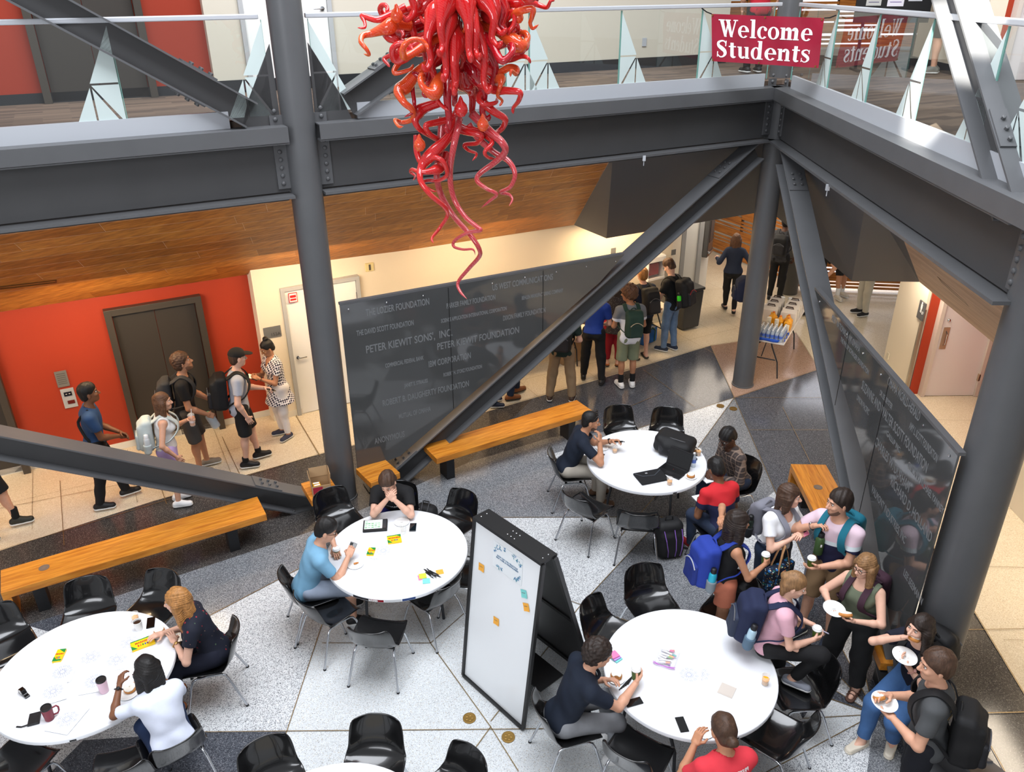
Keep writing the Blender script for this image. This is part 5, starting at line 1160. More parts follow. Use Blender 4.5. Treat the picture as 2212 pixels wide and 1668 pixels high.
    if shoes:
        sm,so=shoes.get('m'),shoes.get('sole',mat('sole_white',(226,226,224),.6))
        for A_,Fd,lf in((AL,FDl,liftL),(AR,FDr,liftR)):
            fz=A_[2]-AN; he=A_-Fd*.045*s; to_=A_+Fd*.145*s; latv=np.array([Fd[1],-Fd[0],0])
            if shoes.get('kind')=='sandal':
                q=Sdf(); q.cap(np.array([*he[:2],fz+.012]),np.array([*to_[:2],fz+.012]),.044*s,.046*s,.0); q.cut((0,0,fz+.022),(0,0,1)); q.cut((0,0,fz+.001),(0,0,-1)); sp=mesh_of('sandal',[q.mesh(.006*max(1,res*.8))],sm,body)
                k_=MB()
                for d_ in(-.0,.05,.09): c_=A_+Fd*(d_+.02)*s; k_.tube([c_+latv*.044*s*math.cos(a)+Z*(fz+.012+.056*(1-d_*4)*math.sin(a)-c_[2]) for a in np.linspace(0,3.1416,9)],.011*s,6,flat=.35,upv=Fd)
                k_.build('strap',sm,sp,smooth=60); continue
            q=Sdf(); q.cap(np.array([*he[:2],fz+.045*s]),np.array([*to_[:2],fz+.034*s]),.043*s,.040*s,.02); q.cap(A_,np.array([*(A_+Fd*.06*s)[:2],fz+.05*s]),.046*s,.036*s,.03)
            q.cut((A_[0],A_[1],fz+shoes.get('h',.105)*s),(0,0,1)); q.cut((0,0,fz+.012),(0,0,-1))
            sp=mesh_of('shoe',[q.mesh(.0065*max(1,res*.8))],sm,body)
            q=Sdf(); q.cap(np.array([*he[:2],fz+.03]),np.array([*to_[:2],fz+.03]),.047*s,.044*s,.0); q.cut((0,0,fz+.026),(0,0,1)); q.cut((0,0,fz+.001),(0,0,-1)); mesh_of('sole',[q.mesh(.0065*max(1,res*.8))],so,sp)
            if shoes.get('sock'):
                q=Sdf(); q.cap(A_+Z*shoes.get('sockh',.13)*s,A_,.046*s,.043*s,.0); q.cut(A_+Z*shoes.get('sockh',.13)*s,(0,0,1)); mesh_of('sock',[q.mesh(.008)],shoes['sock'],body)
    Mn=np.array(Mw); wp=lambda p: (Mn@np.array([*p,1.]))[:3]; wd=lambda p: Mn[:3,:3]@np.array(p)
    info=dict(body=body,Mw=Mw,s=s,Nk=Nk,P0=P0,R2=R2,R1=R1,up=up2,fw=fw2,rt=rt,SL=SL,SR=SR,Ch=Ch,sh=sh,HC=HC,RH=RH,wp=wp,wd=wd,GR={k:(wp(a),wd(b_),wd(c_),wd(d_)) for k,(a,b_,c_,d_) in GR.items()},WL=WL,WR=WR,EL=EL,ER=ER,wide=wide,fem=fem,hp=hp_,hs=hs,res=res)
    PEOPLE[key]=info; return info
def backpack(key,label,m1,m2=None,size=(.29,.15,.45),drop=.0,strapm=None,bottle=None,flap=True,yaw_off=0.,trim=None):
    "a pack on a person's back: main bag, front pocket, two shoulder straps"
    I=PEOPLE[key]; s=I['s']; up,fw,rt,Nk=I['up'],I['fw'],I['rt'],I['Nk']; m2=m2 or m1; w_,d_,h_=size; res=I['res']
    back=-(.118*s*(1+(I['wide']-1)*.6)+.016); c=Nk-up*(h_/2+.01+drop)+fw*(back-d_/2-.005); R_=I['R2']; t=thing('backpack',label,'backpack',(0,0,0)); t.matrix_basis=I['Mw']@Matrix.Translation(Vector(vec(c)))
    o=lambda p: np.array(p)-c
    q=Sdf(); q.box(o(c),(w_/2,d_/2,h_/2),R_,.055,0); q.box(o(c-fw*d_*.35-up*.02),(w_/2*.9,d_/2*.9,h_/2*.86),R_,.05,.04); mesh_of('main_bag',[q.mesh(.010*max(1,res*.8),fold(.003,30))],m1,t)
    q=Sdf(); q.box(o(c-fw*(d_*.82)-up*h_*.18),(w_/2*.74,d_/2*.42,h_/2*.5),R_,.03,0); mesh_of('front_pocket',[q.mesh(.009*max(1,res*.8),fold(.002,40))],m2,t)
    k_=MB(); zc=c-fw*(d_*1.0)+up*h_*.12; k_.tube([o(zc+rt*x-up*.12*h_*(abs(x)/(w_*.36))**2+fw*.012*0) for x in np.linspace(-w_*.36,w_*.36,9)],.006,6); k_.build('zip_line',trim or mat('zip_grey',(90,90,94),.5),t)
    k_=MB(); k_.tube([o(c+up*(h_/2-.01)+rt*x*.05+up*.035*(1-x*x)+fw*d_*.3) for x in np.linspace(-1,1,7)],.009,6); k_.build('grab_handle',strapm or m1,t)
    ins=.105*s if not I['fem'] else .092*s; th=.108*s*(1+(I['wide']-1)*.6)+.028+(.03 if I['fem'] else 0)
    for g in(-1,1):
        P_=[c+up*(h_/2-.05)+fw*d_*.45+rt*g*ins*.8,Nk-up*.02*s-fw*.095*s+rt*g*ins,Nk+up*.034*s-fw*.01*s+rt*g*ins*1.0,Nk-up*.005*s+fw*.075*s+rt*g*ins*1.03,Nk-up*.09*s+fw*th+rt*g*ins*1.08,Nk-up*.2*s+fw*(th-.005)+rt*g*ins*1.25,Nk-up*.31*s+fw*.05*s+rt*g*(.165*s*I['wide']+.01),Nk-up*.36*s-fw*.06*s+rt*g*(.158*s*I['wide']),c-up*(h_/2-.06)+fw*d_*.4+rt*g*w_*.4]
        ps=[np.array(x) for x in smooth([tuple(x) for x in P_],4)]; k_=MB()
        # flat webbing: ribbon with thickness, lying on the body
        vs=[];
        for i,p in enumerate(ps):
            a=ps[min(i+1,len(ps)-1)]-ps[max(i-1,0)]; a/=np.linalg.norm(a)+1e-9; ce=Nk-up*.18*s+rt*g*.06*s; outw=p-ce; outw-=a*(outw@a); outw/=np.linalg.norm(outw)+1e-9; la=np.cross(a,outw); wd=.032*s if i<len(ps)*.62 else .014
            for x,y in((-1,0),(1,0),(1,1),(-1,1)): vs.append(o(p+la*x*wd+outw*(.012*y)))
        fs=[(4*i+j,4*i+(j+1)%4,4*i+4+(j+1)%4,4*i+4+j) for i in range(len(ps)-1) for j in range(4)]; k_.add(vs,fs); k_.build('strap',strapm or m1,t,smooth=40)
    if bottle:
        g,cb,cl=bottle[:3]; bp=c+rt*g*(w_/2+.03)-up*h_*.22-fw*.01; k_=MB(); prof=[(.0,0),(.036,.0),(.038,.01),(.038,.17),(.03,.19),(.026,.195)]
        tb=thing('water_bottle',bottle[3],'bottle',(0,0,0)); tb.matrix_basis=I['Mw']@Matrix.Translation(Vector(vec(bp-up*.08)))@Matrix(R_).to_4x4()
        k_.lathe(prof,18); k_.build('flask',mat('bottle_'+label[:14],cb,.35,.1),tb,smooth=50); k_=MB(); k_.lathe([(.028,.195),(.028,.235),(.02,.245),(.0,.246)],16); k_.build('lid',mat('bottle_lid_'+label[:14],cl,.5),tb,smooth=50)
        q=Sdf(); q.cap(o(bp-up*.08),o(bp+up*.02),.047,.050,0,end=1.); mesh_of('side_pocket',[q.mesh(.008)],bottle[4] if len(bottle)>4 else m2,t)
    return t
def spl(P_,N=6): return [np.array(x) for x in smooth([tuple(p) for p in P_],N)]
# ================================================================== PEOPLE
C_=cloth
sh_=lambda m,sole=None,**k: dict(m=m,sole=sole or mat('sole_white',(226,226,224),.6),**k)
BLK=C_('black_cotton',(20,20,22)); BLKP=C_('black_trousers',(18,18,20)); NAVYP=C_('navy_polo',(16,26,42)); SOLED=mat('sole_dark',(30,30,30),.6); SHB=mat('shoe_black',(24,24,26),.55); SHW=mat('shoe_white',(232,232,232),.5)
JEAN=C_('mid_blue_denim',(62,98,146),var=.12); JEANL=C_('washed_denim',(104,128,158),var=.15); JEAND=C_('dark_denim',(36,48,70),var=.1); KHAKI=C_('khaki_chino',(148,124,96)); STONE=C_('stone_chino',(170,162,150)); GREYP=C_('grey_jeans',(126,128,132),var=.08)
BPK=C_('backpack_black',(20,20,22),rough=.7); BPKT=C_('backpack_black_trim',(34,34,38),rough=.6)
seat=dict(pz=.555)
def sit(**k):
    d=dict(pz=.555,fL=(-.13,.40),fR=(.13,.42)); d.update(k); return d
def tee_print(txt,c,front,size=.06,dy=-.1,font_s=1.):
    return lambda l: None
# --- queue by the red wall
person('p1','person at the left edge in black shorts and dark sneakers, mostly out of frame',at(2,1152)[:2],12,1.82,sk='light',hair=('short','dark'),top=dict(m=BLK),bottom=dict(m=C_('black_shorts',(22,22,24)),kind='shorts',len=1.,loose=.03,name='shorts'),shoes=sh_(mat('shoe_olive_black',(44,46,38),.6),sock=C_('black_sock',(16,16,18)),sockh=.16,h=.1),fL=(-.12,.18),fR=(.14,-.12),fdir=(-12,20),res=1.25)
person('p2','man in blue tee with a black shoulder strap, hands clasped, by the lift panel',('head',192,850),26,1.77,sk='brown',hair=('fade','black'),top=dict(m=C_('denim_blue_tee',(44,74,116)),neck='crew',hem=-.13),bottom=dict(m=BLKP),shoes=sh_(SHB,h=.12),L=(-.03,.30,1.02),R=(.04,.29,1.0),fL=(-.1,.20),fR=(.10,-.14),head=(0,-6,0),res=1.15)
person('p3','woman in white tank and lilac shorts with a pale backpack, holding iced tea',('head',352,868),22,1.64,fem=True,sk='light',hair=('long','chestnut'),top=dict(m=C_('white_tank',(232,228,224)),sleeve=0,neck='tank',hem=.02),bottom=dict(m=C_('lilac_shorts',(196,170,222)),kind='shorts',len=.55,loose=.05,name='shorts'),shoes=sh_(SHW),L=(-.10,.31,1.17),R=(.24,.10,.84),head=(-8,0,0),curl=(.75,.3),res=1.15)
person('p4','curly haired man in black tee looking up, holding a water jug',('head',394,782),18,1.83,sk='tan',hair=('curly','brown'),beard=True,top=dict(m=BLK,hem=-.14),bottom=dict(m=C_('dark_grey_shorts',(74,70,66)),kind='shorts',len=1.,loose=.03,name='shorts'),shoes=sh_(mat('shoe_taupe',(140,128,112),.7),h=.085),R=(.20,.27,.98),L=(-.14,.33,1.02),head=(-2,-14,0),curl=(.7,.8),res=1.15,fL=(-.1,.12),fR=(.1,.02))
person('p5','man in black cap, grey tee and black shorts holding a phone',('head',513,773),22,1.80,sk='fair',hair=('buzz','brown'),cap=(34,31,29),top=dict(m=C_('heather_grey_tee',(176,178,188)),hem=-.14),bottom=dict(m=C_('black_shorts',(22,22,24)),kind='shorts',len=.95,loose=.035,name='shorts'),shoes=sh_(SHB,sock=C_('black_sock',(16,16,18)),sockh=.09),R=(.23,.06,.88),L=(-.08,.36,1.13),head=(12,4,0),curl=(.7,.3),res=1.15,fL=(-.1,.14),fR=(.1,-.06))
DOTS=None
def _diamond(nt,b):
    tc=nt.nodes.new('ShaderNodeTexCoord'); mp=nt.nodes.new('ShaderNodeMapping'); mp.inputs['Rotation'].default_value=(.2,.78,.2); nt.links.new(tc.outputs['Object'],mp.inputs[0])
    ck=nt.nodes.new('ShaderNodeTexVoronoi'); ck.inputs['Scale'].default_value=32; ck.inputs['Randomness'].default_value=0; nt.links.new(mp.outputs[0],ck.inputs['Vector'])
    cr=nt.nodes.new('ShaderNodeValToRGB'); cr.color_ramp.interpolation='CONSTANT'; e=cr.color_ramp.elements; e[0].position=0; e[0].color=lin((40,36,58)); e[1].position=.46; e[1].color=lin((232,228,230)); nt.links.new(ck.outputs['Distance'],cr.inputs[0]); nt.links.new(cr.outputs[0],b.inputs['Base Color'])
DIAM=ramp_mat('cloth_diamond_print',_diamond,.8)
person('p6','woman with hair bun in diamond print blouse by the white door',('head',577,752),222,1.62,fem=True,sk='tan',hair=('bun','black'),glasses='gold',wide=1.12,top=dict(m=DIAM,sleeve=.55,neck='v',hem=-.26,flare=.24,name='blouse'),bottom=dict(m=C_('white_trousers',(232,226,224)),ankle=.045,len=.93),shoes=sh_(C_('grey_navy_canvas',(64,66,84)),h=.08),R=(.07,.30,1.13),L=(-.07,.30,1.12),head=(0,24,0),curl=(.7,.7),res=1.15,fdir=(-18,18))
# --- middle table
person('p7','young man in black tee resting his head on his hands',('head',838,1042),-93,1.76,sk='fair',hair=('short','brown'),top=dict(m=BLK,hem=-.1),bottom=dict(m=C_('royal_blue_shorts',(30,40,130)),kind='shorts',len=.9,name='shorts'),shoes=sh_(SHB),**sit(lean=30,head=(-6,34,6),L=(-.085,.47,1.0),R=(.0,.46,1.01),elbL=(-.75,.15,-.9),elbR=(.75,.15,-.9),curl=(.8,.8),palm=((.5,-.6,.3),(-.5,-.6,.3))))
person('p8','young man in light blue tee and glasses at the middle table',('head',704,1146),22,1.76,sk='light',hair=('fade','black'),glasses='black',top=dict(m=C_('light_blue_tee',(120,168,198)),hem=-.12),bottom=dict(m=C_('pale_grey_shorts',(164,176,196)),kind='shorts',len=1.,loose=.03,name='shorts'),shoes=sh_(SHB),**sit(lean=21,head=(-14,22,0),Rw=at(752,1203,.84),Lw=at(722,1180,.84),curl=(.6,.7),elbR=(.6,-.3,-.8),elbL=(-.9,.3,.1)))
# --- left table
def _floral(name,base,cols,scale,th):
    def f(nt,b):
        tc=nt.nodes.new('ShaderNodeTexCoord'); prev=None; rgb=lin(base)
        for i,(c,t_) in enumerate(cols):
            vo=nt.nodes.new('ShaderNodeTexVoronoi'); vo.inputs['Scale'].default_value=scale*(1+.25*i); mp=nt.nodes.new('ShaderNodeMapping'); mp.inputs['Location'].default_value=(i*5.1,i*2.3,i); nt.links.new(tc.outputs['Object'],mp.inputs[0]); nt.links.new(mp.outputs[0],vo.inputs['Vector'])
            g=nt.nodes.new('ShaderNodeMath'); g.operation='LESS_THAN'; g.inputs[1].default_value=t_; nt.links.new(vo.outputs['Distance'],g.inputs[0]); mx=nt.nodes.new('ShaderNodeMix'); mx.data_type='RGBA'; mx.inputs['A'].default_value=rgb; mx.inputs['B'].default_value=lin(c)
            if prev: nt.links.new(prev,mx.inputs['A'])
            nt.links.new(g.outputs[0],mx.inputs['Factor']); prev=mx.outputs['Result']
        nt.links.new(prev,b.inputs['Base Color'])
    return ramp_mat(name,f,th)
NFLOR=_floral('cloth_navy_floral',(20,24,40),[((150,40,50),.16),((70,90,70),.13),((190,150,120),.08)],14,.8)
person('p9','woman with long red hair in navy floral top at the lower left table',('head',382,1298),196,1.70,fem=True,sk='fair',hair=('longwavy','red'),wide=1.08,top=dict(m=NFLOR,sleeve=.5,neck='crew',hem=-.12),bottom=dict(m=C_('navy_trousers',(18,22,40))),shoes=sh_(mat('shoe_tan',(176,104,52),.5),SOLED),**sit(lean=16,head=(-4,6,0),Lw=at(378,1387,.785),Rw=at(352,1368,.785),curl=(.25,.3),palm=((.1,.1,-1),(-.1,.1,-1)),elbL=(-.9,-.3,-.5)))
person('p10','dark haired woman in white blouse eating at the lower left table',('head',318,1448),128,1.66,fem=True,sk='brown',hair=('long','black'),top=dict(m=C_('white_blouse',(222,228,244)),sleeve=.72,neck='v',hem=-.10,flare=.17,e=.026,name='blouse',fold=.004),bottom=dict(m=C_('navy_jeans',(24,44,78))),shoes=sh_(mat('shoe_tan',(176,104,52),.5),SOLED),**sit(lean=20,head=(14,28,0),Lw=at(258,1480,.93),Rw=at(338,1462,.84),curl=(.6,.5),elbL=(-.8,.2,-.7)))
# --- far table
person('p11','bearded man in black polo with sunglasses on his head',('head',1276,910),4,1.80,sk='tan',hair=('buzz','black'),beard=True,top=dict(m=NAVYP,neck='collar',hem=-.1,name='polo_shirt'),bottom=dict(m=STONE,ankle=.055),shoes=sh_(mat('shoe_brown_suede',(104,76,56),.7),SOLED),**sit(lean=21,head=(-8,10,0),Rw=at(1296,955,1.03),Lw=at(1322,953,.86),curl=(.7,.6),elbR=(.55,.2,-.85),palm=(None,(-.6,-.6,.2))))
PLAID=None
def _plaid(nt,b):
    tc=nt.nodes.new('ShaderNodeTexCoord'); prev=lin((84,72,68)); pv=None
    for i,(d,sc,c,w) in enumerate((('X',26,(52,46,46),.5),('Z',26,(56,48,46),.5),('X',13,(150,128,112),.90),('Z',13,(150,128,112),.90))):
        wv=nt.nodes.new('ShaderNodeTexWave'); wv.bands_direction=d; wv.inputs['Scale'].default_value=sc/3; nt.links.new(tc.outputs['Object'],wv.inputs[0]); g=nt.nodes.new('ShaderNodeMath'); g.operation='GREATER_THAN'; g.inputs[1].default_value=w; nt.links.new(wv.outputs['Fac'],g.inputs[0]); m5=nt.nodes.new('ShaderNodeMath'); m5.operation='MULTIPLY'; m5.inputs[1].default_value=.6; nt.links.new(g.outputs[0],m5.inputs[0])
        mx=nt.nodes.new('ShaderNodeMix'); mx.data_type='RGBA'; mx.inputs['A'].default_value=prev; mx.inputs['B'].default_value=lin(c)
        if pv: nt.links.new(pv,mx.inputs['A'])
        nt.links.new(m5.outputs[0],mx.inputs['Factor']); pv=mx.outputs['Result']
    nt.links.new(pv,b.inputs['Base Color'])
PLAID=ramp_mat('cloth_brown_plaid',_plaid,.85)
person('p12','man in brown plaid shirt and glasses looking down, seated right of the far table',('head',1572,945),200,1.74,sk='dark',hair=('short','black'),glasses='black',top=dict(m=PLAID,sleeve=1.75,neck='collar',hem=-.13),bottom=dict(m=JEAND),shoes=sh_(SHB),**sit(lean=18,head=(8,36,0),L=(-.09,.36,.70),R=(.09,.36,.70)))
def _twotone(name,c1,c2,zz,mid=None,slope=0.):
    def f(nt,b):
        tc=nt.nodes.new('ShaderNodeTexCoord'); sp=nt.nodes.new('ShaderNodeSeparateXYZ'); nt.links.new(tc.outputs['Object'],sp.inputs[0])
        sl=nt.nodes.new('ShaderNodeMath'); sl.operation='MULTIPLY_ADD'; sl.inputs[1].default_value=slope; nt.links.new(sp.outputs[0],sl.inputs[0]); nt.links.new(sp.outputs[2],sl.inputs[2])
        cr=nt.nodes.new('ShaderNodeValToRGB'); cr.color_ramp.interpolation='CONSTANT'; mr=nt.nodes.new('ShaderNodeMapRange'); mr.inputs[1].default_value=zz-.5; mr.inputs[2].default_value=zz+.5; nt.links.new(sl.outputs[0],mr.inputs[0]); nt.links.new(mr.outputs[0],cr.inputs[0])
        e=cr.color_ramp.elements; e[0].position=0; e[0].color=lin(c2); e[1].position=.5; e[1].color=lin(mid or c1)
        if mid: x=cr.color_ramp.elements.new(.545); x.color=lin(c1)
        nt.links.new(cr.outputs[0],b.inputs['Base Color'])
    return ramp_mat(name,f,.85,bump=.1,bscale=26)
person('p13','man in red and navy polo, back to the camera, at the far table',('head',1547,1013),110,1.74,sk='brown',hair=('short','black'),top=dict(m=_twotone('cloth_red_navy_polo',(206,38,46),(24,28,62),.87),neck='collar',cm=C_('navy_collar',(24,26,58)),hem=-.12,name='polo_shirt',sleeve=.6),bottom=dict(m=JEAND),shoes=sh_(mat('shoe_red_black',(150,30,34),.6)),**sit(lean=20,head=(6,34,0),L=(-.10,.36,.70),R=(.09,.36,.70)))
# --- front right table
person('p14','young man in navy polo and grey jeans at the front right table',('head',1292,1412),14,1.80,sk='light',hair=('curly','dark'),top=dict(m=NAVYP,neck='collar',hem=-.12,name='polo_shirt'),bottom=dict(m=GREYP),shoes=sh_(SHW),**sit(lean=22,head=(-6,12,0),Rw=at(1372,1478,.83),L=(-.08,.38,.80),curl=(.5,.55),elbR=(.7,-.2,-.7),palm=(None,(-.9,.2,.3)),fL=(-.13,.48),fR=(.13,.42)))
person('p15','person in red tee with hair in a low bun at the front right table',('head',1562,1577),103,1.76,sk='tan',hair=('lowbun','brown'),top=dict(m=C_('coral_red_tee',(212,54,66)),hem=-.12),bottom=dict(m=C_('black_shorts',(22,22,24)),kind='shorts',len=.72,loose=.04,name='shorts'),shoes=sh_(SHB),**sit(lean=15,head=(4,22,0),L=(-.13,.36,.92),R=(.1,.33,1.0),fL=(-.28,.34),fR=(.2,.36),knees=((-.7,1,.1),(.4,1,.1))))
# --- standing group at right
person('p16','woman with curly brown hair, blue backpack and coral shorts holding a paper cup',('head',1594,1130),12,1.66,fem=True,sk='tan',hair=('longcurly','dark'),top=dict(m=BLK,sleeve=0,neck='tank',hem=.05),bottom=dict(m=C_('coral_shorts',(190,112,86)),kind='shorts',len=.62,loose=.045,waist=.15,name='shorts'),shoes=sh_(SHW),R=(.14,.34,1.10),L=(-.16,-.02,1.52),elbL=(-.9,.35,.5),curl=(.6,.75),palm=(None,(-1,.1,0)),head=(-6,4,0),fL=(-.1,.08),fR=(.1,-.08))
person('p17','woman in white tee and navy trousers with tote on her arm',('head',1706,1072),-58,1.70,fem=True,sk='fair',hair=('bob','brown'),wide=1.2,top=dict(m=C_('white_tee',(236,236,238)),sleeve=.55,neck='scoop',hem=.0),bottom=dict(m=C_('navy_wide_trousers',(24,40,62)),loose=.05,ankle=.09,kind='pants',waist=.12,e=.02),shoes=sh_(SHB),R=(.05,.24,1.21),L=(-.05,.25,1.21),curl=(.65,.6),elbR=(.9,-.4,-.5),elbL=(-.9,-.4,-.5),head=(36,2,0))
person('p18','man in pink and navy tee and khaki shorts holding a green bottle and a cup',('head',1812,1086),218,1.85,sk='light',hair=('short','dark'),beard=True,top=dict(m=_twotone('cloth_pink_navy_tee',(224,198,210),(26,26,58),1.26,(214,224,228),.22),hem=-.15,sleeve=.62,neck='crew'),bottom=dict(m=C_('khaki_shorts',(136,108,78)),kind='shorts',len=.98,loose=.035,name='shorts'),shoes=sh_(C_('navy_canvas_shoe',(44,52,68)),h=.085),Rw=at(1760,1136,1.40),L=(-.05,.33,1.12),curl=(.55,.85),elbR=(.8,-.2,-.5),head=(-26,4,0),palm=((.6,.2,.5),(-.2,.0,-1)),fL=(-.14,.02),fR=(.13,.12))
person('p19','woman in olive tank and black trousers holding a plate and half a bagel',('head',1868,1224),218,1.58,fem=True,sk='fair',hair=('long','light'),glasses='black',wide=1.27,top=dict(m=C_('olive_tank',(104,112,92)),sleeve=0,neck='scoop',hem=.04),bottom=dict(m=BLKP,loose=.03,ankle=.07,len=.9,waist=.13),shoes=dict(kind='sandal',m=mat('sandal_brown',(92,64,52),.7)),R=(.13,.30,1.06),L=(-.12,.31,1.06),curl=(.5,.45),elbR=(1,-.4,-.5),elbL=(-1,-.4,-.5),palm=((.4,-.3,.8),(-.2,.2,.9)),head=(-12,10,0),fL=(-.16,.02),fR=(.16,.10))
person('p20','woman in pink tee with navy backpack perched on the table, one foot on a chair',('head',1716,1264),-8,1.68,fem=True,sk='fair',hair=('halfup','light'),top=dict(m=C_('pink_tee',(222,172,186)),sleeve=.58,neck='scoop',hem=-.06),bottom=dict(m=BLKP,ankle=.042,len=.9),shoes=sh_(C_('grey_slip_on',(150,154,166)),h=.075),pz=.86,lean=7,fLw=at(1672,1500,0),fRw=at(1708,1478,.47),R=(.10,.33,1.0),L=(-.10,.36,1.0),curl=(.6,.55),palm=(None,(-.8,.2,.2)),head=(-14,18,0),fdir=(5,25),knees=((0,1,.1),(.25,1,.6)))
person('p21','seated woman in navy top and blue jeans lifting a bagel, legs stretched out',('head',1986,1358),206,1.70,fem=True,sk='fair',hair=('long','dark'),top=dict(m=C_('navy_top',(22,24,40)),sleeve=.5,neck='crew',hem=.0),bottom=dict(m=JEAN,len=.88,loose=.02,ankle=.05,waist=.12),shoes=sh_(mat('mule_cream',(222,212,194),.6),mat('mule_cream',(222,212,194)),h=.06),pz=.73,lean=13,fLw=at(1925,1612,0),fRw=at(1858,1612,0),R=(.07,.27,1.27),L=(-.08,.30,1.08),curl=(.5,.75),elbR=(.8,-.1,-.8),elbL=(-.7,-.3,-.7),palm=((.3,.0,1),None),head=(-4,-4,0),fdir=(-30,0))
person('p22','man in charcoal tee with black backpack holding a plate at lower right',('head',2022,1438),150,1.82,sk='light',hair=('short','brown'),top=dict(m=C_('charcoal_tee',(74,76,78)),hem=-.15),bottom=dict(m=C_('black_navy_shorts',(24,26,34)),kind='shorts',len=1.),shoes=sh_(SHB),L=(-.10,.25,1.13),R=(.06,.30,1.20),curl=(.5,.55),palm=((.2,.1,1),None),elbL=(-.7,-.4,-.7),head=(24,6,0))
# --- queue behind the donor panel
F=dict(res=1.6,finger=True)
person('p23','person in dark jeans and brown boots behind the donor panel, only lower legs seen',at(1108,858)[:2],25,1.80,sk='light',hair=('short','brown'),top=dict(m=C_('grey_jumper',(120,120,124)),sleeve=1.9),bottom=dict(m=JEAND),shoes=sh_(mat('boot_brown',(132,78,40),.5),SOLED,h=.14),fL=(-.1,.12),fR=(.1,-.1),**F)
person('p24','person in blue jeans and dark sneakers behind the donor panel, one foot seen',at(1066,875)[:2],10,1.72,sk='light',hair=('short','dark'),top=dict(m=C_('tan_shirt',(160,140,116)),sleeve=1.9),bottom=dict(m=JEAND),shoes=sh_(mat('shoe_navy',(36,44,62),.6)),**F)
person('p25','man in khaki trousers with black backpack, head behind the brace',at(1212,868)[:2],82,1.80,sk='fair',hair=('short','brown'),top=dict(m=C_('bottle_green_shirt',(26,46,42)),sleeve=.7),bottom=dict(m=KHAKI,ankle=.06,loose=.02),shoes=sh_(mat('shoe_brown_black',(66,48,38),.5)),R=(.16,.24,1.02),L=(-.22,.10,.9),fL=(-.2,.02),fR=(.18,.04),**F)
person('p26','man in royal blue shirt and black trousers with his back turned in the food queue',at(1278,826)[:2],78,1.78,sk='fair',hair=('short','dark'),top=dict(m=C_('royal_blue_shirt',(24,56,140)),hem=.0,sleeve=.7),bottom=dict(m=BLKP,loose=.02),shoes=sh_(SHB,SOLED),R=(.14,.26,1.0),L=(-.14,.26,1.0),fL=(-.16,.1),fR=(.18,-.06),**F)
SPK=_floral('cloth_black_speckle',(46,42,44),[((206,200,196),.16)],85,.85)
person('p27','woman in speckled black blouse and dark red trousers in the food queue',at(1322,790)[:2],84,1.62,fem=True,sk='fair',hair=('longcurly','dark'),wide=1.15,top=dict(m=SPK,sleeve=1.8,hem=-.2,flare=.2),bottom=dict(m=C_('dark_red_trousers',(150,24,40)),len=.86,loose=.02),shoes=sh_(mat('shoe_tan',(176,104,52),.5),SOLED,h=.05),R=(.14,.26,1.05),L=(-.14,.26,1.05),**F)
person('p28','curly haired young man in olive shorts with green backpack in the queue',at(1352,836)[:2],100,1.80,sk='olive',hair=('afro','chestnut'),glasses='black',top=dict(m=_twotone('cloth_grey_white_tee',(116,118,122),(226,228,236),1.28),hem=-.16),bottom=dict(m=C_('olive_shorts',(122,128,102)),kind='shorts',len=1.,loose=.035,name='shorts'),shoes=sh_(SHW,sock=C_('black_sock',(16,16,18)),sockh=.16,h=.11),L=(-.10,.3,1.14),R=(.14,.25,1.0),head=(52,6,0),res=1.2)
person('p29','bare-calved person with black backpack at the food table behind the curly haired man',at(1384,774)[:2],112,1.70,sk='fair',hair=('short','red'),top=dict(m=C_('navy_jumper',(34,44,66)),sleeve=.7),bottom=dict(m=C_('black_shorts',(22,22,24)),kind='shorts',len=1.,name='shorts'),shoes=dict(kind='sandal',m=mat('sandal_dark',(60,56,46),.7)),L=(-.1,.32,1.0),R=(.1,.32,1.0),lean=10,**F)
person('p30','man in washed jeans with black and red backpack at the food table',at(1443,758)[:2],140,1.76,sk='fair',hair=('fade','brown'),glasses='black',top=dict(m=BLK,hem=-.1),bottom=dict(m=JEANL,loose=.012),shoes=sh_(C_('navy_canvas_shoe',(44,52,68)),h=.08),L=(-.12,.36,1.02),R=(.06,.36,1.02),head=(4,34,0),lean=7,fL=(-.09,.05),fR=(.1,-.06),res=1.2)
person('p31','woman in navy jumper and black leggings walking away past the timber screen',at(1573,672)[:2],84,1.64,fem=True,sk='fair',hair=('long','chestnut'),top=dict(m=C_('navy_jumper',(34,44,66)),sleeve=1.95,hem=-.02,e=.03),bottom=dict(m=BLKP,ankle=.042),shoes=sh_(SHB,SOLED,h=.06),L=(-.34,.12,1.12),R=(.36,.04,1.0),fL=(-.06,.10),fR=(.07,-.24),wide=1.05,res=1.3)
person('p32','person in blue shirt and jeans with navy backpack, mostly hidden by the corner column',at(1612,752)[:2],-4,1.72,sk='light',hair=('short','dark'),top=dict(m=C_('bright_blue_shirt',(30,70,180)),sleeve=.7),bottom=dict(m=JEAND),shoes=sh_(mat('shoe_maroon',(110,40,50),.6)),**F)
person('p33','man in black cap and black clothes with backpack behind the corner column',at(1672,648)[:2],60,1.84,sk='dark',hair=('buzz','black'),cap=(24,24,26),top=dict(m=C_('dark_grey_print_tee',(58,58,62),var=.3,vscale=30),sleeve=.7),bottom=dict(m=BLKP),shoes=sh_(SHB,SOLED),**F)
person('p34','person in black shorts and white socks beyond the right brace',at(1806,642)[:2],-70,1.80,sk='tan',hair=('short','dark'),top=dict(m=C_('yellow_tee',(222,176,40)),sleeve=.6),bottom=dict(m=C_('black_shorts',(22,22,24)),kind='shorts',len=1.,name='shorts'),shoes=sh_(mat('shoe_offwhite',(206,196,180),.6),sock=C_('white_sock',(226,226,226)),sockh=.16,h=.1),fL=(-.14,.0),fR=(.12,.16),**F)
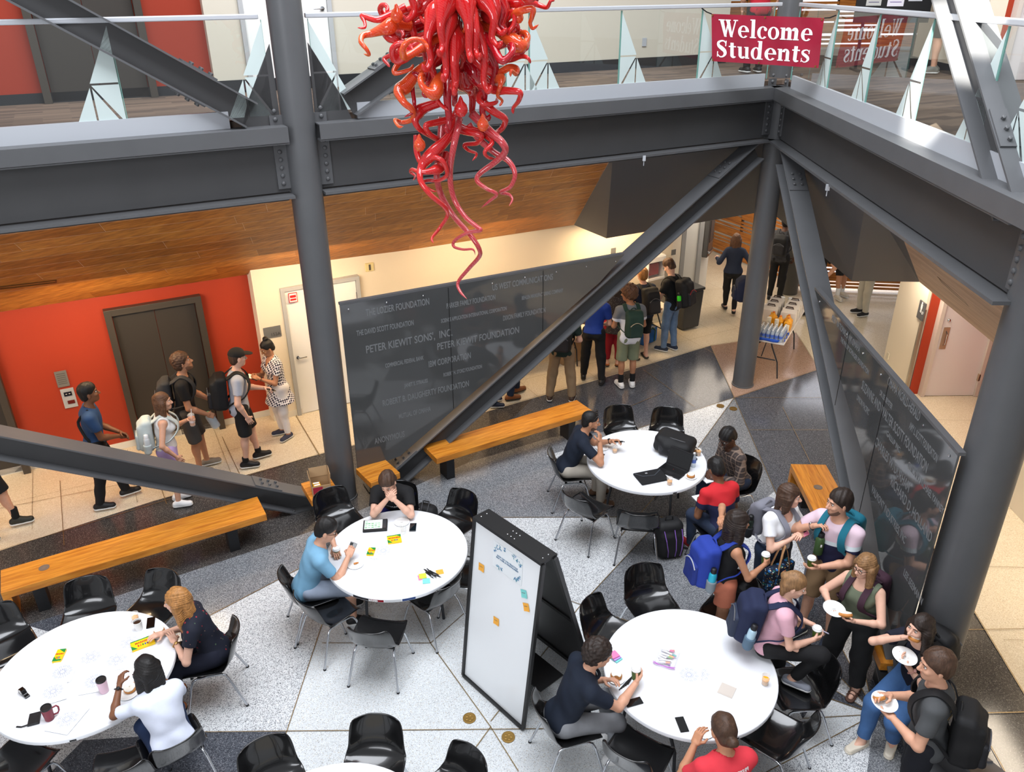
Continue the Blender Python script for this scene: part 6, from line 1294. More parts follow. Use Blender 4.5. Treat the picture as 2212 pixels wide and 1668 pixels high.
person('p35','person in pale khaki trousers and black sneakers on the shiny floor, upper body hidden',at(1860,680)[:2],190,1.78,sk='light',hair=('short','brown'),top=dict(m=C_('white_tee',(236,236,238))),bottom=dict(m=C_('pale_khaki',(196,188,170)),loose=.015),shoes=sh_(SHB,h=.09),**F)
person('p36','person in black trousers half hidden by the right brace near the drinks table',at(1752,684)[:2],200,1.76,sk='light',hair=('short','dark'),top=dict(m=BLK),bottom=dict(m=BLKP),shoes=sh_(SHB,SOLED),**F)
# --- level two
person('p37','person in red top behind the upper rail beside the banner, cut by the frame',(ab(1640,20,1.0)[0],ab(1640,20,1.0)[1]),100,1.72,sk='light',hair=('short','dark'),top=dict(m=C_('crimson_top',(168,24,40)),sleeve=.7),bottom=dict(m=BLKP),shoes=sh_(SHB),z0=ZF,**F)
person('p38','person in dark shorts and grey sneakers behind the right balcony glass, seen to the waist',at(2012,160,ZF)[:2],150,1.75,sk='light',hair=('short','dark'),top=dict(m=C_('grey_tee',(160,160,164))),bottom=dict(m=C_('black_shorts',(22,22,24)),kind='shorts',len=1.,name='shorts'),shoes=sh_(mat('shoe_grey',(120,118,110),.6)),z0=ZF,**F)
# --- packs they wear
backpack('p3','pale mint backpack on the woman in lilac shorts',C_('bp_mint',(196,206,204)),size=(.27,.14,.44),bottle=(1,(214,220,222),(235,235,235),'white capped bottle in the side of the pale backpack'))
backpack('p4','charcoal backpack on the man looking up with the big bottle',C_('bp_charcoal',(52,52,54)),size=(.29,.14,.46))
backpack('p5','black backpack on the man in the black cap',BPK,BPKT,size=(.31,.17,.50))
backpack('p16','royal blue backpack with grey straps and a teal bottle in its pocket',C_('bp_royal',(34,58,150)),C_('bp_royal_dark',(30,48,124)),size=(.31,.17,.47),bottle=(1,(44,170,196),(24,24,26),'teal flask in the side pocket of the blue backpack',C_('bp_grey_mesh',(124,134,140))),trim=mat('bp_trim_grey',(168,172,180),.5))
backpack('p17','grey backpack on the woman in white with a dark bottle at its side',C_('bp_grey',(126,126,136)),C_('bp_dark',(40,42,46)),size=(.27,.13,.42),bottle=(1,(36,48,40),(20,20,20),'dark green bottle in the side of the grey backpack'))
backpack('p18','teal backpack on the man in pink and navy',C_('bp_teal',(22,104,124)),size=(.28,.14,.44))
backpack('p19','dark plum backpack on the woman in the olive tank',C_('bp_plum',(58,32,46)),size=(.27,.14,.42))
backpack('p20','navy backpack on the woman in pink with pale blue bottle',C_('bp_navy',(28,36,66)),C_('bp_navy_grey',(44,52,72)),size=(.30,.17,.47),bottle=(1,(176,206,222),(26,26,30),'pale blue flask in the side of the navy backpack',C_('bp_bluegrey_mesh',(88,112,132))))
backpack('p21','black backpack with clipped keys on the seated woman',BPK,BPKT,size=(.29,.16,.46))
backpack('p22','black backpack with small white emblem on the charcoal tee man',BPK,BPKT,size=(.31,.17,.48),drop=.1)
backpack('p25','black backpack on the man in khaki trousers',BPK,BPKT,size=(.31,.16,.46))
backpack('p28','dark green backpack with pale stripe on the curly haired man',C_('bp_green',(36,60,50)),C_('bp_green_dark',(32,52,44)),size=(.29,.15,.46),trim=mat('bp_trim_sand',(186,168,140),.6))
backpack('p29','black backpack on the person at the food table',BPK,BPKT,size=(.30,.17,.48))
backpack('p30','black and red backpack with lime bottle on the man in washed jeans',BPK,BPKT,size=(.32,.19,.52),bottle=(-1,(60,220,40),(24,24,24),'lime green bottle in the side of the black and red backpack'),trim=mat('bp_trim_red',(190,30,40),.5))
backpack('p32','navy backpack on the person behind the corner column',C_('bp_navy2',(30,38,64)),size=(.30,.16,.46))
backpack('p33','black backpack on the man in the black cap behind the column',BPK,BPKT)

def seat_chair(key,label):
    I=PEOPLE[key]; P_=I['wp'](I['P0']); f=I['wd']((0,1,0)); w=P_+f*.05; chair(w[0],w[1],math.degrees(math.atan2(f[1],f[0])),label,z=None)
seat_chair('p9','black shell chair the blonde woman in navy sits on')
seat_chair('p10','black shell chair the woman in white blouse sits on')
seat_chair('p8','black shell chair the young man in light blue sits on')
seat_chair('p7','black shell chair the man in black with his head in his hands sits on')
seat_chair('p11','black shell chair the man in black polo sits on')
seat_chair('p12','black shell chair the man in plaid shirt sits on')
seat_chair('p13','black shell chair the man in red polo sits on')
seat_chair('p14','black shell chair the man in navy polo sits on')
seat_chair('p15','black shell chair the person in red tee sits on')
# ================================================================== THINGS ON THE TABLES AND IN HANDS
PAPER=mat('paper_white',(238,240,244),.7); CUPG=mat('cup_green',(84,112,44),.55); CUPW=mat('cup_lid_white',(240,240,238),.45); JUICE=mat('orange_juice',(250,170,30),.3); CLEAR=mat('clear_plastic',(245,245,240),.12,alpha=.28); PHB=mat('phone_black',(12,12,14),.12,coat=.5); PHS=mat('phone_screen',(8,8,10),.05,coat=.6); BAGEL=mat('bagel_crust',(196,128,62),.7,var=.12,vscale=40); CREAMC=mat('cream_cheese',(246,238,224),.6); PLATEM=mat('plate_white',(242,242,240),.4); NAPK=mat('napkin_kraft',(206,196,186),.85)
TZ=.7405
def phone(loc,rot,label,grp=None,tilt=None,screen=PHS,case=PHB):
    t=thing('phone',label,'phone',loc,math.radians(rot),grp)
    if tilt is not None: t.rotation_euler=tilt
    k=MB(); k.box((0,0,.0045),(.074,.150,.009)); k.build('case',case,t,bevel=.003); k=MB(); k.box((0,0,.0093),(.068,.142,.0012)); k.build('screen',screen,t); return t
def juice(loc,label,h=.095,fill=.55,rz=0,grp='clear cups of orange juice'):
    t=thing('juice_cup',label,'cup',loc,0,grp); k=MB(); k.lathe([(.001,.001),(.028,.001),(.036,h),(.0375,h),(.0385,h+.003),(.036,h+.003),(.034,h-.002),(.0265,.004),(.001,.004)],24,close=False); k.build('cup_wall',CLEAR,t,smooth=50)
    k=MB(); hf=h*fill; k.lathe([(.0255,.005),(.0265+.008*fill,hf),(.001,hf)],24); k.build('juice',JUICE,t,smooth=40); return t
def paper_cup(loc,label,tilt=(0,0,0),lid=True,grp='green paper coffee cups'):
    t=thing('paper_cup',label,'cup',loc,0,grp); t.rotation_euler=tilt; k=MB(); k.lathe([(.028,0),(.040,.108),(.042,.112),(.038,.112)],24); k.build('cup_body',CUPG,t,smooth=50)
    k=MB(); k.lathe([(.0435,.108),(.0435,.116),(.039,.120),(.037,.130),(.032,.131),(.031,.127),(.001,.127)],24) if lid else k.lathe([(.0395,.108),(.0425,.112),(.0395,.114)],24); k.build('lid' if lid else 'rim',CUPW,t,smooth=40); return t
def plate(loc,label,r=.088,tilt=(0,0,0),grp='white paper plates',crumbs=0):
    t=thing('paper_plate',label,'plate',loc,0,grp); t.rotation_euler=tilt; k=MB(); k.lathe([(.001,.002),(r*.72,.002),(r*.80,.008),(r*.97,.013),(r,.012),(r*.98,.009),(r*.8,.003),(r*.7,0),(.001,0)],36,close=False); k.build('dish',PLATEM,t,smooth=60)
    k=MB(); rd=random.Random(len(label))
    for i in range(crumbs): a=rd.uniform(0,6.28); q=rd.uniform(0,r*.65); k.ball((q*math.cos(a),q*math.sin(a),.004),(.003,.002,.0015),6,4)
    if crumbs: k.build('crumbs',BAGEL,t)
    k=MB(); k.tube([(-.016,0,.0028),(.016,.004,.0028)],.0022,4,flat=.1); k.tube([(-.008,-.01,.0028),(.01,-.008,.0028)],.0012,4,flat=.1); k.build('plate_print',mat('plate_print_grey',(120,118,116),.6),t)
    return t
def bagel(loc,label,r=.055,half=True,tilt=(0,0,0),bite=None,grp='bagels being eaten'):
    t=thing('bagel',label,'bagel',loc,0,grp); t.rotation_euler=tilt; q=Sdf()
    for a in np.linspace(0,6.283,13)[:-1]: q.ell((r*.58*math.cos(a),r*.58*math.sin(a),.016),(r*.42,r*.42,.019),None,.008)
    if bite is not None: q.ell((r*math.cos(bite),r*math.sin(bite),.016),(r*.5,r*.5,.06),None,0,'s')
    mesh_of('crust',[q.mesh(.0045)],BAGEL,t); q=Sdf()
    for a in np.linspace(0,6.283,10)[:-1]: q.ell((r*.5*math.cos(a),r*.5*math.sin(a),.034),(r*.40,r*.40,.009),None,.006)
    if bite is not None: q.ell((r*math.cos(bite),r*math.sin(bite),.016),(r*.55,r*.55,.06),None,0,'s')
    mesh_of('cream_cheese',[q.mesh(.0045)],CREAMC,t); return t
def drawing(loc,rot,label,seed,grp='colouring sheets',w=.216,h=.279,style=0,z=.0006):
    t=thing('colouring_sheet',label,'paper',loc,math.radians(rot),grp); k=MB(); k.box((0,0,z),(w,h,.0008)); k.build('sheet',PAPER,t); k=MB(); rd=random.Random(seed); n_=rd.choice([8,10,12]); Z0=z+.0007
    for rr_,am in((.022,.006),(.04,.01),(.058,.012),(.074,.008)):
        k.tube([((rr_+am*math.cos(n_*a))*math.cos(a),(rr_+am*math.cos(n_*a))*math.sin(a),Z0) for a in np.linspace(0,6.283,72)],.0009,4,flat=.1)
    for i in range(n_):
        a=i*6.283/n_
        for r0_ in(.03,.066): k.tube([(r0_*math.cos(a)+.009*math.cos(b_),r0_*math.sin(a)+.009*math.sin(b_),Z0) for b_ in np.linspace(0,6.283,12)],.0008,4,flat=.1)
    k.build('line_drawing',mat('ink_blue_grey',(120,126,160),.7),t); return t
def sticky(loc,rot,label,c,grp='sticky note pads',h=.012):
    k=MB(); k.box((0,0,h/2),(.076,.076,h)); return solo('sticky_pad',k,STK[c],label,'sticky notes',loc=loc,rotz=math.radians(rot),group=grp,bevel=.001)
def pen(loc,rot,label,col=BLACKM,grp='black pens'):
    t=thing('pen',label,'pen',loc,math.radians(rot),grp); k=MB(); k.tube([(-.07,0,.005),(.055,0,.005)],.005,8); k.build('barrel',col,t,smooth=50); k=MB(); k.tube([(.055,0,.005),(.07,0,.005)],[.0045,.0012],8); k.build('tip',mat('pen_grey',(150,150,155),.4),t); return t
MK_Y=mat('marker_box_yellow',(248,206,20),.4); MK_G=mat('marker_box_green',(30,140,60),.4); MK_W=mat('box_white',(245,245,245),.5); MK_P=mat('box_purple',(120,60,140),.5)
def marker_box(loc,rot,label,w=.20,h=.15,word='MARKERS',narrow=False):
    t=thing('marker_box',label,'box',loc,math.radians(rot),'boxes of markers and pencils'); k=MB(); k.box((0,0,.011),(w,h,.022)); k.build('carton',MK_Y,t,bevel=.001); k=MB(); k.add([(-w/2,-h/2,.0225),(-w/2+.05,-h/2,.0225),(-w/2,-h/2+.06,.0225)],[(0,1,2)]); k.add([(w/2,h/2,.0225),(w/2-.06,h/2,.0225),(w/2,h/2-.05,.0225)],[(0,1,2)]); k.box((0,h/2-.008,.0222),(w*.98,.012,.001)) if not narrow else k.box((0,-h/2+.012,.0222),(w*.98,.02,.001)); k.build('green_corners',MK_G,t)
    text('lettering',word,.03 if not narrow else .018,Matrix.Translation(t.location)@Matrix.Rotation(math.radians(rot),4,'Z')@Matrix.Translation((-.0,.012,.0228)),mat('print_red_orange',(210,70,30),.5),t,bold=.0012)
    k=MB()
    for i,c in enumerate(range(5)): k.box((-w*.2+i*w*.1,-h*.22,.0226),(w*.06,h*.2,.001),mi=i)
    k.build('colour_stripes',[mat('stripe_%d'%i,c,.5) for i,c in enumerate(((200,40,40),(240,120,30),(40,120,60),(40,90,180),(110,50,130)))],t); return t
# ------------------------------------------------------------ lower left table
T=lambda px,py,dz=0.: at(px,py,TZ)+Z*dz
juice(T(294,1342),'half-empty juice cup behind the white mug on the lower left table')
t=thing('coffee_mug','white paper coffee cup with dark coffee beside the phone on the lower left table','cup',T(301,1360)); k=MB(); k.lathe([(.032,0),(.041,.1),(.043,.102),(.039,.102),(.034,.02),(.001,.02)],24,close=False); k.build('cup_body',CUPW,t,smooth=50); k=MB(); k.lathe([(.036,.085),(.001,.0852)],20); k.build('coffee',mat('coffee',(56,34,22),.2),t)
phone(T(326,1346),18,'black phone beside the white coffee cup on lower left table',screen=PHS)
plate(T(345,1368),'plate with a cream cheese bagel by the blonde woman'); bagel(T(345,1367,.008),'cream cheese bagel half on the plate by the blonde woman',r=.05)
marker_box(T(309,1392),32,'large yellow marker box in front of the blonde woman',.2,.12)
marker_box(T(129,1419),-82+90,'narrow yellow pencil box lying alone at left on the lower left table',.075,.15,'PENCILS',True)
for i,(px,py,r_,lb) in enumerate(((196,1420,8,'drawing sheet with a snowflake-like pattern in the middle of lower left table'),(252,1425,20,'drawing sheet under the large marker box, lower one'),(280,1388,28,'drawing sheet half under the large marker box'),(135,1452,10,'drawing sheet with dark marks below the pencil box'),(205,1472,14,'drawing sheet left of the pink tumbler'),(115,1495,25,'drawing sheet right of the tape dispenser'),(146,1555,-12,'drawing sheet partly under the red mug'))): drawing(T(px,py,.0011*i),r_,lb,i+2)
t=thing('tape_dispenser','small black tape dispenser near the left edge of lower left table','dispenser',T(52,1500),math.radians(-35)); k=MB(); k.prism([(-.06,-.02,0),(.07,-.02,0),(.07,-.02,.018),(.03,-.02,.022),(.015,-.02,.055),(-.035,-.02,.055),(-.06,-.02,.025)],(0,.04,0)); k.build('body',BLACKPL,t,bevel=.004); k=MB(); k.tube([(-.01,-.0205,.035),(-.01,.0205,.035)],.02,16); k.build('tape_roll',mat('tape_clear',(190,190,186),.3),t)
def tumbler(loc,label,col,lidc,handle=0,h=.13):
    t=thing('tumbler',label,'tumbler',loc,math.radians(handle)); k=MB(); k.lathe([(.033,0),(.036,.004),(.043,h),(.0435,h+.004)],28); k.build('body',mat('tumbler_%d'%col[0],col,.4),t,smooth=50); k=MB(); k.lathe([(.044,h+.002),(.044,h+.014),(.04,h+.02),(.034,h+.02),(.032,h+.012),(.001,h+.012)],28); k.build('lid',lidc,t,smooth=40)
    if handle: k=MB(); k.tube([(.04,0,h*.85),(.07,0,h*.88),(.082,0,h*.7),(.08,0,h*.4),(.066,0,h*.2),(.036,0,h*.22)],.007,8); k.build('handle',mat('tumbler_%d'%col[0]),t,smooth=60)
    return t
tumbler(T(108,1553),'dark red travel mug with handle and dark lid on lower left table',(126,28,48),mat('lid_dark_steel',(60,58,58),.25,.5),38,.12)
tumbler(T(226,1494),'pale pink tumbler with dark lid by the white-bloused woman',(226,190,204),mat('lid_dark_steel',(60,58,58),.25,.5),0,.13)
t=thing('wallet','black patterned wallet with wrist strap beside the red mug','wallet',T(75,1555),math.radians(20)); k=MB(); k.box((0,0,.01),(.09,.13,.02)); k.build('body',mat('wallet_black',(26,26,28),.5,var=.4,vscale=40),t,bevel=.006); k=MB(); k.tube([(-.04,-.05,.012),(-.09,-.05,.006),(-.13,-.03,.004)],.008,6,flat=.4); k.build('wrist_strap',BLACKM,t)
plate(T(278,1498),'plate with a bagel in front of the white-bloused woman'); bagel(T(283,1490,.012),'bagel half on the plate by the white-bloused woman',r=.055,tilt=(.3,0,0))
phone(T(303,1462),50,'dark phone under the white-bloused woman\'s face on the table',case=mat('phone_red_brown',(90,40,34),.4))
# ------------------------------------------------------------ middle table
t=thing('tablet_case','tablet with game board on screen in a thick black case on the middle table','tablet',T(811,1138),math.radians(6)); k=MB(); k.box((0,0,.015),(.27,.20,.03)); k.build('case',BLACKM,t,bevel=.006); k=MB(); k.box((-.02,.005,.0305),(.2,.165,.002)); k.build('screen',mat('tablet_screen',(226,232,230),.2),t); k=MB(); rd=random.Random(3)
for i in range(16): k.box((-.1+.036*(i%5)+rd.uniform(-.004,.004),-.05+.036*(i//5),.0318),(.026,.012,.0006),mi=rd.randrange(2))
k.build('screen_tiles',[mat('tile_green',(70,180,90),.4),mat('tile_pale_green',(150,210,160),.4)],t); k=MB(); k.box((.105,0,.0306),(.04,.15,.002)); k.build('side_panel',mat('screen_grey',(60,60,64),.2),t)
marker_box(T(852,1167),14,'square yellow marker box near the tablet on the middle table',.15,.13); marker_box(T(802,1194),-4,'narrow yellow pencil box on the middle table beside the drawings',.075,.12,'PENCILS',True)
for i,(px,py,r_,lb) in enumerate(((812,1200,20,'drawing sheet under the narrow pencil box on the middle table'),(828,1190,-25,'drawing sheet right of the narrow pencil box on the middle table'))): drawing(T(px,py,.001*i),r_,lb,i+20)
plate(T(768,1220),'plate with leftovers by the light blue man'); k=MB(); k.box((0,0,.006),(.035,.02,.01),rotv('Z',25)); k.box((.02,.012,.005),(.02,.014,.008)); solo('bagel_scrap',k,BAGEL,'bagel scrap on the plate by the light blue man','food',loc=T(768,1219,.004))
plate(T(868,1129),'empty plate between the tablet and the phone on the middle table'); 
t=thing('clear_cup','empty clear plastic cup in front of the plate on the middle table','cup',T(872,1152)); k=MB(); k.lathe([(.027,.001),(.038,.11),(.040,.112),(.037,.11),(.026,.004)],24,close=False); k.build('cup_wall',CLEAR,t,smooth=50)
phone(T(892,1140),2,'black phone lying at the back right of the middle table',screen=mat('phone_screen_blue',(14,24,30),.08))
for i in range(9): pen(T(924+i*2.2,1238+(i%3)*3,.0005+.0095*(i%2)),-52+i*3-8*(i%2),'one of the black pens heaped beside the sticky pads on the middle table')
sticky(T(913,1246),12,'lime sticky pad beside the pens on the middle table','y'); sticky(T(911,1248,-.0001),15,'pink sticky pad under the lime one on the middle table','p',h=.006); sticky(T(921,1256),8,'teal sticky pad in front of the lime one on the middle table','t',h=.008); sticky(T(950,1236),16,'orange sticky note right of the pens on the middle table','o',h=.002)
# ------------------------------------------------------------ far table
t=thing('backpack','black backpack lying on the far table behind the laptop','backpack',at(1456,975,.74),math.radians(-32)); q=Sdf(); q.box((0,0,.12),(.25,.17,.12),rotv('Y',6),.08,0); q.box((.06,-.06,.11),(.2,.14,.1),rotv('Z',8),.07,.05); mesh_of('main_bag',[q.mesh(.01,fold(.006,24))],BPK,t); q=Sdf(); q.box((.02,-.15,.09),(.17,.06,.075),rotv('X',10),.04,0); mesh_of('front_pocket',[q.mesh(.009,fold(.004,30))],BPKT,t)
k=MB(); k.tube([(-.2,-.05,.225),(-.1,-.09,.24),(.05,-.1,.24),(.2,-.07,.215)],.006,6); k.build('zip_line',mat('zip_grey'),t); k=MB(); k.box((-.14,.02,.238),(.05,.03,.006)); k.build('tag',mat('tag_grey',(170,170,174),.6),t)
for g in(-1,1): k=MB(); k.tube([(.22,g*.08,.12),(.3,g*.1,.06),(.33,g*.06,.012),(.27,g*.02,.014)],.014,6,flat=.4); k.build('strap',BPK,t)
lp=T(1452,1019); t=thing('laptop','open black laptop with blank screen on the far table','laptop',lp,math.radians(-42)); k=MB(); k.box((0,0,.009),(.33,.23,.018)); b_=k.build('base',mat('laptop_black',(26,26,28),.4),t,bevel=.004); k=MB()
for r in range(5):
    for c in range(13): k.box((-.138+.023*c,.075-.022*r,.0188),(.019,.018,.002))
k.build('keyboard',mat('key_black',(14,14,15),.4),b_); k=MB(); k.box((0,-.072,.0184),(.1,.05,.001)); k.build('touchpad',mat('touchpad',(40,40,42),.3),b_); k=MB(); k.ball((0,.03,.0205),(.004,.004,.002),8,5); k.build('red_nub',mat('signal_red'),b_)
k=MB(); k.box((0,.165,.115),(.33,.012,.225),rotv('X',-22)); sc_=k.build('screen_lid',mat('laptop_black'),t,bevel=.003); k=MB(); k.box((0,.1585,.1165),(.31,.002,.195),rotv('X',-22)); k.build('screen',PHS,sc_)
t=thing('laptop_sleeve','black padded laptop sleeve lying beside the open laptop','sleeve',T(1406,1032),math.radians(18)); q=Sdf(); q.box((0,0,.014),(.185,.13,.014),None,.013,0); mesh_of('pouch',[q.mesh(.007)],C_('neoprene_black',(22,23,26)),t); k=MB(); k.tube([(-.17,.1,.029),(-.1,.02,.0295),(.05,-.0,.0295),(.17,.09,.029)],.005,6,flat=.4); k.build('flap_edge',mat('piping_grey',(70,74,82),.6),t); k=MB(); k.box((-.03,.07,.0292),(.03,.02,.001)); k.build('logo_mark',mat('tag_grey'),t)
juice(T(1446,1047),'juice cup at the front of the far table by the laptop sleeve'); juice(T(1328,978),'juice cup beside the black polo man',fill=.45); juice(T(1508,984),'juice cup at the right edge of the far table',fill=.7)
plate(T(1492,1031),'plate with frosted bagel near the laptop on the far table',r=.075); bagel(T(1492,1030,.006),'cream cheese bagel on the plate right of the laptop',r=.05); plate(T(1503,974),'plate behind the water bottle on the far table',r=.075); bagel(T(1497,974,.006),'plain bagel on the plate behind the water bottle',r=.05)
plate(T(1300,968),'empty plate in front of the black polo man'); k=MB(); k.box((0,0,.002),(.16,.11,.003)); solo('napkin',k,NAPK,'kraft napkin beside the black polo man\'s plate','napkin',loc=T(1318,961),rotz=.4)
def water_bottle(loc,label,grp=None):
    t=thing('water_bottle',label,'bottle',loc,0,grp); k=MB(); k.lathe([(.001,0),(.03,0),(.032,.01),(.031,.06),(.032,.13),(.026,.155),(.013,.175),(.0125,.185)],14); k.build('bottle_body',mat('pet_clear',(225,236,245),.1,alpha=.42),t,smooth=50); k=MB(); k.lathe([(.0328,.065),(.0328,.115)],14,close=False); k.build('wrap_label',mat('water_label_blue',(90,120,200),.4),t); k=MB(); k.lathe([(.015,.184),(.015,.202),(.001,.203)],10); k.build('cap',WHITE,t); return t
water_bottle(T(1497,1008),'clear water bottle with blue label on the far table')
phone(T(1297,987),-25,'black phone lying in front of the black polo man'); pen(T(1489,963),15,'black pen behind the backpack on the far table')
# ------------------------------------------------------------ front right table
ZB=T(1441,1422); t=thing('bag_of_markers','clear zip bag of colourful markers on the front right table','bag',ZB,math.radians(-25)); q=Sdf(); q.box((0,0,.022),(.095,.11,.022),None,.02,0); mesh_of('plastic_bag',[q.mesh(.008,fold(.003,40))],mat('zip_bag_clear',(240,236,246),.15,alpha=.22),t); rd=random.Random(8)
for i,c in enumerate(((230,110,60),(220,60,140),(90,70,60),(40,170,160),(240,120,170),(230,190,40),(90,200,60),(30,30,32),(200,40,60),(240,240,240),(120,60,150),(240,150,90))):
    k=MB(); y=.085-.0155*i; x=rd.uniform(-.02,.02); a=rd.uniform(-.3,.3); d_=np.array([math.cos(a),math.sin(a),0])*.055; z_=.014+.012*(i%2); k.tube([np.array([x,y,z_])-d_,np.array([x,y,z_])+d_*.3],.008,8); k.tube([np.array([x,y,z_])+d_*.3,np.array([x,y,z_])+d_],.0085,8,mi=1); k.build('marker',[WHITE,mat('marker_cap_%d'%i,c,.4)],t,smooth=50)
k=MB(); k.tube([(-.1,-.115,.03),(-.03,-.14,.034),(.05,-.13,.032),(.1,-.11,.03)],.0035,6); k.tube([(-.1,-.115,.012),(-.03,-.12,.014),(.05,-.118,.012),(.1,-.11,.012)],.0035,6); k.build('zip_edge',mat('zip_purple',(190,110,200),.4),t)
drawing(T(1488,1458),-14,'colouring sheet on top near the bag of markers on the front right table',41,z=.0012); drawing(T(1512,1456,-.0003),-6,'colouring sheet peeking out underneath on the front right table',43)
k=MB(); k.box((0,0,.002),(.13,.13,.003)); k.box((.004,.004,.0045),(.12,.12,.001)); solo('napkin',k,NAPK,'folded kraft napkin alone on the front right table','napkin',loc=T(1570,1492),rotz=math.radians(-32))
juice(T(1652,1478),'juice cup at the right edge of the front right table',h=.1,fill=.62)
phone(T(1369,1518),-72,'black phone by the navy polo man\'s forearm'); phone(T(1473,1566),8,'black phone left of the plate on the front right table')
plate(T(1520,1579),'crumb-strewn plate beside the person in red tee',crumbs=12); plate(T(1331,1466),'plate with bitten bagel by the navy polo man',r=.08); bagel(T(1331,1463,.006),'bitten bagel on the plate by the navy polo man',r=.052,bite=-1.7)
for i in range(5): pen(T(1347+i*4,1481-i*3.2,.0003),50+i*2,'one of the black pens in a row by the navy polo man\'s plate',grp='black pens in a row')
for i,(c,lb) in enumerate((('t','teal sticky pad at the bottom of the pad stack on front right table'),('v','lilac sticky pad in the middle of the pad stack on front right table'),('p','pink sticky pad on top of the pad stack on front right table'))): sticky(T(1332-i*3,1424-i*2,.012*i),38-i*4,lb,c)
# ------------------------------------------------------------ in hands
def hold(key,h): return PEOPLE[key]['GR'][h]
def cup_in(key,h,label,**k):
    p,d,pn,la=hold(key,h); return paper_cup(p-Z*.05+pn*.008,label,**k)
cup_in('p8','L','green paper cup held by the light blue man'); cup_in('p14','R','green paper cup held by the navy polo man'); cup_in('p16','R','green paper cup held by the woman with blue backpack'); cup_in('p18','L','green paper cup held by the man in pink and navy'); cup_in('p20','R','green paper cup held by the woman in pink')
def phone_in(key,h,label,case=PHB,**k):
    p,d,pn,la=hold(key,h); t=thing('phone',label,'phone',(0,0,0),0,'phones in hands'); t.matrix_basis=basis(p-pn*.012,la,d); kk=MB(); kk.box((0,.02,0),(.074,.15,.009)); kk.build('case',case,t,bevel=.003); kk=MB(); kk.box((0,.02,.005),(.068,.142,.001)); kk.build('screen',PHS,t); kk=MB(); kk.box((.018,.07,-.0055),(.03,.03,.003)); kk.build('camera_bump',BLACKM,t); return t
phone_in('p8','R','phone in the light blue man\'s hand'); phone_in('p11','L','phone in the black polo man\'s hand'); phone_in('p6','L','phone in the hands of the woman in diamond print blouse'); phone_in('p5','L','phone in the hand of the man in black cap'); phone_in('p17','R','pink marbled phone in the hand of the woman in white',case=mat('phone_pink',(232,130,160),.4,var=.2,vscale=14)); phone_in('p20','L','lilac phone in the hand of the woman in pink',case=mat('phone_lilac',(170,166,190),.3))
# tablet on the plaid man's lap and paper of the red polo man
for key,lb,c in(('p12','white paper pad on the plaid man\'s lap',PAPER),('p13','white paper on the red polo man\'s lap',PAPER)):
    I=PEOPLE[key]; p=I['wp']((0,.40,.665)); k=MB(); k.box((0,0,0),(.2,.26,.01)); solo('paper_pad',k,c,lb,'paper',loc=p,rotz=I['Mw'].to_euler()[2],group=None)
def plate_in(key,h,label,crumbs=0,up=.012,fw=.04):
    p,d,pn,la=hold(key,h); dd_=np.array([d[0],d[1],0]); return plate(p+Z*up+dd_*fw-pn*.0,label,r=.1,tilt=(.12,.05,0),crumbs=crumbs)
plate_in('p19','R','white plate held by the woman in olive tank'); plate_in('p21','L','crumb-strewn plate held up by the seated woman',crumbs=8); plate_in('p22','L','plate held by the charcoal tee man')
for key,h,lb,b_ in(('p19','L','bitten frosted bagel half held by the woman in olive tank',2.),('p21','R','frosted bagel piece held to the seated woman\'s mouth',.5),('p22','R','bagel piece held by the charcoal tee man',1.)):
    p,d,pn,la=hold(key,h); t=bagel(p,lb,r=.062 if key=='p19' else .05,bite=b_); x=la; t.matrix_basis=basis(p+d*.02,la,np.cross(Z,la) if abs(la[2])<.9 else d)
# green metal bottle, iced tea, big water bottle, card
p,d,pn,la=hold('p18','R'); t=thing('water_bottle','tall green metal bottle hanging from the hand of the man in pink and navy','bottle',p-Z*.30); k=MB(); k.lathe([(.001,0),(.043,0),(.045,.01),(.045,.17),(.036,.2),(.03,.205)],24); k.build('flask',mat('bottle_green_metal',(62,88,50),.4,.1),t,smooth=50); k=MB(); k.lathe([(.034,.205),(.034,.245),(.03,.25),(.001,.25)],20); k.tube([(-.03,0,.24),(-.028,0,.285),(.028,0,.285),(.03,0,.24)],.007,6); k.build('lid',BLACKM,t,smooth=50); k=MB(); k.box((0,-.046,.12),(.016,.002,.03)); k.build('emblem',WHITE,t)
p,d,pn,la=hold('p3','L'); t=thing('iced_tea_cup','clear cup of iced tea with straw held by the woman in lilac shorts','cup',p-Z*.08); k=MB(); k.lathe([(.032,0),(.045,.15),(.046,.155),(.03,.175),(.001,.178)],22); k.build('cup_wall',mat('clear_plastic'),t,smooth=50); k=MB(); k.lathe([(.03,.003),(.041,.12),(.001,.12)],20); k.build('tea',mat('iced_tea',(206,122,40),.3),t,smooth=50); k=MB(); k.tube([(0,0,.1),(.02,0,.24)],.004,6); k.build('straw',WHITE,t); k=MB(); k.lathe([(.0385,.05),(.0415,.085)],16,close=False); k.build('round_label',mat('label_cream',(228,206,196),.6),t)
p,d,pn,la=hold('p4','R'); t=thing('water_bottle','big clear water jug held by the man looking up','bottle',(0,0,0)); t.matrix_basis=basis(p-la*.0-Z*.06,np.cross(np.array([d[0],d[1],.25]),Z),Z)@Matrix.Rotation(math.radians(-70),4,'X')@Matrix.Translation((0,0,-.13)); k=MB(); k.lathe([(.001,0),(.055,0),(.06,.01),(.06,.19),(.05,.215),(.03,.235)],22); k.build('jug',mat('jug_clear',(214,224,230),.1,alpha=.45),t,smooth=50); k=MB(); k.lathe([(.033,.232),(.033,.262),(.001,.264)],18); k.build('lid',mat('lid_lime',(150,206,140),.5),t,smooth=50); k=MB(); k.tube([(-.03,0,.236),(-.06,0,.25),(-.06,0,.15),(-.058,0,.10)],.007,6); k.build('carry_loop',BLACKM,t)
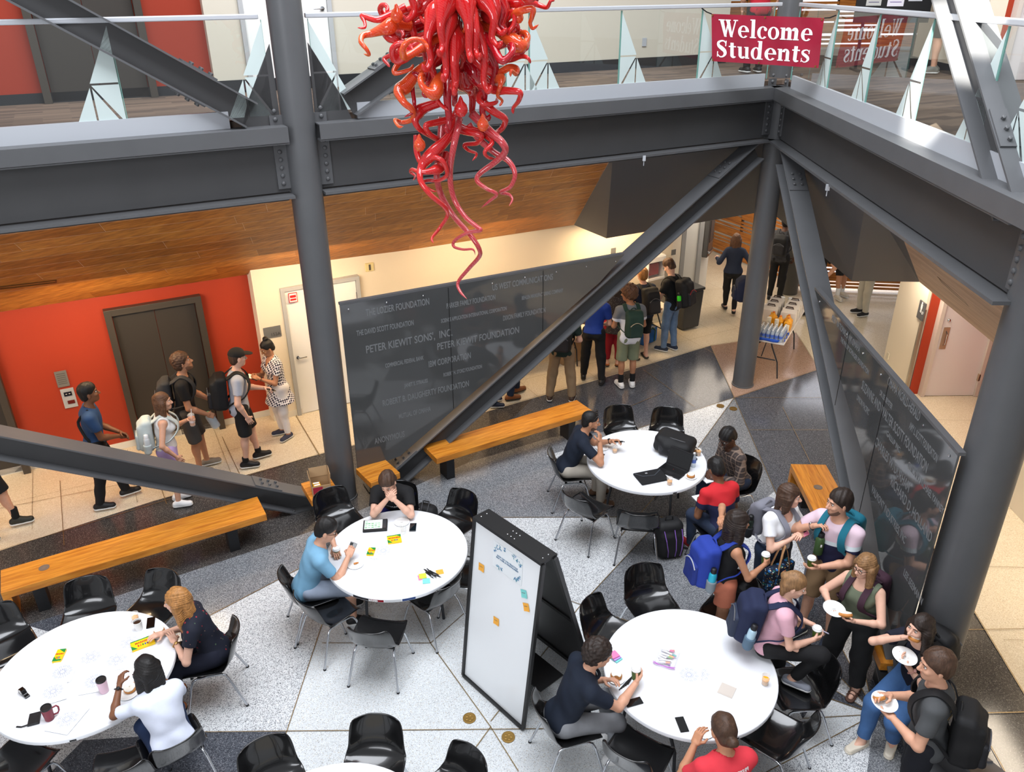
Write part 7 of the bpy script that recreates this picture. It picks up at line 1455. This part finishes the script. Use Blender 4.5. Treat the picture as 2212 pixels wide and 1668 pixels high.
p,d,pn,la=hold('p4','L'); t=thing('id_card','white and red card in the hand of the man looking up','card',(0,0,0)); t.matrix_basis=basis(p+d*.04,d,la); k=MB(); k.box((0,0,0),(.086,.054,.002)); k.build('card_face',WHITE,t); k=MB(); k.box((0,.016,.0012),(.086,.016,.001)); k.build('red_band',mat('signal_red'),t)
p,d,pn,la=hold('p28','L'); plate(p+Z*.01,'small white plate held by the curly haired man in the queue',r=.08)
# watches
for key,h,c in(('p8','R',None),('p6','L',BLACKM),('p9','L',mat('watch_gold',(190,150,90),.3,.7)),('p10','L',BLACKM),('p18','R',CHROME),('p21','L',mat('watch_rose',(214,160,150),.4)),('p11','L',BLACKM),('p4','L',BLACKM)):
    if not c: continue
    I=PEOPLE[key]; W_,E_=(I['WL'],I['EL']) if h=='L' else (I['WR'],I['ER']); d=(W_-E_)/np.linalg.norm(W_-E_); x=np.cross(d,(0.3,.2,1.)); x/=np.linalg.norm(x); y=np.cross(d,x); ctr=W_-d*.035; k=MB(); r_=.033*I['s']; pts=[I['wp'](ctr+x*r_*math.cos(a)+y*r_*math.sin(a)) for a in np.linspace(0,6.283,19)]; k.tube(pts,.008,6,flat=.35,cap=False,upv=I['wd'](d)); tip=I['wp'](ctr+y*(r_+.003)*(1 if I['wd'](y)[2]>0 else -1)); k.ball(tip,(.016,.016,.006),12,6,R_=np.array([I['wd'](x),I['wd'](d),I['wd'](y)]).T); k.build('wristwatch',c,I['body'],world=True,smooth=50)
# tote bag on the arm of the woman in white
I=PEOPLE['p17']; el=I['wp']((I['ER']*.45+I['WR']*.55)); TOTE=_floral('cloth_tote_floral',(20,30,52),[((40,110,170),.34),((24,100,96),.30),((206,216,206),.2),((222,170,60),.17)],20,.8); tc_=el-Z*.36+I['wd']((0.02,.03,0)); ry=I['Mw'].to_euler()[2]
t=thing('tote_bag','navy floral tote bag with tan handles on the arm of the woman in white','bag',tc_,ry); q=Sdf(); q.box((0,0,0),(.18,.055,.125),None,.03,0); mesh_of('body',[q.mesh(.009,fold(.003,22))],TOTE,t); k=MB(); k.box((0,.056,.06),(.05,.006,.035)); k.build('leather_patch',mat('tan_leather',(186,116,76),.6),t)
for g in(-1,1): k=MB(); k.tube([(-.08,g*.05,.06),(-.075,g*.045,.14),(-.04,g*.03,.28),(0,g*.02,.37),(.04,g*.03,.28),(.075,g*.045,.14),(.08,g*.05,.06)],.011,6,flat=.45); k.build('handle',mat('tan_strap',(176,130,88),.6),t,smooth=60)
# cross-body strap and bag of the man in blue
I=PEOPLE['p2']; k=MB(); pts=[I['Nk']+I['up']*.03-I['rt']*.0+I['rt']*.12+I['fw']*0,I['Nk']-I['up']*.12+I['rt']*.10-I['fw']*.135,I['Nk']-I['up']*.3+I['rt']*.165-I['fw']*.09,I['P0']+I['rt']*.18-I['fw']*.05+Z*.12,I['P0']+I['rt']*.2-Z*.02-I['fw']*.08]
t=thing('shoulder_bag','black shoulder bag hanging on the back of the man in blue tee','bag',I['wp'](I['P0']+I['rt']*.16-I['fw']*.17-Z*.08),I['Mw'].to_euler()[2]); q=Sdf(); q.box((0,0,0),(.12,.05,.10),None,.03,0); mesh_of('bag_body',[q.mesh(.012)],BPK,t); k.tube([I['wp'](p) for p in spl(pts,4)],.018,6,flat=.3,upv=I['wd'](I['rt'])); k.build('strap',BPK,t,world=True)
# sunglasses on the head of the polo man
I=PEOPLE['p11']; k=MB(); hp__=I['hp']; 
for g in(-1,1): k.tube([I['wp'](hp__(g*.033+.024*math.cos(a),.062-.02*abs(math.sin(a)),.122+.018*math.sin(a))) for a in np.linspace(0,6.283,15)],.004,6); k.tube([I['wp'](hp__(g*.058,.058,.118)),I['wp'](hp__(g*.085,.02,.07)),I['wp'](hp__(g*.086,-.03,.02))],.004,6)
k.build('sunglasses',BLACKPL,I['body'],world=True)
# ------------------------------------------------------------ on the floor
def floor_pack(px,py,rot,label,trim,sz=(.17,.12,.23)):
    t=thing('backpack',label,'backpack',at(px,py,0),math.radians(rot)); q=Sdf(); q.box((0,0,sz[2]),sz,rotv('X',-8),.08,0); q.box((0,-sz[1]*.7,sz[2]*.8),(sz[0]*.85,sz[1]*.6,sz[2]*.7),rotv('X',-8),.06,.04); q.cut((0,0,.004),(0,0,-1)); mesh_of('main_bag',[q.mesh(.011,fold(.005,26))],BPK,t)
    for x in(-.08,.02,.09): k=MB(); k.tube([(x*1.3,-.11,.40),(x*1.2,-.185,.30),(x,-.215,.18),(x*.9,-.2,.08)],.0055,6); k.build('zip_line',trim,t)
    k=MB(); k.tube([(-.05,.02,sz[2]*2-.02),(-.04,.02,sz[2]*2+.05),(.04,.02,sz[2]*2+.05),(.05,.02,sz[2]*2-.02)],.009,6); k.build('grab_handle',BPK,t); k=MB(); k.tube([(.15,.03,.06),(.24,.0,.02),(.34,-.03,.012),(.42,-.03,.012)],.014,6,flat=.35); k.build('strap',BPK,t); return t
floor_pack(1440,1192,12,'black backpack with purple zips standing on the floor by the far table chairs',mat('zip_purple_dark',(124,86,168),.5))
floor_pack(922,1125,-20,'black bag on the floor behind the middle table, right of the man in black',mat('zip_grey'),(.15,.10,.12))
q=Sdf(); lc=at(1845,1216,.46); t=thing('lunch_box','orange lunch box with floral lid on the bench behind the man in pink','box',lc,.5); k=MB(); k.box((0,0,.07),(.16,.12,.14)); k.build('box_body',mat('lunch_orange',(226,140,30),.6),t,bevel=.012); k=MB(); k.box((0,0,.148),(.16,.12,.016)); k.build('lid',_floral('lunch_floral',(236,230,214),[((60,110,70),.3),((40,60,120),.25)],30,.7),t,bevel=.006)
jc=at(1938,1420,.46); k=MB(); k.box((0,0,.002),(.13,.13,.003)); solo('napkin',k,NAPK,'kraft napkin under the juice cup on the bench end by the seated woman','napkin',loc=jc,rotz=.6); juice(jc+Z*.004,'juice cup on a napkin on the bench end beside the seated woman')
# ================================================================== DRINKS TABLE
c1_=at(1694,744,.74); c2_=at(1739,670,.74); dx_=(c2_-c1_); 
TBW=mat('folding_table_top',(226,216,204),.45)
def folding_table(label,c,rot,L=1.83,Wd=.76):
    t=thing('folding_table',label,'table',(c[0],c[1],0),rot); k=MB(); k.box((0,0,.725),(L,Wd,.03)); k.build('tabletop',TBW,t,bevel=.012)
    for sx in(-1,1):
        k=MB()
        for sy in(-1,1): k.tube([(sx*(L/2-.25),sy*.1,.70),(sx*(L/2-.22),sy*.16,.55),(sx*(L/2-.2),sy*(Wd/2-.1),.3),(sx*(L/2-.2),sy*(Wd/2-.06),0)],.013,8)
        k.tube([(sx*(L/2-.205),-.24,.33),(sx*(L/2-.205),.24,.33)],.011,8); k.build('leg',TLEG,t,smooth=60)
        k=MB(); k.tube([(sx*.1,0,.69),(sx*(L/2-.21),0,.36)],.009,6); k.build('brace_strut',TLEG,t)
    return t
ang_=math.atan2(dx_[1],dx_[0]); xd_=np.array([math.cos(ang_),math.sin(ang_),0]); yd_=np.array([-xd_[1],xd_[0],0])
LT_=1.83; cT=c1_+xd_*LT_/2+yd_*.38; folding_table('pale folding table of drinks behind the corner column',cT,ang_)
def tp(x,y,z=TZ): return np.array([cT[0],cT[1],0])+xd_*x+yd_*y+Z*z
rd=random.Random(2); n_=0
for i in range(6):
    for j in range(6):
        if n_>=32: break
        n_+=1; water_bottle(tp(-.86+.068*i,-.30+.072*j),'water bottle packed in the case at the front of the drinks table','cased water bottles on the drinks table')
k=MB(); k.box((0,0,.03),(.43,.45,.006)); 
t=thing('bottle_wrap','torn blue and clear plastic wrap around the case of water bottles','wrapping',tp(-.69,-.12)-Z*.0,ang_); q=Sdf(); q.box((0,0,.028),(.235,.25,.028),None,.012,0); q.box((0,0,.05),(.222,.237,.06),None,.01,0,'s'); mesh_of('wrap_film',[q.mesh(.011,fold(.006,40))],mat('wrap_blue',(40,90,200),.25),t)
def jug(x,y,label,c,cap):
    t=thing('juice_jug',label,'jug',tp(x,y),rd.uniform(0,6),'jugs on the drinks table'); q=Sdf(); q.box((0,0,.085),(.062,.062,.085),None,.03,0); q.cap((0,0,.15),(0,0,.22),.058,.022,.03); q.cap((.0,.06,.12),(0,.045,.21),.014,.014,.012); mesh_of('jug_body',[q.mesh(.008)],c,t); k=MB(); k.lathe([(.02,.225),(.02,.245),(.001,.246)],14); k.build('cap',cap,t,smooth=40)
OJ=mat('juice_jug_orange',(244,168,30),.35); MILK=mat('milk_jug',(238,230,216),.4)
for x,y,m_,lb in((-.28,-.29,OJ,'orange juice jug nearest the table edge'),(-.25,-.15,OJ,'orange juice jug second from the table edge'),(-.14,-.27,OJ,'orange juice jug behind the nearest one'),(-.11,.0,OJ,'orange juice jug farthest from the table edge'),(-.16,.24,MILK,'creamy white jug at the far side of the drinks table')): jug(x,y,lb,m_,WHITE if m_ is MILK else mat('cap_orange',(230,120,30),.5))
for x,y,hh,lb in((-.40,-.12,.22,'tall stack of clear cups right of the bottles'),(-.36,.02,.22,'tall stack of clear cups in the middle'),(-.44,-.31,.16,'short stack of clear cups at the table edge'),(-.40,.17,.14,'short stack of white cups near the milk jug')):
    k=MB(); k.lathe([(.03,0)]+[(.036+.002*(i%2),.03+i*(hh-.03)/9) for i in range(10)]+[(.03,hh)],18); solo('cup_stack',k,mat('cup_stack_ivory',(238,228,206),.35),lb+' on the drinks table','cups',loc=tp(x,y),smooth=40,group='cup stacks on the drinks table')
CARR=mat('carton_white_board',(240,232,222),.6); HND=mat('carton_handle_brown',(64,40,26),.5)
def carrier(x,y,label):
    t=thing('coffee_carrier',label,'box',tp(x,y),ang_+math.pi/2,'boxed coffee carriers on the drinks table'); k=MB(); k.box((0,0,.10),(.26,.18,.2)); k.prism([(-.13,-.09,.2),(.13,-.09,.2),(.11,-.02,.25),(-.11,-.02,.25)],(0,.0,.0001)); k.prism([(-.13,-.09,.2),(-.13,.09,.2),(-.12,.0,.26)],(.24,0,0)); k.build('carton',CARR,t,bevel=.003)
    k=MB(); k.tube([(-.06,.0,.255),(-.055,0,.285),(.055,0,.285),(.06,.0,.255)],.011,6); k.box((0,0,.258),(.15,.03,.004)); k.build('handle',HND,t); return t
for i in range(3):
    for j in range(2): carrier(.13+.24*i,-.22+.32*j,('front','middle','rear')[i]+' coffee carrier in the '+('right','left')[j]+' row on the drinks table')
for x,y,lb in((.83,-.1,'right of three green cups'),(.82,.04,'middle of three green cups'),(.80,-.24,'nearest of three green cups')): 
    t=thing('paper_cup',lb+' stacked at the far end of the drinks table','cup',tp(x,y),0,'green cup stacks'); k=MB(); k.lathe([(.028,0),(.036,.1),(.034,.1),(.041,.19),(.043,.194),(.04,.194)],18); k.build('cup_body',CUPG,t,smooth=50); k=MB(); k.lathe([(.043,.19),(.043,.2),(.036,.21),(.001,.21)],18); k.build('lid',CUPW,t)
# ================================================================== FOOD TABLE ALONG THE BACK WALL
e1=at(1442,668,.74); fa=math.radians(ANG_AB); cF=pab(6.17,2.31,0); folding_table('pale folding food table along the back wall behind the queue',cF,fa); cF2=pab(4.26,2.31,0); folding_table('second pale food table along the back wall, mostly hidden by the queue',cF2,fa)
def fp(x,y,z=TZ): return cF+u*x+n*y+Z*z
t=thing('foil_tray','crumpled foil serving tray at the end of the food table','tray',fp(.55,.22),fa); k=MB(); k.lathe([(.001,.004),(.13,.004),(.17,.055),(.18,.058),(.165,.05),(.125,.0),(.001,0)],24,close=False); k.build('foil',mat('foil',(200,202,206),.25,.9,bump=.6,bscale=40),t,smooth=30)
for x,y,lb in((.62,-.28,'white plate with pastry at the near edge of the food table'),(.2,-.2,'white plate with pastry in the middle of the food table'),(-.15,-.25,'white plate with pastry left on the food table')): plate(fp(x,y),lb); bagel(fp(x,y)+Z*.006,'pastry on the '+lb.replace(' with pastry',''),r=.045)
for x,y in((.3,.05),(.38,.0),(.5,-.12)): k=MB(); k.box((0,0,.001),(.11,.08,.002)); k.box((0,0,.0025),(.03,.03,.001),mi=1); solo('food_label',k,[PAPER,mat('label_blue',(40,70,150),.6)],{.3:'left',.38:'middle',.5:'right'}[x]+' white paper label with blue mark on the food table','label',loc=fp(x,y),rotz=fa+.3)
t=thing('cooler_bag','blue cooler bag with green strap under the food table','bag',cF+u*.55+n*.0+Z*0,fa+.2); q=Sdf(); q.box((0,0,.16),(.2,.13,.16),None,.04,0); mesh_of('bag_body',[q.mesh(.012,fold(.004,26))],mat('cooler_blue',(40,110,190),.5,var=.2,vscale=6),t); k=MB(); k.box((0,0,.29),(.36,.24,.06)); k.build('lid',mat('cooler_grey',(176,182,190),.6),t,bevel=.02); k=MB(); k.tube([(-.1,-.14,.03),(-.1,-.15,.26),(0,-.16,.34),(.1,-.15,.26),(.1,-.14,.03)],.016,6,flat=.4); k.build('strap',mat('strap_green',(60,90,50),.7),t)
t=thing('waste_bin','dark grey plastic bin standing behind the man in washed jeans','bin',at(1478,705,0),fa); k=MB(); k.box((0,0,.42),(.42,.4,.78),None,0,1.12); k.build('bin_body',mat('bin_grey',(66,68,70),.5),t,bevel=.03); k=MB(); k.box((0,0,.84),(.5,.48,.06)); k.build('lid',mat('bin_lid',(52,54,56),.5),t,bevel=.02)
for x in(-.15,.15): k=MB(); k.tube([(x-.02,.19,.04),(x+.02,.19,.04)],.04,12); k.build('wheel',BLACKM,t)
k=MB(); k.box((0,0,.2),(.4,.3,.4)); k.box((0,0,.405),(.38,.05,.004),mi=1); solo('cardboard_box',k,[CARD,mat('packing_tape',(200,180,140),.3)],'brown cardboard carton under the food table behind the queue','box',loc=pab(4.95,2.3,0),rotz=fa+.1)
# ================================================================== PRINT ON SHIRTS AND PACKS
def on_torso(key,front,up_,txt,size,M_,curve=True,dx=0.,dist=None,bold=.001,track=1.):
    "lettering wrapped on the chest or back of a figure"
    I=PEOPLE[key]; s=I['s']; sg=1 if front else -1
    cu=D.curves.new('t','FONT'); cu.body=txt; cu.size=size; cu.align_x='CENTER'; cu.align_y='CENTER'; cu.offset=bold; cu.resolution_u=2; cu.space_character=track; o=D.objects.new('t',cu); COL.objects.link(o); dg=bpy.context.evaluated_depsgraph_get(); dg.update(); me=D.meshes.new_from_object(o.evaluated_get(dg)); D.objects.remove(o)
    bmx=bmesh.new(); bmx.from_mesh(me); bmesh.ops.subdivide_edges(bmx,edges=bmx.edges[:],cuts=1); bmx.to_mesh(me); bmx.free(); me.materials.append(M_)
    dgv=bpy.context.evaluated_depsgraph_get(); sh=[c for c in I['body'].children if c.name.split('.')[0] in('shirt','blouse','polo_shirt')][0]
    from mathutils.bvhtree import BVHTree
    bv=BVHTree.FromPolygons([v_.co for v_ in sh.data.vertices],[p.vertices[:] for p in sh.data.polygons])
    for v_ in me.vertices:
        x,y=v_.co.x+dx,v_.co.y; P_=I['Nk']+I['up']*(up_*s+y)+I['rt']*(x*sg); h_=bv.ray_cast(Vector(P_+I['fw']*sg*.5),Vector(-I['fw']*sg)); 
        v_.co=(h_[0]+Vector(I['fw']*sg*.004)) if h_[0] else Vector(P_+I['fw']*sg*.13*s)
    o=link(D.objects.new('shirt_print',me)); o.parent=sh
INKW=mat('print_white',(232,232,232),.7); INKG=mat('print_gold',(176,142,70),.7); INKGR=mat('print_grey',(120,122,126),.7)
on_torso('p7',True,-.20,'OMAHA',.055,INKW); on_torso('p15',False,-.075,'PRESENTED BY',.042,INKW); on_torso('p15',False,-.13,'SPONSORS',.042,INKW)
on_torso('p22',False,-.10,'LOBR',.05,INKG,dx=.05); on_torso('p22',False,-.17,'INTO',.045,INKG,dx=.06); on_torso('p22',False,-.23,'EW',.045,INKG,dx=.0)
on_torso('p4',True,-.16,'MMM',.06,INKGR); on_torso('p4',True,-.23,'MMMM',.05,INKGR)
# ================================================================== RED GLASS CHANDELIER
def glassy(name,c,c2,rough=.07):
    def f(nt,b):
        lw=nt.nodes.new('ShaderNodeLayerWeight'); lw.inputs[0].default_value=.45
        tc=nt.nodes.new('ShaderNodeTexCoord'); no=nt.nodes.new('ShaderNodeTexNoise'); no.inputs['Scale'].default_value=7; nt.links.new(tc.outputs['Object'],no.inputs['Vector'])
        ad=nt.nodes.new('ShaderNodeMath'); ad.operation='MULTIPLY'; nt.links.new(lw.outputs['Facing'],ad.inputs[0]); nt.links.new(no.outputs['Fac'],ad.inputs[1])
        cr=nt.nodes.new('ShaderNodeValToRGB'); e=cr.color_ramp.elements; e[0].position=.05; e[0].color=lin(c); e[1].position=.55; e[1].color=lin(c2); nt.links.new(ad.outputs[0],cr.inputs[0]); wv=nt.nodes.new('ShaderNodeTexWave'); wv.inputs['Scale'].default_value=26; wv.inputs['Distortion'].default_value=6; wv.bands_direction='DIAGONAL'; nt.links.new(tc.outputs['Object'],wv.inputs[0])
        mr=nt.nodes.new('ShaderNodeMapRange'); mr.inputs[3].default_value=0; mr.inputs[4].default_value=.3; nt.links.new(wv.outputs['Fac'],mr.inputs[0])
        mx=nt.nodes.new('ShaderNodeMix'); mx.data_type='RGBA'; mx.inputs['B'].default_value=lin(c2); nt.links.new(mr.outputs[0],mx.inputs['Factor']); nt.links.new(cr.outputs[0],mx.inputs['A']); nt.links.new(mx.outputs['Result'],b.inputs['Base Color'])
        b.inputs['Subsurface Weight'].default_value=.15; b.inputs['Subsurface Radius'].default_value=(.05,.01,.008)
    return ramp_mat(name,f,rough,coat=.6,spec=.6)
GR_=[glassy('glass_red',(206,22,30),(226,70,62)),glassy('glass_deep_red',(168,10,26),(206,36,50)),glassy('glass_orange_red',(222,58,28),(244,128,60)),glassy('glass_rose_red',(190,46,56),(222,112,112))]
CHY=6.4; SCL=1./2.527
def cp(cx_,cy_,dy=0.): return atY(600+cx_*SCL,cy_*SCL,CHY+dy)
ax0=atY(988,120,CHY); chl=np.array([ax0[0],CHY,ax0[2]])
ch=thing('glass_chandelier','red blown glass chandelier of curling tendrils hanging in front of the girder','chandelier',chl)
k=MB(); k.tube([chl+Z*.2,chl+Z*3.4],.018,10); k.build('hanging_rod',CHROME,ch,world=True)
PXM=1/ (F_PX/np.linalg.norm(chl-np.array([0,0,CAMZ]))) # metres per pixel there
def tendril(P_,r0,r1,mi,bulb=0.,N=6):
    ps=spl(P_,N); n_=len(ps); rr=[]
    for i in range(n_):
        t=i/(n_-1); r=r0+(r1-r0)*t**.8
        if bulb: r+=bulb*math.exp(-((t-.22)/.10)**2)
        if t>.93: r*=max(.15,(1-t)/.07)
        rr.append(r)
    k=MB(); k.tube(ps,rr,9); return k.build('tendril',GR_[mi],ch,world=True,smooth=180)
LONG=[([(985,640),(985,690),(960,800),(940,950),(960,1080),(1020,1180),(1090,1240),(1105,1258),(1040,1270),(970,1310),(960,1345),(1010,1362),(1065,1362),(1078,1392)],17,4,3),
([(900,640),(885,830),(868,950),(890,1060),(960,1180),(1040,1270),(1095,1350),(1100,1400),(1040,1470),(985,1540),(995,1590),(1032,1632)],18,7,3),
([(990,640),(930,750),(850,830),(790,900),(778,980),(830,1060),(910,1130),(925,1180),(880,1250),(842,1300),(850,1328)],19,6,0),
([(1060,620),(1150,710),(1225,780),(1240,830),(1180,890),(1100,950),(1090,990),(1140,1030),(1195,1060),(1160,1095),(1110,1135)],20,6,3),
([(1040,680),(1100,760),(1180,830),(1260,880),(1295,950),(1270,1020),(1215,1050),(1262,1062),(1280,1090),(1262,1126)],17,5,3),
([(720,140),(640,130),(600,150),(520,180),(465,195),(455,230),(485,270),(499,300),(468,294)],22,5,2),
([(700,40),(600,90),(540,108),(480,92),(458,86),(474,120),(474,150),(435,152)],18,4,0),
([(1180,70),(1270,78),(1320,62),(1390,48),(1388,90),(1378,125),(1392,156),(1424,134)],20,5,2),
([(1080,440),(1180,490),(1260,495),(1322,505),(1315,550),(1285,590),(1286,622)],22,6,0),
([(1150,320),(1265,325),(1330,308),(1366,318),(1380,346)],17,5,0),
([(1180,20),(1290,10),(1380,14),(1430,30),(1470,40),(1490,5),(1512,4)],17,5,0),
([(850,250),(720,290),(650,360),(640,400),(720,380),(740,350)],18,6,2),
([(860,330),(760,400),(700,470),(660,500),(690,560),(735,600),(735,650),(680,668),(640,655),(660,690),(686,690)],23,6,2),
([(830,420),(790,430),(745,405),(735,470),(745,560),(740,610),(690,640)],17,6,1),
([(930,360),(930,420),(960,460),(890,500),(870,540),(900,580),(935,605)],22,6,0),
([(1060,300),(1120,360),(1190,410),(1180,460),(1120,500),(1095,540),(1130,570),(1190,560),(1195,530)],26,7,0),
([(880,560),(780,600),(750,650),(770,700),(830,740),(900,780),(925,790)],20,8,0),
([(1010,560),(960,640),(880,665),(810,685),(830,730),(900,770)],21,9,0),
([(960,660),(1010,700),(1090,715),(1140,745),(1170,780),(1130,830),(1150,860),(1190,865)],19,6,0),
([(960,700),(1030,720),(1110,740),(1090,780),(1020,790),(1040,820),(1085,840),(1062,878)],17,5,0),
([(1120,560),(1180,610),(1240,650),(1225,700),(1180,740),(1220,760),(1250,790)],20,7,0),
([(760,740),(760,830),(790,890),(850,860),(900,880),(925,950),(880,985),(820,985),(790,1000),(840,1040),(868,1046)],16,5,0),
([(920,830),(900,900),(850,930),(780,940),(735,925),(725,940),(750,960),(740,984)],15,4,0),
([(640,160),(600,170),(620,200),(650,230),(655,280),(600,310),(580,325),(600,350),(612,366)],19,6,0),
([(900,290),(960,262),(1010,310),(1000,370),(960,395),(920,390)],20,9,0),
([(940,80),(960,10),(1030,-20),(1080,0),(1085,50),(1030,70)],22,9,0),
([(940,60),(945,130),(970,175),(1030,170),(1068,140),(1060,100),(1030,105),(1020,160),(990,215)],24,5,2),
([(770,20),(840,-10),(885,30),(890,90),(850,130),(800,120),(780,85),(820,80)],20,7,0),
([(1130,40),(1130,90),(1190,120),(1250,100),(1290,60),(1290,130),(1260,180),(1300,200),(1345,190)],20,5,0),
([(1230,160),(1290,130),(1310,160),(1280,190),(1240,180)],16,6,0),
([(1200,250),(1310,220),(1340,250),(1330,290),(1270,290),(1265,310)],18,6,0),
([(1180,420),(1260,370),(1305,375),(1300,405),(1275,385),(1270,420)],18,5,2),
([(1170,450),(1215,430),(1215,470),(1200,520),(1225,550),(1210,580)],13,5,2)]
rd=random.Random(5)
for pts,r0,r1,mi in LONG:
    P_=[]; ph=rd.uniform(0,6); am=rd.uniform(.04,.10); base=-rd.uniform(.02,.20)
    for i,(x,y) in enumerate(pts): P_.append(cp(x,y,base*min(1,i/2.)+am*math.sin(ph+i*1.1)*min(1,i/3.)))
    tendril(P_,r0*SCL*PXM*1.25,max(r1*1.1,5)*SCL*PXM,mi,bulb=(rd.random()<.35)*16*SCL*PXM)
# the crowded core: drop-shaped pieces and short curls all round
for i in range(30):
    y=rd.uniform(-260,470); a=rd.uniform(0,6.283); R0=np.interp(y,[-260,0,250,600],[.40,.42,.30,.13]); c_=cp(985+rd.uniform(-10,10),y); d_=np.array([math.cos(a),math.sin(a),0])
    L=rd.uniform(.28,.5); P_=[c_+d_*R0*.25+Z*.1,c_+d_*R0*.55,c_+d_*R0*.85-Z*L*.35,c_+d_*R0*.8-Z*L*.7,c_+d_*(R0*.95)-Z*L*.85,c_+d_*(R0*1.05)-Z*L*.75]
    tendril(P_,.042,.016,rd.choice([0,0,0,1,1]),bulb=rd.uniform(.02,.055),N=5)
for i in range(30):
    y=rd.uniform(-420,430); a=rd.uniform(0,6.283); R0=np.interp(y,[-420,0,250,600],[.54,.54,.38,.18]); c_=cp(985,y); d_=np.array([math.cos(a),math.sin(a),0]); e_=np.array([-d_[1],d_[0],0])
    P_=[c_+d_*R0*.3,c_+d_*R0*.7-Z*.05]; cc=c_+d_*R0*1.0-Z*rd.uniform(.02,.12); rr_=rd.uniform(.05,.085); dr=rd.choice([-1,1])
    for j in range(7): t=j/6*5.2; P_.append(cc+(d_*math.sin(t)*rr_+Z*(-math.cos(t))*rr_*.8)*(1-.06*j)+e_*dr*(.03*j-.06)+d_*rr_*.4)
    tendril(P_,.034,.013,rd.choice([0,0,0,2,1]),bulb=(rd.random()<.3)*.03,N=4)
for x,y,r,mi in((775,790,.045,2),(1000,595,.052,0),(1040,30,.05,2),(650,85,.045,2),(1315,95,.036,2),(1120,680,.045,2),(860,780,.0,0)):
    if r:
        k=MB(); c_=cp(x,y,-.16); vs=[]
        k.lathe([(.001,-r*1.15),(r*.5,-r),(r*.9,-r*.5),(r,0),(r*.85,r*.55),(r*.4,r*1.05),(r*.25,r*1.5),(.001,r*1.8)],18); k.v=[(p[0]+c_[0],p[1]+c_[1],p[2]+c_[2]) for p in k.v]; k.build('glass_bulb',GR_[mi],ch,world=True,smooth=180)
# ================================================================== LIGHT
W=D.worlds.new('world'); SC.world=W; W.use_nodes=True; bg=W.node_tree.nodes['Background']; bg.inputs[0].default_value=lin((240,243,249)); bg.inputs[1].default_value=.55
def area(name,loc,target,size,power,col=(255,255,255),sy=None,spread=180):
    l=D.lights.new(name,'AREA'); l.energy=power; l.color=lin(col)[:3]; l.size=size; l.spread=math.radians(spread)
    if sy: l.shape='RECTANGLE'; l.size_y=sy
    o=link(D.objects.new(name,l)); o.location=Vector(loc); o.rotation_euler=(Vector(target)-Vector(loc)).to_track_quat('-Z','Y').to_euler(); return o
# skylight over the atrium
area('skylight',(0,6.2,13),(0.2,7.2,0),9,2150,(244,248,255),8)
# daylight slot that catches the upper right brace
def spot(name,loc,target,power,deg,blend=.2,col=(255,250,240),r=.05):
    l=D.lights.new(name,'SPOT'); l.energy=power; l.spot_size=math.radians(deg); l.spot_blend=blend; l.color=lin(col)[:3]; l.shadow_soft_size=r
    o=link(D.objects.new(name,l)); o.location=Vector(loc); o.rotation_euler=(Vector(target)-Vector(loc)).to_track_quat('-Z','Y').to_euler(); return o
spot('sun_patch',(0.,3.2,12.),pbc(5.35,-.05,6.0),30000,8,.5)
area('front_fill',(-6,-8,8.5),(0,7,.4),7,900,(246,249,255),5)  # unseen fill light, added behind the camera to brighten surfaces facing it
# warm corridor lamps below level two
for s,o_,z_ in((-5,1.5,2.75),(-2.4,1.5,2.75),(.4,1.5,2.75),(3.2,1.5,2.75),(6.2,2.35,2.33)): area('corridor_lamp',pab(s,o_,z_),pab(s,2.3,0),1.4,42,(255,222,176),.4)
for s in(.5,3,5.5): area('corridor_lamp_right',pbc(s,2.3,2.33),pbc(s,2.4,0),1.2,34,(255,238,214),.4)
area('far_lamp',(4.5,17.,2.45),(4.6,17,0),2.4,70,(255,240,220))
area('far_window_light',(7.2,17.2,2.),(6.4,13,0.2),2.4,70,(240,244,255))
# level two lamps
for s in(-4,0,4): area('level_two_lamp',pab(s,1.4,8.),pab(s,2.4,5),2.,14,(255,240,220))
area('level_two_lamp_right',(6.2,10.5,8),(6.,10.5,5),2.5,30,(255,244,230))
SC.view_settings.view_transform='Standard'; SC.view_settings.look='None'; SC.view_settings.exposure=0.
SC.cycles.max_bounces=5; SC.cycles.diffuse_bounces=2; SC.cycles.glossy_bounces=3; SC.cycles.transparent_max_bounces=12; SC.cycles.transmission_bounces=4
SC.cycles.adaptive_threshold=.03; SC.cycles.caustics_reflective=False; SC.cycles.caustics_refractive=False
